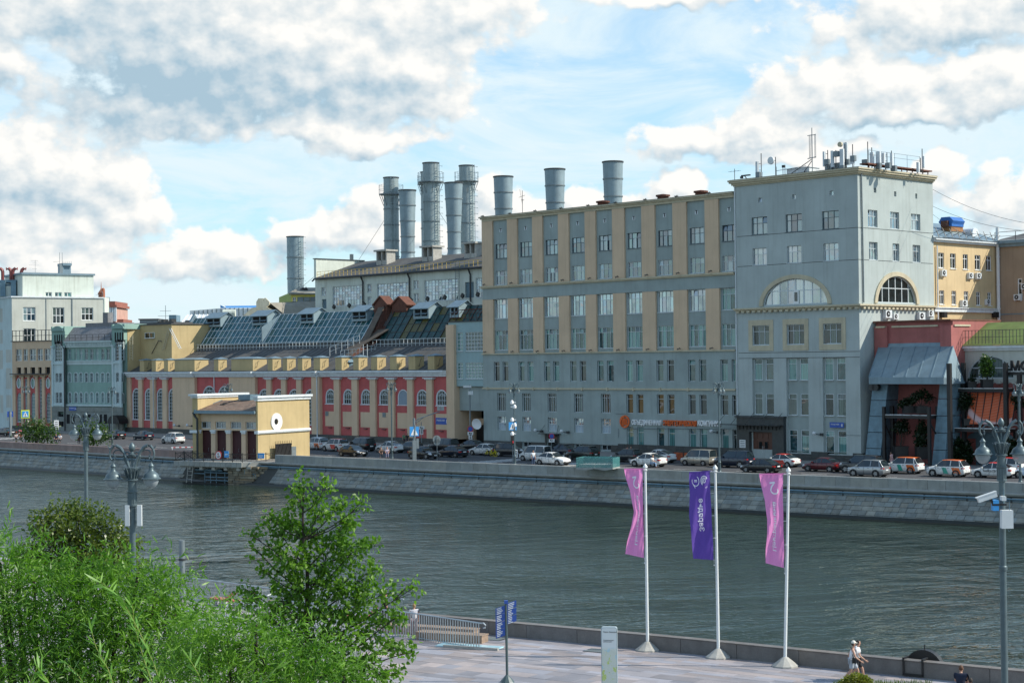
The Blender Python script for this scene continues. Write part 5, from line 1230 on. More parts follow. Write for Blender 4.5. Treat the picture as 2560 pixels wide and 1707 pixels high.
mb.box(P(765,900)[0],P(832,900)[0],-.35,-.2,0,zg*.7); MBd.add('dark_opening',mb,MT['black_void'])
xa,xb=P(1478,1080,-1)[0],P(1632,1080,-1)[0]; c=(xa+xb)/2; z_=P(1550,1140,-1)[1]; zq=P(1550,1030,-1)[1]
mb=MB(); mb.prism([(c+(xb-xa)/2*math.cos(math.pi*i/12),-2.4,z_+(zq-z_)*math.sin(math.pi*i/12)) for i in range(13)],(0,2.2,0)); mb.bar((xa+.3,-2.2,0),(xa+.3,-2.2,z_),.12); mb.bar((xb-.3,-2.2,0),(xb-.3,-2.2,z_),.12); MBd.add('entrance_canopy',mb,MT['steel_black'])
mb=MB(); mb.box(.05,xe2-.05,.32,12,0,zc+1); MBd.add('building_core',mb,MT['plaster_mint'])
xs,zs=P(948,948,-.7); plate(MBd,xs,zs,1.9,.7,-.64,'РАУШСКАЯ','14')
mb=MB(); x=xL+.05; mb.tube([(x-.8,-1,zc),(x,-.75,zc-1.5),(x,-.75,0)],.12,6); MBd.add('drainpipe',mb,MT['steel_dark'])
# ================================================================ THINGS ON THE SKYLINE BEHIND
def far_bld(name,label,cat,px,dist,parts):
 o=atd(px,900,dist); B=Bld(name,label,cat,fr=Fr((o.x,o.y),(1,0))); parts(B); return B
def fx(B): return lambda x,y,t=0:B.P(x,y,t)
def parts(B):
 P=lambda x,y,t=0:B.P(*cb(x,y),t)
 x0,x1=P(1690,1100)[0],P(1882,1100)[0]; z0=0; z1=P(1800,968)[1]
 ops=[]
 for k in range(5):
  c=x0+(k+.5)*(x1-x0)/5
  for (a,b_) in((1190,1140),(1120,1060),(1045,1000)): ops.append((c-.6,c+.6,P(1800,a)[1],P(1800,b_)[1]))
 mb=MB(); wall(mb,x0,x1,z0,z1,ops,y=0,depth=.3); mb.box(x0,x1,.5,14,0,z1-.1); B.add('wall',mb,mat('plaster_rose',(.50,.30,.24),.85,.1,.5,streak=.2))
 for o in ops: window(B,(o[0]+o[1])/2,o[2],o[1]-o[0],o[3]-o[2],(1,),(1,),pm=MT['pane_dark'],y=.2,split=False,sill=False,bar=.12,fm=MT['window_frame_white'])
 mb=MB(); mb.box(x0-.3,x1+.5,-.6,14,z1,z1+.6); mb.box(x0,x1,-.2,14,z1+.6,z1+1.5); B.add('red_cornice',mb,mat('faded_red',(.30,.11,.08),.85,.15,1,streak=.3))
 mb=MB(); 
 for k in range(6): c=x0+k*(x1-x0)/5; mb.box(c-.35,c+.35,-.35,0,P(1800,1200)[1],z1)
 B.add('pilasters',mb,MT['trim_white'],kind='stuff')
 for a in(1690,1740,1790): 
  x=P(a,900,3)[0]; mb=MB(); mb.bar((x,3,z1+1),(x,3,z1+2.6),.1); B.add('roof_mast',mb,MT['steel_grey'])
 mb=MB(); mb.bar((P(1690,860,3)[0],3,z1+2.6),(P(1790,860,3)[0],3,z1+2.6),.1); mb.bar((P(1690,860,3)[0],3,z1+1.8),(P(1790,860,3)[0],3,z1+1.8),.1); B.add('roof_frame',mb,MT['steel_grey'])
 mb=MB(); x2=P(1985,1200)[0]; mb.box(x1,x2,2,12,0,P(1900,1160)[1]); B.add('side_wing',mb,MT['faded_red'])
far_bld('rose_building','distant rose and white building with a red cornice behind the white block','building',285,430,parts)
def parts(B):
 P=lambda x,y,t=0:B.P(*cb(x,y),t)
 x0,x1=P(1535,720)[0],P(1645,720)[0]; mb=MB(); c=(x0+x1)/2; mb.lathe([(.62,0),(.62,.9),(.75,.95),(.75,1.1),(.5,1.5),(.2,1.9),(.1,2.2),(.02,3.6)],10,(c-.15,4,P(1590,800)[1]-.2)); mb.lathe([(.4,0),(.4,1.5),(.3,1.9),(0,2.1)],8,(x1-.2,3,P(1590,800)[1])); B.add('turret',mb,mat('turret_red',(.36,.12,.06),.7,.2,2,streak=.3),smooth=True)
 mb=MB(); mb.box(x0-1,x1+.3,2,6,0,P(1590,800)[1]); B.add('tower_body',mb,MT['plaster_cream'])
 mb=MB(); r=1.0; xx=x1+.6; zz=P(1590,800)[1]; mb.tube([(xx-.5,1.5,zz-1),(xx-.5,1.5,zz+.9),(xx-.7,1.5,zz+1.2),(xx-1.2,1.5,zz+1.3)],.05,6); mb.bar((xx-2,1.5,zz+.5),(xx-.5,1.5,zz+.5),.05); B.add('roof_pipe',mb,MT['steel_grey'])
far_bld('turret_building','small red spired turret peeping out right of the white block roof','turret',243,360,parts)
cd_=lambda x,y:(460+x*360/2352,740+y*140/915)
def parts(B):
 P=lambda x,y,t=0:B.P(*cd_(x,y),t)
 x0,x1,z1=P(-130,300)[0],P(600,470)[0],P(200,285)[1]; zl=P(0,500)[1]
 mb=MB(); mb.add([(P(-130,470)[0],0,zl),(P(640,470)[0],0,zl),(P(470,285)[0],7,z1),(P(-60,285)[0],7,z1)],[(0,1,2,3)]); mb.box(P(-130,470)[0],P(640,470)[0],.1,14,0,zl); B.add('metal_roof',mb,MT['roof_pale'])
 mb=MB(); 
 for k in range(9): mb.bar((P(-100+k*82,470)[0],-.03,zl+.05),(P(-50+k*65,285)[0],6.97,z1+.05),.12)
 B.add('standing_seam',mb,MT['roof_pale'])
 x=P(-230,300)[0]; mb=MB(); mb.box(x,P(-110,300)[0],-1,3,0,P(0,310)[1]); B.add('dormer',mb,MT['steel_blue'])
 x,z_=P(715,290); mb=MB(); mb.tube([(x,3,zl-2),(x,3,z_)],.65,10); mb.tube([(x-1.4,3,z_+.2),(x+1.0,3,z_+.2)],.75,10); B.add('flue',mb,MT['plaster_cream'],smooth=True)
far_bld('metal_roof_house','house with a bright standing-seam metal roof beyond the left end of the hall','building',500,330,parts)
def parts(B):
 P=lambda x,y,t=0:B.P(*cd_(x,y),t)
 x0,x1=P(95,300)[0],P(1180,300)[0]; z1=P(500,205)[1]
 mb=MB(); mb.box(P(525,300)[0],x1,0,20,0,z1); mb.prism([(x0,0,0),(P(525,300)[0],0,0),(P(525,300)[0],0,z1),(x0,0,P(95,240)[1])],(0,15,0)); B.add('wall',mb,MT['trim_white'])
 mb=MB()
 for k in range(15): xx=x0+1+k*(x1-x0)/15; mb.box(xx,xx+.25,-.1,0,5,P(525+0*k,200+40*max(0,(7-k))/7)[1])
 B.add('wall_batten',mb,MT['steel_grey'],kind='stuff')
 mb=MB(); zr=P(800,145)[1]; xa=P(595,145)[0]; mb.add([(P(690,195)[0],0,z1+.1),(x1+20,0,z1+.1),(x1+20,6,zr),(xa,6,zr),(xa,0,z1+.1)],[(0,1,2,3)]); mb.prism([(xa,-.1,z1+.1),(P(690,195)[0],-.1,z1+.1),(xa,-.1,zr)],(0,.2,0)); B.add('blue_roof',mb,mat('roof_blue',(.03,.22,.55),.5,.1,1,streak=.2))
far_bld('blue_roof_building','long pale distant building with a bright blue sloping roof','building',620,400,parts)
def parts(B):
 P=lambda x,y,t=0:B.P(*cd_(x,y),t)
 pts=[(830,438),(1110,195),(1180,180),(1180,95),(1215,38),(1290,38),(1300,95),(1300,38),(1330,30),(1395,95),(1395,140),(1350,180),(1760,400),(1760,800),(830,800)]
 mb=MB(); mb.prism([(P(a,b_)[0],0,P(a,b_)[1]) for a,b_ in pts],(0,.8,0)); B.add('gable_wall',mb,mat('plaster_old',(.62,.57,.43),.9,.18,.6,.3,8,streak=.5))
 mb=MB(); r0=P(1390,90); r1=P(1550,85); e0=P(1760,400); 
 mb.add([(r0[0],.8,r0[1]-.2),(e0[0],.8,e0[1]),(e0[0]+14,14,e0[1]+1.0),(r0[0]+17,22,r0[1]+1.0)],[(0,1,2,3)]); mb.add([(P(830,438)[0],.8,P(830,438)[1]),(r0[0],.8,r0[1]-.2),(r0[0]+10,22,r0[1]+1),(P(830,438)[0]+8,22,P(830,438)[1])],[(0,1,2,3)]); mb.box(P(1700,400)[0],P(2300,400)[0],12,30,0,P(1900,200)[1]); B.add('roof',mb,MT['roof_tan'])
 for a,b_ in((1560,185),(1625,225)):
  x,z_=P(a,b_,5); mb=MB(); mb.box(x-.45,x+.45,4.5,5.5,z_-.9,z_+.3); B.add('roof_vent',mb,MT['trim_white'])
 x,z_=P(1925,130,10); mb=MB(); mb.lathe([(.7,-8),(.7,0),(.9,0),(.9,.5),(0,.6)],10,(x,10,z_)); B.add('chimney',mb,MT['steel_grey'],smooth=True)
 for a in(1990,2090): x,z_=P(a,240,8); mb=MB(); mb.box(x-.6,x+.6,7.5,8.5,z_-3,z_); mb.box(x-1.4,x+1.4,7,9,z_-.6,z_+.2); B.add('roof_vent',mb,MT['steel_dark'])
far_bld('old_gable_house','old cream gabled house with tan roof and two stub chimneys behind the glass skylight','building',680,305,parts)
def parts(B):
 P=lambda x,y,t=0:B.P(*cd_(x,y),t)
 c2=lambda x,y,t=0:B.P(700+x*.2381,400+y*.2381,t)
 xc=c2(118,1500)[0]; xr=c2(420,1500)[0]; xl=c2(-48,1500)[0]
 zb=c2(240,1522)[1]; zt=c2(240,1400)[1]; z0=20
 mb=MB(); wall(mb,xc,xr,zb-.0,zt,[(c2(132,1480)[0],c2(170,1480)[0],c2(150,1508)[1],c2(150,1440)[1]),(c2(182,1480)[0],xr-.2,c2(150,1512)[1],c2(150,1438)[1])],y=0,depth=.3); mb.box(xc,xr,.35,10,10,zt); B.add('wall',mb,mat('plaster_lemon',(.70,.60,.13),.85,.1,.5,streak=.2))
 mb=MB(); yb=8; xl2=xl-(0); zpk=c2(30,1345)[1]; mb.poly([(xc,-.02,10),(xc,-.02,c2(118,1400)[1]),(xl+4.2,2.5,zpk),(xl,5,c2(-48,1430)[1]),(xl,5,10)]); B.add('flank_wall',mb,mat('plaster_lime',(.36,.42,.14),.85,.12,.5,streak=.3))
 mb=MB(); mb.add([(xc-.6,-.6,zt),(xr+6,-.6,zt),(xr+6,5,zpk+.2),(xl+4,3,zpk+.2)],[(0,1,2,3)]); mb.box(xc-.4,xr,-.45,0,zt-.25,zt-.02); B.add('roof',mb,MT['roof_tan'])
 window(B,(c2(132,1480)[0]+c2(170,1480)[0])/2,c2(150,1508)[1],c2(170,1480)[0]-c2(132,1480)[0],c2(150,1440)[1]-c2(150,1508)[1],(1,1),(1,1),y=.15,fm=MT['window_frame_white'],pm=MT['pane_dark'],bar=.1)
 mb=MB(); a=c2(182,1480)[0]; 
 for k in range(6): mb.box(a+k*1.2,a+k*1.2+1.1,.1,.2,c2(150,1512)[1],c2(150,1438)[1])
 B.add('sliding_shutters',mb,MT['steel_grey'])
 for q_ in(228,258): x,z_=c2(q_,1365,2); mb=MB(); mb.tube([(x-.5,2,z_-1.2),(x-.3,2,z_-.2),(x+.5,2,z_+.3)],.35,8); B.add('roof_cowl',mb,MT['steel_black'])
far_bld('lemon_attic_house','lemon yellow attic storey with a green flank wall left of the boiler house','building',730,318,parts)
for i,(a,b_,y,d_,lb,cl) in enumerate(((303,410,812,420,'low pale flat-roofed building on the horizon left of the metal roof','trim_white'),(350,395,800,470,'hazy bluish block on the horizon under the aerial','steel_grey'),(140,330,900,330,'plain low block hidden behind the mint building','plaster_cream'))):
 def parts(B):
  x0,x1=B.P(a,900)[0],B.P(b_,900)[0]; mb=MB(); z_=B.P(a,y)[1]; wall(mb,x0,x1,0,z_,[(x0+1+k*2.4,x0+2.2+k*2.4,z_-3,z_-1.4) for k in range(int((x1-x0-2)/2.4))],depth=.3); mb.box(x0,x1,.4,10,0,z_); B.add('wall',mb,MT[cl]); mb=MB(); mb.box(x0-.3,x1+.3,-.3,10,z_,z_+.35); B.add('roof',mb,MT['roof_dark'])
 far_bld('low_building',lb,'building',(a+b_)/2,d_,parts)
o=atd(414,790,400); mb=MB(); mb.bar((0,0,-12),(0,0,2.5),.1); [mb.bar((-w_,0,z_),(w_,0,z_),.07) for w_,z_ in((1.3,1.2),(1.8,0),(1,-.8))]
tag(obj('tall_aerial',mb.mesh(MT['steel_grey']),None,o),'thin aerial mast on the horizon left of the metal roof','aerial')
# ================================================================ CHIMNEYS
def stack(label,px,ytop,t,z0,rt,rb,kind,bands,ladder_side=None,platform=False,m='steel_stack',flare=False,drop=0.0):
 s,zt=CT.P(px,ytop,t); o=CT.W(s,t,z0); R_=root('chimney',o,label,'chimney','power station chimneys'); h=zt-z0
 d_=(o-Vector((0,0,H))).length; 
 prof=[(rb,0),(rt,h)]
 if flare: prof=[(rb*1.5,0),(rb*1.32,h*.04),(rb,h*.16),(rb*1.02,h*.4),(rt,h)]
 n_=28
 full=[]
 for (a,za),(b2,zb) in zip(prof,prof[1:]):
  for k in range(4): full.append((a+(b2-a)*k/4,za+(zb-za)*k/4))
 full.append(prof[-1]); full+= [(rt-.12,h),(rt-.12,h-1.5),(0,h-1.6)]
 mb=MB(); mb.lathe(full,n_,cap=False); obj('shaft',mb.mesh(MT[m],True),R_)
 def rad(z):
  for (a,za),(b2,zb) in zip(prof,prof[1:]):
   if za<=z<=zb: return a+(b2-a)*(z-za)/(zb-za)
  return rt
 for k in range(bands):
  z=h*(1-(k+.0)/bands)-.1 if k==0 else h-k*h/bands
  r=rad(z); mb=MB(); mb.lathe([(r,-.1),(r+.11,-.1),(r+.11,.1),(r,.1)],n_,(0,0,z),cap=False); obj('ring',mb.mesh(MT['steel_grey'] if k else MT['steel_dark'],True),R_)
 vd=Vector((-o.x,-o.y,0)).normalized(); side=Vector((-vd.y,vd.x,0))
 if ladder_side is not None:
  dirn=(vd*math.cos(ladder_side)+side*math.sin(ladder_side)).normalized(); tn=Vector((-dirn.y,dirn.x,0)); mb=MB()
  for s_ in(-.3,.3):
   mb.bar(dirn*(rad(0)+.35)+tn*s_,dirn*(rad(h)+.35)+tn*s_+Vector((0,0,h)),.09)
  for k in range(int(h/.5)): z=k*.5; mb.bar(dirn*(rad(z)+.35)-tn*.3+Vector((0,0,z)),dirn*(rad(z)+.35)+tn*.3+Vector((0,0,z)),.06)
  for k in range(int(h/1.1)):
   z=1+k*1.1; c=dirn*(rad(min(z,h))+.7)+Vector((0,0,z)); P_=[c+dirn*(.55*math.sin(a))+tn*(.5*math.cos(a)) for a in np.linspace(0,math.pi,6)]
   for p,q in zip(P_,P_[1:]): mb.bar(p,q,.06)
  obj('caged_ladder',mb.mesh(MT['steel_stack_pale']),R_)
 if platform:
  zp=h-drop; r=rad(zp); ro_=r*1.62; mb=MB(); mb.lathe([(r,-.12),(ro_,-.12),(ro_,.05),(r,.05)],20,(0,0,zp),cap=False)
  for k in range(8): a=k*math.pi/4+.2; mb.bar((r*math.cos(a),r*math.sin(a),zp-2.2),(ro_*.98*math.cos(a),ro_*.98*math.sin(a),zp-.1),.1)
  pf=obj('platform',mb.mesh(MT['steel_grey']),R_); mb=MB()
  for k in range(16):
   a=k*math.pi/8; b2=a+math.pi/8; p=Vector((ro_*math.cos(a),ro_*math.sin(a),zp)); q=Vector((ro_*math.cos(b2),ro_*math.sin(b2),zp))
   mb.bar(p,p+Vector((0,0,1.7)),.045)
   for z_ in(.85,1.7): mb.bar(p+Vector((0,0,z_)),q+Vector((0,0,z_)),.04)
  obj('guard_rail',mb.mesh(MT['steel_stack_pale']),pf)
 return R_
C2x=lambda x:700+x*.2381; C2y=lambda y:400+y*.2381
def rr(wpx,px,t):
 p=CT.W(CT.P(px,700,t)[0],t); return wpx*p.y/f/2
stack('single grey steel chimney standing alone at the left',C2x(158),C2y(803),44,8,rr(42,738,44),rr(37,738,44),0,7,.75)
stack('pale banded chimney with top platform, leftmost of the cluster',C2x(1165),C2y(183),42,20,rr(37.5,976,42),rr(37.5,976,42),0,9,.15,True,'steel_stack_pale',drop=3.2)
stack('funnel-shaped grey chimney second from left in the cluster',C2x(1336),C2y(316),40,29.5,rr(43,1017,40),rr(34,1017,40),0,5,None,False,'steel_stack',True)
stack('tallest pale chimney with platform and caged ladder',C2x(1582),C2y(30),46,20,rr(40,1075,46),rr(40,1075,46),0,8,.85,True,'steel_stack_pale',drop=3.6)
stack('chimney mostly hidden behind the tallest one',C2x(1530),C2y(125),62,20,rr(26,1060,62),rr(24,1060,62),0,8,None,True,'steel_stack_pale',drop=2.5)
stack('funnel-shaped grey chimney between the two tall platform chimneys',C2x(1822),C2y(238),41,29.5,rr(46,1133,41),rr(33,1133,41),0,5,None,False,'steel_stack',True)
stack('tall pale platform chimney, rightmost of the cluster',C2x(1957),C2y(58),52,20,rr(37,1166,52),rr(37,1166,52),0,8,.85,True,'steel_stack_pale',drop=3.0)
C4x=lambda x:1180+x*.2979; C4y=lambda y:380+y*.2979
for (cx,yt,wt,wb,yb,lb) in((262,205,163,110,540,'tapering grey funnel behind the left end of the office roof'),(694,143,172,128,487,'tapering grey funnel above the third pilaster of the office'),(1181,81,172,130,440,'tapering grey funnel above the middle of the office roof, rightmost of all')):
 zt=CT.P(C4x(cx),C4y(yt),34)[1]; zb=CT.P(C4x(cx),C4y(yb),34)[1]; k=(wt-wb)/(zt-zb); z0=24
 wt_=wt*.2979; wb_=(wt-(zt-z0)*k*.55)*.2979
 stack(lb,C4x(cx),C4y(yt),34,z0,rr(wt_,C4x(cx),34),rr(max(wb_,30),C4x(cx),34),0,7)
def wire(label,a,b_,r=.04,sag=0.0,m='steel_dark'):
 P_=[a.lerp(b_,k/10)-Vector((0,0,sag*4*(k/10)*(1-k/10))) for k in range(11)]; o=a; mb=MB(); mb.tube([p-o for p in P_],r,4); return tag(obj('cable',mb.mesh(MT[m]),None,o),label,'cable')
def pt(px,py,t): s,z=CT.P(px,py,t); return CT.W(s,t,z)
wire('guy wire slanting down from the leftmost cluster chimney to the boiler house roof',pt(C2x(1090),C2y(640),42),pt(C2x(830),C2y(1045),34))
wire('guy wire between the tall chimneys crossing down to the right',pt(C2x(1665),C2y(540),45),pt(C2x(1750),C2y(670),41))
wire('guy wire from the lemon attic house up to the boiler house corner',pt(C2x(240),C2y(1325),30),pt(C2x(365),C2y(1220),24))
# ================================================================ SAND-COLOURED HOUSE BEHIND THE TOWER
c9=lambda x,y:(2320+x*240/1344,520+y*240/1344)
SB=Bld('sand_building','sunlit sand-coloured three-storey house with a grey metal roof right of the corner tower','building',fr=Fr(CT.W(-.2,15.0),CT.b))
P=lambda x,y,t=0:SB.P(*c9(x,y),t)
L_=P(960,700)[0]; zc=26.0
wn=[((145,225),(310,390),(488,560),(655,735),(812,890))]
ops=[]
for k,(a,b_) in enumerate(wn[0]):
 x0,x1=P(a,780)[0],P(b_,780)[0]; ops.append((x0,x1,22.75,24.6))
for a,b_ in((160,228),(330,395),(503,565),(675,735),(832,890)):
 x0,x1=P(a,1280)[0],P(b_,1280)[0]; ops.append((x0,x1,18.35,20.05))
mb=MB(); wall(mb,0,L_,10,zc,ops,y=0,depth=.3); SB.add('wall',mb,MT['plaster_sand'])
mb=MB(); mb.box(0,L_,.32,14,0,zc-.1); SB.add('building_core',mb,MT['plaster_sand'])
for o in ops: window(SB,(o[0]+o[1])/2,o[2],o[1]-o[0],o[3]-o[2],(1,1),(.7,.3),pm=MT['pane_dark'],fm=MT['window_frame_white'],y=.15,bar=.09)
mb=MB(); mb.box(0,L_,-.35,0,zc-.15,zc+.1); mb.box(0,L_,-.6,0,zc+.1,zc+.4); SB.add('cornice',mb,MT['trim_white']); mb=MB(); mb.box(0,L_,-.3,0,17.45,17.9); mb.box(0,L_,-.45,0,17.9,18.0); SB.add('string_course',mb,MT['trim_white'])
mb=MB(); mb.add([(-.2,-.75,zc+.42),(L_+.4,-.75,zc+.42),(L_+.4,7,zc+3.1),(-.2,7,zc+3.1),(-.2,14,zc+.4),(L_+.4,14,zc+.4)],[(0,1,2,3),(3,2,5,4)]); SB.add('roof',mb,MT['roof_zinc'])
mb=MB()
for k in range(10): x=.8+k*1.55; mb.bar((x,-.5,zc+.4),(x+.15,.1,zc+1.6),.06); mb.bar((x,-.5,zc+1.2),(x,.6,zc+.8),.05)
mb.bar((0,-.45,zc+1.15),(L_,-.45,zc+1.15),.04); SB.add('snow_guard',mb,MT['steel_dark'])
x=P(95,700)[0]; mb=MB(); mb.tube([(.8,-.2,zc-.6),(.8,-.2,10)],.1,6); SB.add('drainpipe',mb,MT['trim_white'])
mb=MB(); mb.tube([(L_-.3,-.35,zc+2.2),(L_-.3,-.35,10)],.22,8); 
for z_ in(24.5,21,18,15): mb.lathe([(.27,-.06),(.27,.06)],8,(L_-.3,-.35,z_))
SB.add('downpipe',mb,MT['steel_white'])
xa=P(315,300,2.2)[0];xb=P(480,300,2.2)[0]; z0=P(400,400,2.2)[1]; z1=P(400,330,2.2)[1]; z2=P(400,262,2.2)[1]; z3=P(400,130,2.2)[1]
o=None; mb=MB(); mb.box(xa+.1,xb-.1,2.2,3.4,z0-1.2,z1+.05); ch=SB.add('roof_chimney',mb,MT['plaster_cream'])
mb=MB(); mb.box(xa,xb,2.1,3.5,z1,z2); SB.add('rusty_collar',mb,mat('rust',(.32,.15,.06),.8,.3,4),parent=ch)
mb=MB(); mb.prism([(xa,2.0,z2),(xa,3.6,z2),(xa,3.6,z3-.9),(xa,3.9,z3-.6),(xa,3.5,z3),(xa,2.3,z3),(xa,1.8,z3-.5),(xa,2.0,z3-.9)],(xb-xa,0,0)); SB.add('blue_hood',mb,mat('hood_blue',(.02,.13,.42),.45,.15,2),parent=ch)
mb=MB(); mb.box(P(208,230,3)[0],xa,2.4,3.3,P(250,270,3)[1],P(250,185,3)[1]); SB.add('duct',mb,MT['brick_red'],parent=ch)
xa,z_=P(605,450,1.2); xb=P(690,450,1.2)[0]; zt_=P(650,345,1.2)[1]; mb=MB(); c=(xa+xb)/2; r=(xb-xa)/2; mb.prism([(xa,1.0,z_-.3),(xb,1.0,z_-.3)]+[(c+r*math.cos(math.pi*i/8),1.0,zt_+r*.8*math.sin(math.pi*i/8)) for i in range(9)],(0,1.4,0)); SB.add('arched_vent',mb,MT['trim_white'])
for (px,py,sc,lb) in((205,905,1.0,'air conditioner under the first upper window of the sand house'),(583,940,.95,'air conditioner left of the fourth upper window of the sand house'),(693,945,1.0,'air conditioner right under the fourth upper window of the sand house'),(490,1335,1.1,'air conditioner between second and third lower windows of the sand house'),(828,1305,.9,'small air conditioner beside the fifth lower window of the sand house')):
 x,z_=P(px,py,-.1); ac_unit(SB.fr.W(x,-.02,z_-.4),SB.fr.ang,lb,sc)
for px in(190,915):
 x,z_=P(px,1495,-.1); mb=MB(); mb.box(x-.35,x+.35,-.7,-.1,z_-.35,z_+.35); mb.bar((x,-.1,z_),(x,0,z_),.1); SB.add('wall_lantern',mb,MT['steel_black'])
o=SB.fr.W(L_,0); BW=Bld('shaded_wing','sand house wing, darkened in colour for shade, with one white window at the right edge of the picture','building',fr=Fr((o.x,o.y)))
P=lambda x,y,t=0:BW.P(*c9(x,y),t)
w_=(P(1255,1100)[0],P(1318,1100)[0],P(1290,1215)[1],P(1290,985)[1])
mb=MB(); wall(mb,0,22,8,26.0,[w_],y=0,depth=.3); BW.add('wall',mb,mat('plaster_sand_shaded',(.36,.27,.19),.85,.1,.4,.2,9,streak=.3))  # darker copy of the sand plaster, shade put into the colour
mb=MB(); mb.box(0,22,.32,12,0,26); BW.add('building_core',mb,MT['plaster_sand'])
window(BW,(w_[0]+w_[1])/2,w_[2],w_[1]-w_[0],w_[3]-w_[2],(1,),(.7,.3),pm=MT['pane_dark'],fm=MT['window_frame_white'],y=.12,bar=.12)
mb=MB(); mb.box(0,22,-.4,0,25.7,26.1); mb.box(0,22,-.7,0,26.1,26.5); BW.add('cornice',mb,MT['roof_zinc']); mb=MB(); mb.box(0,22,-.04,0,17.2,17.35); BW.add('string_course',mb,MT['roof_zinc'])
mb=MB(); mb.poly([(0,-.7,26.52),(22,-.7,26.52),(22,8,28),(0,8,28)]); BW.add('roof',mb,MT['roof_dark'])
rail([(0,-.3,26.5),(20,-.3,26.5)],1.1,2.6,.06,'steel_dark','roof_railing',BW)
x,z_=P(1265,1245,-.1); ac_unit(BW.fr.W(x,-.02,z_-.4),BW.fr.ang,'air conditioner below the lone white window of the shaded wing',1.0); x,z_=P(1335,1095,-.1); ac_unit(BW.fr.W(x+.3,-.02,z_-.4),BW.fr.ang,'air conditioner beside the lone white window of the shaded wing',1.0)
# ================================================================ RED BUILDING WITH THE METAL CANOPY
c8=lambda x,y:(2100+x*.29967,760+y*.29967)
RT_=2.6
RB=Bld('red_canopy_building','dusty red building with a big sloping metal canopy on splayed legs, right of the tower','building',s0=.12,t0=RT_)
P=lambda x,y,t=0:RB.P(*c8(x,y),t)
xr=P(940,130)[0]; ztop=16.0
mb=MB(); mb.box(0,xr,0,10,0,ztop); RB.add('wall',mb,MT['plaster_pink'])
mb=MB(); mb.box(0,P(405,200)[0],-.35,0,9.2,ztop-.5); RB.add('corner_pier',mb,MT['plaster_pink'])
mb=MB(); mb.box(P(848,200)[0],xr,-.35,0,9.2,ztop-.5); RB.add('corner_pier',mb,MT['plaster_pink'])
mb=MB(); mb.box(-.05,xr+.05,-.5,10.1,ztop,ztop+.18); RB.add('parapet_cap',mb,MT['brick_red'])
mb=MB(); mb.box(.3,P(405,200)[0]-.2,-.5,0,ztop-.6,ztop-.4); mb.box(P(435,200)[0],P(820,200)[0],-.15,0,ztop-.6,ztop-.4); mb.box(xr,xr+.12,.2,3.5,ztop-.6,ztop-.4); RB.add('gold_moulding',mb,MT['trim_beige'])
tF=-4.6
A0=P(320,365,-.4);A1=P(940,345,-.4);B0=P(240,620,tF);B1=P(865,600,tF)
zl=(B0[1]+B1[1])/2; zu=(A0[1]+A1[1])/2
mb=MB(); th_=.35
xa0,xa1,xb0,xb1=A0[0],A1[0],B0[0],B1[0]
mb.add([(xb0,tF,zl),(xb1,tF,zl),(xa1,-.3,zu),(xa0,-.3,zu),(xb0,tF,zl-.75),(xb1,tF,zl-.75),(xb1,-.2,zl-.75),(xb0,-.2,zl-.75)],[(0,1,2,3),(0,4,5,1),(4,7,6,5),(1,5,6,2),(0,3,7,4)])
cp_=RB.add('canopy',mb,MT['roof_zinc'])
zm=P(600,325,-.25)[1]; mb=MB(); mb.poly([(P(398,340,-.25)[0],-.32,zu-.25),(P(855,330,-.25)[0],-.32,zu-.25),(P(855,330,-.1)[0],-.02,zm+.0),(P(398,340,-.1)[0],-.02,zm)]); RB.add('canopy_upstand',mb,MT['roof_zinc'])
for k in range(7): q=k/6; mb=MB(); mb.bar((xb0+(xb1-xb0)*q,tF,zl+.03),(xa0+(xa1-xa0)*q,-.3,zu+.03),.07); RB.add('standing_seam',mb,MT['roof_zinc'],parent=cp_)
for (p,q,r,s_) in(((275,400),(205,330),740,1300),((835,930),(765,870),720,1320)):
 xt0,zt0=P(p[0],r,-2.2);xt1=P(p[1],r,-2.2)[0]; xb0_=P(q[0],s_,-3.0)[0];xb1_=P(q[1],s_,-3.0)[0]
 for k in range(5):
  a=k/5;b_=(k+1)/5-.008
  l=lambda u,v,q_:u+(v-u)*q_
  mb=MB(); z0=l(0,zt0+1,a);z1=l(0,zt0+1,b_)
  def ring(q_,z): return [(l(xb0_,xt0,q_),l(-3.0,-2.2,q_),z),(l(xb1_,xt1,q_),l(-3.0,-2.2,q_),z),(l(xb1_,xt1,q_),0,z),(l(xb0_,xt0,q_),0,z)]
  mb.add(ring(a,z0)+ring(b_,z1),[(0,1,5,4),(1,2,6,5),(3,0,4,7),(4,5,6,7)])
  RB.add('leg_cladding',mb,MT['steel_blue'])
mb=MB(); mb.box(P(405,800,-.1)[0],P(455,800,-.1)[0],-.12,0,4.5,8.0); mb.box(P(805,800,-.1)[0],P(830,800,-.1)[0],-.12,0,4.5,8.0); RB.add('wall_pilaster',mb,MT['plaster_pink'])
for x in(P(300,670,-2)[0],P(330,700,-2)[0]):
 mb=MB(); mb.T=Matrix.Translation((x,-2.4,P(300,690,-2)[1]))@Matrix.Rotation(math.pi/2,4,'X'); mb.lathe([(.3,0),(.42,0),(.42,.5),(.3,.5)],12); RB.add('roller',mb,MT['steel_dark'])
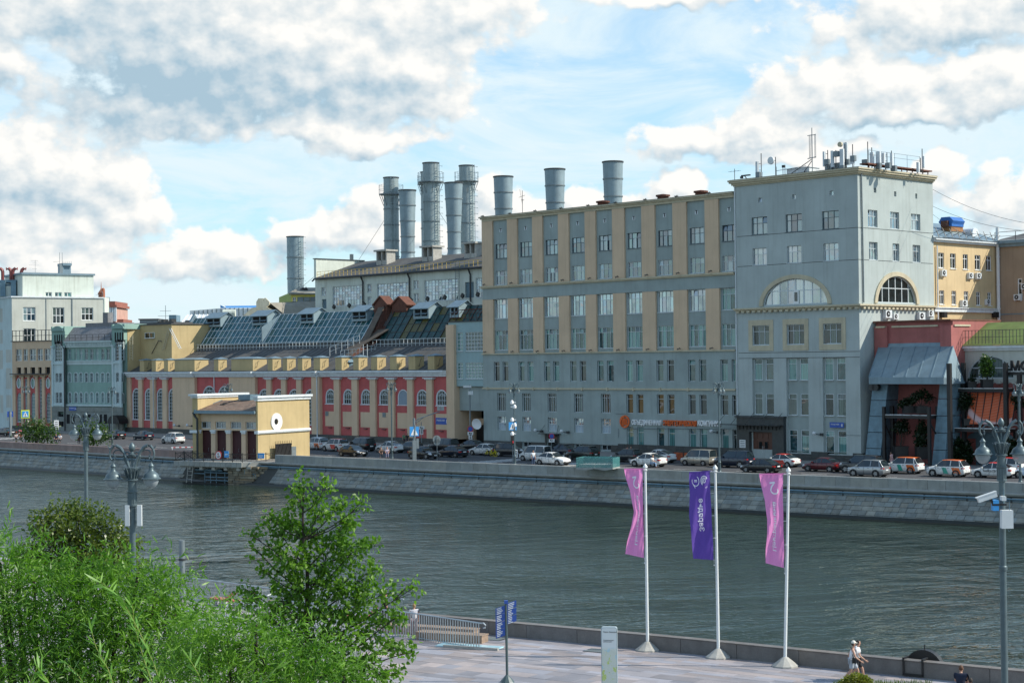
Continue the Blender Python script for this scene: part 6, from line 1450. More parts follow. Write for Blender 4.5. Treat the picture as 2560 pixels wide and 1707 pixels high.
# ================================================================ WHITE ARCHED BUILDING, GREEN ROOF
AB=Bld('arched_white_building','white building with a big half-round window under a mossy green roof, right edge','building',s0=xr+.3,t0=5.0)
P=lambda x,y,t=0:AB.P(*c8(x,y),t)
x0=P(1005,500)[0]; zt_=12.9; x1=x0+16
ca=P(1258,600)[0]; ra=(P(1450,620)[0]-P(1065,620)[0])/2; zs=P(1258,622)[1]; za=P(1240,435)[1]
mb=MB(); wall(mb,x0,x1,9.1,zt_,[(ca-ra,ca+ra,zs,za,zs+.01)],y=0,depth=.4); AB.add('wall',mb,MT['plaster_white'])
mb=MB(); mb.box(x0,x1,.0,8,0,9.09); mb.box(x0,x1,.45,8,9.1,zt_); AB.add('lower_wall',mb,MT['plaster_pink'])
mb=MB()
for k in range(16): mb.box(x0+.8+k*.95,x0+1.3+k*.95,-.3,0,9.0,9.35)
AB.add('white_dentils',mb,MT['plaster_white'],kind='stuff')
mb=MB(); 
mb.poly([(ca+ra*math.cos(math.pi*i/18),.35,zs+(za-zs)*math.sin(math.pi*i/18)) for i in range(19)]); wnd=AB.add('arched_window',mb,MT['pane_dark'])
mb=MB()
for k in(-.55,-.02,.5): h_=(za-zs)*math.sqrt(1-k*k); mb.box(ca+ra*k-.08,ca+ra*k+.08,.2,.34,zs,zs+h_)
mb.box(ca-ra*.86,ca+ra*.86,.22,.34,zs+(za-zs)*.45,zs+(za-zs)*.5); mb.box(ca-ra,ca+ra,.15,.34,zs,zs+.14)
for i in range(18):
 a=math.pi*i/18;b2=math.pi*(i+1)/18; mb.bar((ca+ra*math.cos(a),.1,zs+(za-zs)*math.sin(a)),(ca+ra*math.cos(b2),.1,zs+(za-zs)*math.sin(b2)),.16)
AB.add('window_bars',mb,MT['window_frame'],parent=wnd)
mb=MB(); mb.box(x0-.3,x1,-.5,0,zt_,zt_+.3); mb.box(x0-.15,x1,-.25,0,zt_-.25,zt_); AB.add('cornice',mb,MT['trim_white'])
zg=15.85; mb=MB(); mb.add([(x0-.4,-.6,zt_+.32),(x1,-.6,zt_+.32),(x1,4.8,zg),(x0-.4,4.8,zg),(x0-.4,8,zg),(x1,8,zg)],[(0,1,2,3),(3,2,5,4)]); AB.add('roof',mb,MT['roof_green'])
rail([(x0,-.3,zt_+.5),(x1,-.3,zt_+.5)],1.5,.42,.05,'steel_dark','roof_railing',AB)
mb=MB(); mb.box(P(1135,1200)[0],P(1380,1200)[0],-.05,0,0,P(1250,1125)[1]); mb.prism([(P(1258,1200)[0]+2.9*math.cos(math.pi*i/10),-.05,P(1250,1125)[1]+1.0*math.sin(math.pi*i/10)) for i in range(11)],(0,.05,0)); AB.add('gate',mb,MT['steel_blue'])
SGm=root('letter_sign',AB.fr.W(0,-2.4,0),'black upright letters МОСТ on the steel frame at the right edge','sign',None,AB.fr.ang)
for ch,pa,pb in(('М',1425,1500),('О',1508,1600),('С',1610,1690),('Т',1695,1770)):
 xa=AB.P(*c8(pa,500),-2.4)[0];xb=AB.P(*c8(pb,500),-2.4)[0]; za_=AB.P(*c8(1460,558),-2.4)[1]; zb_=AB.P(*c8(1460,470),-2.4)[1]
 me=textmesh('letter',ch,1,MT['steel_black'],.12,'LEFT',.02)
 co=[v.co.copy() for v in me.vertices]; mx0,mx1=min(c.x for c in co),max(c.x for c in co); mz0,mz1=min(c.z for c in co),max(c.z for c in co)
 for v in me.vertices: v.co.x=xa+(v.co.x-mx0)/(mx1-mx0)*(xb-xa); v.co.z=za_+(v.co.z-mz0)/(mz1-mz0)*(zb_-za_)
 obj('letter',me,SGm)
# ================================================================ BLACK STEEL FRAME WITH BALCONIES AND PLANT TUBS
FRm=Bld('steel_plant_frame','black steel frame with two open decks for plant tubs between the canopy legs','frame',s0=.12,t0=RT_)
P=lambda x,y,t=0:FRm.P(*c8(x,y),t)
def post(B,px,yt,yb,t,w_=.32,P=P):
 x,zt_=P(px,yt,t); mb=MB(); mb.box(x-w_/2,x+w_/2,t-w_/2,t+w_/2,0,zt_); B.add('post',mb,MT['steel_black'])
def beam(B,pa,pb,py,t0,t1,h=.35,P=P):
 xa,z_=P(pa,py,t0);xb,_=P(pb,py,t0); mb=MB(); mb.box(xa,xb,t0,t0+.2,z_-h,z_); mb.box(xa,xb,t1,t1+.2,z_-h,z_); mb.box(xa,xa+.2,t0+.2,t1,z_-h,z_); mb.box(xb-.2,xb,t0+.2,t1,z_-h,z_); B.add('deck_beam',mb,MT['steel_black']); 
 n_=5
 for k in range(n_): mb=MB(); a=xa+(xb-xa)*k/n_+.05;b_=xa+(xb-xa)*(k+1)/n_-.08; mb.box(a,b_,t0-.05,t1,z_+.002,z_+.06); B.add('deck_edge_plate',mb,MT['steel_white'] if True else None)
 return z_+.06
post(FRm,366,855,1300,-3.6); post(FRm,436,850,1300,-1.6); post(FRm,743,858,1300,-3.6); post(FRm,812,850,1300,-1.6)
zd=beam(FRm,375,745,925,-3.7,-1.5)
mb=MB(); 
for (a,b_) in(((375,1000),(430,1120)),((745,980),(810,1100))): p=P(*a,-3.6);q=P(*b_,-2.5); mb.bar((p[0],-3.6,p[1]),(q[0],-2.5,q[1]),.12)
FRm.add('brace',mb,MT['steel_black'])
FR2=Bld('steel_tall_frame','tall black steel frame with two decks in front of the white arched building','frame',s0=xr+.3,t0=5.0)
P2=lambda x,y,t=0:FR2.P(*c8(x,y),t)
for px,yt,t in((910,495,-8.0),(1028,490,-2.6),(1380,490,-3.2),(1497,590,-2.6),(1700,490,-3.2)): post(FR2,px,yt,1300,t,.42,P2)
zd2=beam(FR2,940,1370,705,-3.2,-1.4,P=P2); zd3=beam(FR2,930,1380,1035,-3.6,-1.4,P=P2); beam(FR2,1395,1700,565,-2.7,-1.6,P=P2)
mb=MB(); 
for (a,b_) in(((912,460),(940,500)),((880,530),(905,580)),((935,990),(990,850)),((935,1060),(990,1200))): p=P2(*a,-3.2);q=P2(*b_,-3.2); mb.bar((p[0],-3.2,p[1]),(q[0],-3.2,q[1]),.14)
FR2.add('brace',mb,MT['steel_black'])
OS=Bld('orange_screen','orange slanted banner screen with pale curved lines inside the tall steel frame','banner',s0=xr+.3,t0=5.0)
om=bpy.data.materials.new('orange_print'); om.use_nodes=True; t=om.node_tree; t.nodes.clear(); n=NT(t); b=n.n('ShaderNodeBsdfPrincipled'); t.links.new(b.outputs[0],n.n('ShaderNodeOutputMaterial').inputs[0]); b.inputs['Roughness'].default_value=.6
uv=n.n('ShaderNodeTexCoord').outputs['Object']
x_,y_,z_=n.xyz(uv)[:3]
lines=n.math('SINE',n.math('MULTIPLY',n.math('ADD',z_,n.math('MULTIPLY',n.math('SINE',n.math('MULTIPLY',x_,.5)),.6)),20.0)); lm=n.ramp(lines,.3,.8,0,.35)
arc=n.math('ABSOLUTE',n.math('SUBTRACT',n.vm('LENGTH',n.vm('ADD',uv,(-5.2,3.2,-9.2))),4.6)); am=n.ramp(arc,.15,.45,.75,0)
arc2=n.math('ABSOLUTE',n.math('SUBTRACT',n.vm('LENGTH',n.vm('ADD',uv,(-1.5,3.2,2.2))),6.2)); am=n.math('MAXIMUM',am,n.ramp(arc2,.15,.4,.6,0))
n.put(b.inputs['Base Color'],n.mix(am,n.mix(lm,(.55,.10,.03),(.60,.26,.16)),(.60,.50,.52)))
q0=P2(1090,740,-2.2);q1=P2(1480,740,-2.2);q2=P2(1430,1000,-3.0);q3=P2(1050,1000,-3.0)
mb=MB(); V=[(q3[0],-3.0,q3[1]),(q2[0],-3.0,q2[1]),(q1[0],-2.2,q1[1]),(q0[0],-2.2,q0[1])]; mb.prism(V,(0,.06,0)); OS.add('printed_sheet',mb,om)
for k in range(7):
 a=k/6; p=Vector(V[0]).lerp(Vector(V[1]),a);q=Vector(V[3]).lerp(Vector(V[2]),a); mb=MB(); mb.bar(p+Vector((0,-.05,-.3)),q+Vector((0,-.05,.1)),.08); OS.add('rod',mb,MT['steel_black'])
# ================================================================ BITS ON THE TOWER ROOF
c6=lambda x,y:(1800+x*.3234,320+y*.3234)
ZR=33.72
def antenna(name,label,cat,px,t,build,grp='phone aerials on the tower roof',top=None):
 s,_=CT.P(*c6(px,300),t); o=CT.W(s,t,ZR); r=root(name,o,label,cat,grp,CT.ang)
 build(r,lambda x,y:(CT.P(*c6(x,y),t)[0]-s,CT.P(*c6(x,y),t)[1]-ZR)); return r
def panel_set(px,pw,yt,yb,xt=None,pole=None,dish=None,box=None):
 def b_(r,Q):
  x0,zb=Q(px-pw/2,yb);x1,zt=Q(px+pw/2,yt); mb=MB(); mb.box(x0,x1,-.12,.14,zb,zt); obj('panel_aerial',mb.mesh(MT['trim_white']),r)
  mb=MB(); pt_=Q(pole or px,(xt or yt))[1]; xp=Q(pole or px,300)[0]; mb.tube([(xp,.3,0),(xp,.3,max(pt_,zt))],.05,6)
  for z_ in(zb+.25,zt-.25): mb.bar((xp,.3,z_),((x0+x1)/2,.1,z_),.05)
  mb.tube([(xp,.3,.4),(xp+.2,.2,.2),(xp+.25,.2,zb)],.03,4); obj('mast',mb.mesh(MT['steel_dark']),r)
  if box:
   bx,bz=Q(*box); mb=MB(); mb.box(bx-.3,bx+.3,-.2,.2,bz-.35,bz+.3); obj('radio_unit',mb.mesh(MT['steel_grey']),r)
 return b_
A=antenna
A('panel_antenna','slim pale panel aerial with dark mast, far left on the tower roof','antenna',292,1.0,panel_set(287,16,260,345,195,307,None,(297,360)))
A('panel_antenna','pair of thin panels just right of the lattice mast','antenna',805,1.5,panel_set(805,12,183,300,170,822,None,(828,262)))
A('panel_antenna','medium panel aerial left of the tallest panels','antenna',870,1.0,panel_set(869,17,176,305,170,885,None,(900,200)))
A('panel_antenna','wide pale panel, left and lower of the tallest pair','antenna',943,1.2,panel_set(943,26,162,298,125,955,None,(945,310)))
A('panel_antenna','tallest white panel aerial on the tower roof','antenna',973,1.8,panel_set(972,25,113,245,110,960,None,(985,262)))
A('panel_antenna','dark mast with radio boxes right of the tallest panels','antenna',1015,1.2,panel_set(1022,24,215,280,125,1015,None,(1030,235)))
A('panel_antenna','tall mast with two small drums on the right part of the tower roof','antenna',1130,2.0,panel_set(1120,26,255,290,105,1132,None,(1120,265)))
A('panel_antenna','broad white panel beside a round drum on the right roof part','antenna',1175,2.0,panel_set(1175,24,188,290,150,1163))
A('panel_antenna','widest white panel aerial on the right roof part','antenna',1224,2.5,panel_set(1224,30,181,275,180,1218,None,(1225,292)))
A('panel_antenna','cluster of two white panels right of the widest one','antenna',1270,3.5,panel_set(1262,20,193,275,190,1280,None,(1300,290)))
A('panel_antenna','narrow grey panel at the right side of the panel cluster','antenna',1325,4.5,panel_set(1328,16,195,300,175,1315,None,(1345,312)))
A('panel_antenna','slender tilted panel at the far right corner of the tower roof','antenna',1575,11,panel_set(1575,13,218,310,160,1553))
A('panel_antenna','short white panel box at the right corner of the tower roof','antenna',1530,10,panel_set(1531,17,265,345,230,1540))
def b1(r,Q):
 mb=MB(); mb.tube([(0,0,0),(0,0,Q(430,225)[1])],.05,6); obj('mast',mb.mesh(MT['steel_dark']),r)
 x,z_=Q(408,255); mb=MB(); mb.T=Matrix.Translation((x,-.2,z_))@Matrix.Rotation(math.pi/2,4,'X'); mb.lathe([(0,0),(.4,.02),(.48,.12),(.46,.25),(0,.3)],14); obj('dish',mb.mesh(MT['steel_white'],True),r); mb=MB(); mb.bar((x,-.2,z_),(0,0,z_),.06); obj('arm',mb.mesh(MT['steel_dark']),r)
A('dish_antenna','small white dish on a thin mast left on the tower roof','antenna',430,1.0,b1)
def b2(r,Q):
 mb=MB(); z_=Q(935,128)[1]; mb.tube([(.3,.3,0),(.3,.3,z_)],.04,5); obj('mast',mb.mesh(MT['steel_dark']),r); mb=MB(); mb.T=Matrix.Translation((0,0,z_))@Matrix.Rotation(math.pi/2,4,'X'); mb.lathe([(0,-.1),(.3,-.1),(.3,.15),(0,.18)],12); obj('drum',mb.mesh(MT['trim_beige'],True),r)
A('drum_antenna','little cream drum aerial on a pole above the panels','antenna',932,2.2,b2)
def b3(r,Q):
 z0=Q(710,235)[1]; z1=Q(710,50)[1]; mb=MB()
 for sx in(-.55,-.3,0,.3,.55): mb.tube([(sx,.3*(sx*2%1),z0),(sx,.3*(sx*2%1),z1)],.035,4)
 mb.bar((-.6,0,z1-.1),(.6,0,z1-.1),.07); mb.bar((-.6,0,z0),(.6,0,z0+.1),.09); mb.tube([(.05,0,0),(.05,0,Q(710,0)[1])],.05,5); obj('lattice_rods',mb.mesh(MT['steel_grey']),r)
 mb=MB(); mb.bar((0,0,z0-.1),(-3.3,0,.2),.07); mb.bar((0,0,z0-.3),(-2.2,1,.2),.06); obj('stay',mb.mesh(MT['steel_dark']),r)
A('rod_antenna','tallest aerial, a cage of thin vertical rods over the middle of the tower roof','antenna',711,1.6,b3)
CB=Bld('roof_cabinet','low whitish air-conditioning cabinet behind the parapet under the rod aerial','cabinet',s0=CT.P(*c6(500,330),2.5)[0],t0=2.5)
x1=CB.P(*c6(690,330))[0]; mb=MB(); mb.box(.3,x1,0,2,ZR,ZR+1.0); mb.box(.2,x1+.1,-.1,2.1,ZR+1.0,ZR+1.08); [mb.box(1.2+k*.5,1.6+k*.5,-.03,0,ZR+.3,ZR+.9) for k in range(4)]; CB.add('casing',mb,MT['steel_white'])
mb=MB(); [mb.bar((x,-.6,ZR),(x,-.6,ZR+1.4),.05) for x in(-.8,.2,.5)]; mb.bar((-.8,-.6,ZR+.9),(x1,-.6,ZR+1.1),.05); mb.box(.1,.5,-.7,-.5,ZR+1.2,ZR+1.5); CB.add('guard_rail',mb,MT['steel_dark'])
for pa,pb,y,lb in((810,862,275,'blue-grey equipment box left of the medium panel'),(880,932,270,'blue-grey equipment box right of the medium panel')):
 B=Bld('equipment_box',lb,'cabinet',s0=CT.P(*c6(pa,300),2.4)[0],t0=2.4); w_=B.P(*c6(pb,300))[0]; mb=MB(); z_=B.P(*c6(pb,y))[1]; mb.box(0,w_,0,1.2,ZR,z_); mb.box(-.03,w_+.03,-.03,1.2,z_,z_+.05); mb.box(w_*.3,w_*.7,-.03,0,ZR+.3,z_-.3); B.add('casing',mb,MT['steel_grey'])
SF=Bld('roof_ledge_frame','rusty steel ledge frame along the right edge of the tower roof','frame',fr=Fr(CT.W(.55,.5)[:2],CT.b))
mb=MB(); mb.box(0,13.2,-.25,.9,ZR+.35,ZR+.5); [mb.bar((k*1.1+.4,-.1,ZR),(k*1.1+.4,-.1,ZR+.35),.1) for k in range(12)]; SF.add('ledge',mb,MT['brick_red'])
mb=MB(); [mb.tube([(k*2.6+.5,0,ZR+.5),(k*2.6+.5,0,ZR+2.0)],.025,4) for k in range(5)]; [mb.tube([(.5,0,ZR+2-.5*k),(11,0,ZR+2-.5*k)],.02,4) for k in range(2)]; SF.add('handrail',mb,MT['steel_grey'])
mb=MB(); q=CT.P(*c6(210,365),0); o=CT.W(q[0],0,ZR); mb.bar((0,0,0),(0,-.5,.4),.08); mb.box(-.4,.9,-.7,-.45,.35,.5); mb.box(-.5,-.2,-.75,-.5,0.1,.35); tag(obj('security_camera',mb.mesh(MT['steel_dark']),None,o,CT.ang),'dark camera arm at the left end of the tower cornice','camera')
for (a,b_,lb) in(((2332,474),(2580,560),'long overhead wire, uppermost right of the tower'),((2332,516),(2580,578),'long overhead wire, second right of the tower'),((2332,536),(2480,606),'short overhead wire falling to the sand house roof')):
 wire(lb,pt(*a,12),pt(*b_,8 if a[1]<530 else 28),.02,.6)
# ================================================================ PUMP HOUSE ON THE WATER'S EDGE
cp_=lambda x,y:(440+x*380/2128,960+y*380/2128)
_o=gnd(645.4,1151,.05); PHu=Vector((.85,-.527)).normalized(); PHu=(PHu.x,PHu.y)
PH=Bld('pump_house','small yellow pump house with four dark red doors and a round window by the water','building',fr=Fr((_o.x,_o.y),PHu))
P=lambda x,y,t=0:PH.P(*cp_(x,y),t)
sideP=lambda x,y:PH.fr.side(0,*cp_(x,y))
xL=P(232,600)[0]; D=sideP(1870,800)[0]; xw=P(1122,600)[0]; xr_=P(312,600)[0]
zt=P(1140,235)[1]; ztl=P(245,205)[1]
b0=gnd(*cp_(1150,1075),.05)
mb=MB(); mb.box(xw,0,0,D,0,zt); mb.box(xL,xL+1.0,1.2,D,0,ztl) if False else None; PH.add('end_wall',mb,MT['plaster_yellow'])
mb=MB(); mb.box(xL,xL+.9,0,D*.92,0,ztl+.1); PH.add('end_wall',mb,MT['plaster_yellow'])
mb=MB(); mb.box(xw-.3,.35,-.4,D+.3,zt+.35,zt+.62); mb.box(xw-.12,.18,-.2,D+.12,zt,zt+.35); PH.add('end_cornice',mb,MT['trim_white'])
mb=MB(); mb.box(xL-.35,xL+1.2,-.4,D*.92+.3,ztl+.35,ztl+.6); mb.box(xL-.15,xL+1.05,-.2,D*.92+.1,ztl+.1,ztl+.35); PH.add('end_cornice',mb,MT['trim_white'])
zs=sideP(1500,655)[1]; mb=MB(); mb.T=None; mb.tube([(.05,-.1,zs),(.05,D,zs)],.22,8); mb.box(xw-.1,.2,-.25,0,zs-.18,zs+.18); mb.box(xL-.3,xL+.9,-.25,0,zs-.18,zs+.18); PH.add('string_course',mb,MT['trim_white'])
doors=[(342,490),(550,700),(762,915),(975,1122)]; zd=P(640,650)[1]; zw0,zw1=P(640,625)[1],P(640,528)[1]; ze=P(640,385)[1]
ops=[];wo=[]
for a,b_ in doors:
 x0,x1=P(a,800,.5)[0],P(b_,800,.5)[0]; x1=min(x1,xw-.02); ops.append((x0,x1,0,zd)); wo.append((x0,x1,zw0,zw1))
mb=MB(); wall(mb,xL+.9,xw,0,ze,ops+wo,y=.5,depth=.5); PH.add('front_wall',mb,MT['plaster_ochre'])
mat('door_maroon',(.055,.012,.016),.6,.1,4)
for (x0,x1,z0,z1) in ops:
 mb=MB(); n_=9
 for k in range(n_): mb.box(x0+(x1-x0)*k/n_+.01,x0+(x1-x0)*(k+1)/n_-.01,.9,.95+.02*(k%2),z0,z1)
 d_=PH.add('door',mb,MT['door_maroon']); mb=MB(); mb.tube([((x0+x1)/2+.2,.88,1.0),((x0+x1)/2+.2,.8,1.05),((x0+x1)/2+.2,.8,1.4),((x0+x1)/2+.2,.88,1.45)],.03,5); PH.add('handle',mb,MT['steel_grey'],parent=d_)
for (x0,x1,z0,z1) in wo: window(PH,(x0+x1)/2,z0,x1-x0,z1-z0,(1,1),(1,),pm=MT['pane_sky'],y=.75,bar=.1)
for a,b_ in((312,345),(480,550),(690,765),(905,975)):
 mb=MB(); x0,x1=P(a,660,.3)[0],P(b_,660,.3)[0]; mb.box(x0-.0,x1+.0,.2,.5,zd-.18,zd+.05); mb.box(x0+.08,x1-.08,.28,.5,zd-.4,zd-.18); PH.add('capital',mb,MT['trim_white'])
mb=MB(); mb.box(xL+.9,xw,.95,D*.9,0,ze); PH.add('building_core',mb,MT['plaster_ochre'])
zr=P(620,228,D*.45)[1]; xa=P(258,360,-.2)[0]
xh=P(640,225,D*.45)[0]
mb=MB(); mb.add([(xa,-.15,ze+.1),(xw,-.15,ze+.1),(xw,D*.45,zr),(xh,D*.45,zr),(xa,D*.9,ze+.1),(xw,D*.9,ze+.1)],[(0,1,2,3),(3,2,5,4),(0,3,4)]); rf=PH.add('roof',mb,mat('shingle',(.27,.19,.145),.85,.3,2.5,.3,12,rnd=.2))
shm=MB(); nr=15
for r in range(nr):
 for k in range(26):
  u=(k+.5*(r%2))/26; a=r/nr;b_=(r+1.06)/nr
  def q(uu,v): 
   l=xa+(xh-xa)*v; return (l+(xw-l)*uu, -.15+(D*.45+.15)*v, ze+.1+(zr-ze-.1)*v+.03)
  shm.poly([q(u,a)[:2]+(q(u,a)[2]+.03,),q(min(1,u+1/26.8),a)[:2]+(q(u,a)[2]+.03,),q(min(1,u+1/26.8),b_),q(u,b_)])
PH.add('shingles',shm,MT['shingle'],kind='stuff')
mb=MB(); mb.box(xa,xw,-.35,-.1,ze-.25,ze+.12); mb.bar((xa,-.2,ze+.15),(xh,D*.45,zr+.05),.3,h=.1); PH.add('gutter',mb,MT['roof_zinc'])
mb=MB(); x,z_=P(280,500,0); mb.tube([(x-.3,-.2,ze-.1),(x-.1,-.1,ze-.6),(x+.25,-.05,ze-1.0),(x+.25,-.05,0)],.15,7); PH.add('downpipe',mb,MT['steel_dark'])
x,z_=P(710,275,D*.3); mb=MB(); mb.bar((x-.3,D*.25,z_),(x+2.0,D*.3,z_+.5),.12); mb.box(x-.4,x+.3,D*.22,D*.28,z_-.3,z_); PH.add('roof_hatch_arm',mb,MT['steel_dark'])
x,z_=P(1005,200,D*.5); mb=MB(); mb.box(x-.8,x+.8,D*.45,D*.6,z_-1.0,z_-.2); mb.box(x-1.0,x+1.0,D*.43,D*.62,z_-.2,z_+.5); PH.add('roof_vent_box',mb,MT['steel_blue'])
ty,tz=sideP(1403,525); ry=(sideP(1488,525)[0]-sideP(1315,525)[0])/2; rz_=(sideP(1403,418)[1]-sideP(1403,635)[1])/2
r=(ry+rz_)/2; mb=MB(); n_=28
R1=[(.12,r*1.0),(.14,r*.93),(-.0+.02,r*.86)]
for (xx0,r0),(xx1,r1) in(((.02,r),(.14,r*.98)),((.14,r*.98),(.14,r*.92)),((.14,r*.92),(.03,r*.34))):
 for i in range(n_):
  a=2*math.pi*i/n_;b2=2*math.pi*(i+1)/n_
  mb.poly([(xx0,ty+r0*math.cos(a),tz+r0*math.sin(a)),(xx0,ty+r0*math.cos(b2),tz+r0*math.sin(b2)),(xx1,ty+r1*math.cos(b2),tz+r1*math.sin(b2)),(xx1,ty+r1*math.cos(a),tz+r1*math.sin(a))])
rw_=PH.add('round_window',mb,MT['sign_white'])
mb=MB(); mb.poly([(.035,ty-.1+r*.35*math.cos(a),tz+r*.35*math.sin(a)) for a in np.linspace(0,2*math.pi,19)[:-1]]); PH.add('pane',mb,MT['black_void'],parent=rw_)
t0,z0=sideP(1335,850);t1,_=sideP(1560,850)
mb=MB(); hb=max(z0,2.0); mb.box(.6,.68,t0,t1,0.05,hb); [mb.bar((.64,t0+k*(t1-t0)/9,hb),(.64,t0+k*(t1-t0)/9,hb+.35),.04) for k in range(10)]
for k in range(4): mb.bar((.7,t0+(t1-t0)*k/4,.2),(.7,t0+(t1-t0)*(k+1)/4,hb-.1),.06)
PH.add('wire_gate',mb,MT['steel_black'])
mb=MB(); t2=sideP(1640,870); mb.box(.05,.5,t1+.1,t2[0],0,t2[1]); PH.add('grey_cabinet',mb,MT['steel_grey'])
E_=PH.fr.L(gnd(*cp_(1150,1110),.0)); D_=PH.fr.L(gnd(*cp_(120,1065),.0)); F_=PH.fr.L(gnd(*cp_(1490,1095),.0))
yp=min(E_[1],-2.6); xq=.4+1.0
pl=[(D_[0],yp),(xq-.4,yp),(xq+1.5,yp+2.2),(xq+3.5,yp+7.5),(xq+2.5,D),(D_[0],D)]
mb=MB(); n_=14; xs=np.linspace(D_[0],xq-.4,n_)
mb.prism([(a,b_,-.5) for a,b_ in pl],(0,0,.52)); PH.add('platform',mb,MT['granite_rail'])
for i in range(n_-1): mb=MB(); mb.box(xs[i]+.02,xs[i+1]-.02,yp-.12,yp-.0,-.55,.05); PH.add('platform_kerb',mb,MT['granite_rail'])
mb=MB(); [mb.box(x,x+.5,yp+.2,yp+1.2,-1.0,-.5) for x in np.arange(D_[0]+2,xq,2.0)]; mb.box(D_[0]+.5,xq+.5,yp+.5,D-3,-.75,-.5); PH.add('corbels',mb,MT['concrete'])
mb=MB(); mb.box(D_[0]+1,xq-.4,yp+2.6,D-3,ZW-.5,-.5); mb.box(D_[0]+.8,xq+.6,yp+.6,yp+2.2,ZW-.3,ZW+.12); PH.add('dark_basin_wall',mb,mat('void_brick',(.03,.03,.028),.8,.4,1.5,.5,5))  # near-black colour stands in for the dark void under the platform
random.seed(5); 
for r_ in range(8):
 z0=ZW-.1+r_*.3; x=xq-3.2
 while x<xq+5.2-r_*.25:
  w_=random.uniform(.7,1.3); mb=MB(); ys_=yp+.5+max(0,x-xq)*.35+random.uniform(-.08,.08); mb.box(x+.02,x+w_-.02,ys_,ys_+3,z0+.02,z0+.28); PH.add('stone',mb,mat('old_stone',(.22,.18,.125),.9,.35,2,.6,8,rnd=.25)); x+=w_
mb=MB()
L_=lambda x0,x1,z,y=0:mb.tube([(x0,yp+.7+y,z),(x1,yp+.7+y,z)],.07,6)
xx=lambda p:P(p,1200,yp+.7)[0]
L_(xx(265),xx(640),-1.0);L_(xx(265),xx(640),-1.12,.1);L_(xx(400),xx(1110),-1.35);L_(xx(400),xx(1110),-1.9);L_(xx(420),xx(1080),-2.3);L_(xx(255),xx(400),-1.5)
for p in(400,480,560,680,860,1080,1110): mb.tube([(xx(p),yp+.75,-1.2),(xx(p),yp+.75,-2.8)],.05,6)
mb.tube([(xx(970),yp+.6,-1.4),(xx(970),yp+.6,-.2),(xx(1050),yp+.6,-.05)],.07,6); mb.tube([(xx(940),yp+.7,-1.7),(xx(980),yp+.7,-1.3)],.05,6); mb.tube([(xx(800),yp+.9,-.6),(xx(800),yp+.9,-1.4)],.06,6)
PH.add('pipes',mb,MT['steel_blue'])
ladder(PH,(xx(225),yp+.1,ZW+.1),(xx(255),yp+.2,.2),.8,'concrete','access_ladder')
mb=MB()
pr_=[(D_[0]+.1,D_[1]+6),(D_[0]+.1,yp+.1),(xq-.5,yp+.1),(xq+1.3,yp+2.4),(xq+1.6,yp+5)]
for (a,b_) in zip(pr_,pr_[1:]):
 a=Vector((a[0],a[1],.05));b_=Vector((b_[0],b_[1],.05)); n_=max(1,int((b_-a).length/1.5))
 for i in range(n_):
  p=a.lerp(b_,i/n_);q=a.lerp(b_,(i+1)/n_); u_=Vector((0,0,1.0))
  mb.bar(p,p+u_*1.15,.07); mb.bar(p+u_,q+u_,.05); mb.bar(p+u_*.15,q+u_*.15,.04); mb.bar(p+u_*.15,q+u_,.035); mb.bar(p+u_,q+u_*.15,.035)
  for k in range(1,5): w_=p.lerp(q,k/5); mb.bar(w_+u_*.15,w_+u_,.02)
PH.add('railing',mb,MT['steel_black'])
def disc(name,label,cat,loc,r,rz,glyph=None,ring='sign_red',pole=False,face='sign_white'):
 R_=root(name,loc,label,cat,None,rz); mb=MB(); mb.T=Matrix.Rotation(math.pi/2,4,'X'); mb.lathe([(0,-.02),(r,-.02),(r,.02),(0,.02)],24); obj('back_plate',mb.mesh(MT[ring]),R_)
 mb=MB(); mb.T=Matrix.Translation((0,-.022,0))@Matrix.Rotation(math.pi/2,4,'X'); mb.lathe([(0,0),(r*.82,0),(r*.82,.012),(0,.012)],24); obj('face',mb.mesh(MT[face]),R_)
 mb=MB(); g=r*.8; Y=-.045
 if glyph=='anchor':
  mb.box(-.05*g,.05*g,Y,Y+.01,-.6*g,.6*g); mb.box(-.3*g,.3*g,Y,Y+.01,.32*g,.42*g)
  for i in range(10):
   a=math.pi+math.pi*i/10;b2=math.pi+math.pi*(i+1)/10; mb.bar((.5*g*math.cos(a),Y,-.12*g+.5*g*math.sin(a)),(.5*g*math.cos(b2),Y,-.12*g+.5*g*math.sin(b2)),.1*g)
  mb.tube([(.0,Y,.6*g),(.12*g,Y,.72*g),(0,Y,.85*g),(-.12*g,Y,.72*g),(0,Y,.6*g)],.04*g,4)
  obj('anchor_symbol',mb.mesh(MT['steel_black']),R_)
  if ring=='sign_red': mb=MB(); mb.bar((-.6*g,-.06,.7*g),(.6*g,-.06,-.7*g),.12*g,h=.01); obj('red_bar',mb.mesh(MT['sign_red']),R_)
 if glyph=='cross': 
  mb.bar((-.6*g,Y,.6*g),(.6*g,Y,-.6*g),.22*g,h=.01); mb.bar((-.6*g,Y-.012,-.6*g),(.6*g,Y-.012,.6*g),.22*g,h=.01); obj('red_bar',mb.mesh(MT['sign_red']),R_)
 return R_
x,z_=P(598,993,yp-.15); disc('no_anchoring_sign','round red-rimmed no-anchoring sign on the pump house platform railing','sign',PH.fr.W(x,yp-.2,z_),.52,PH.fr.ang,'anchor')
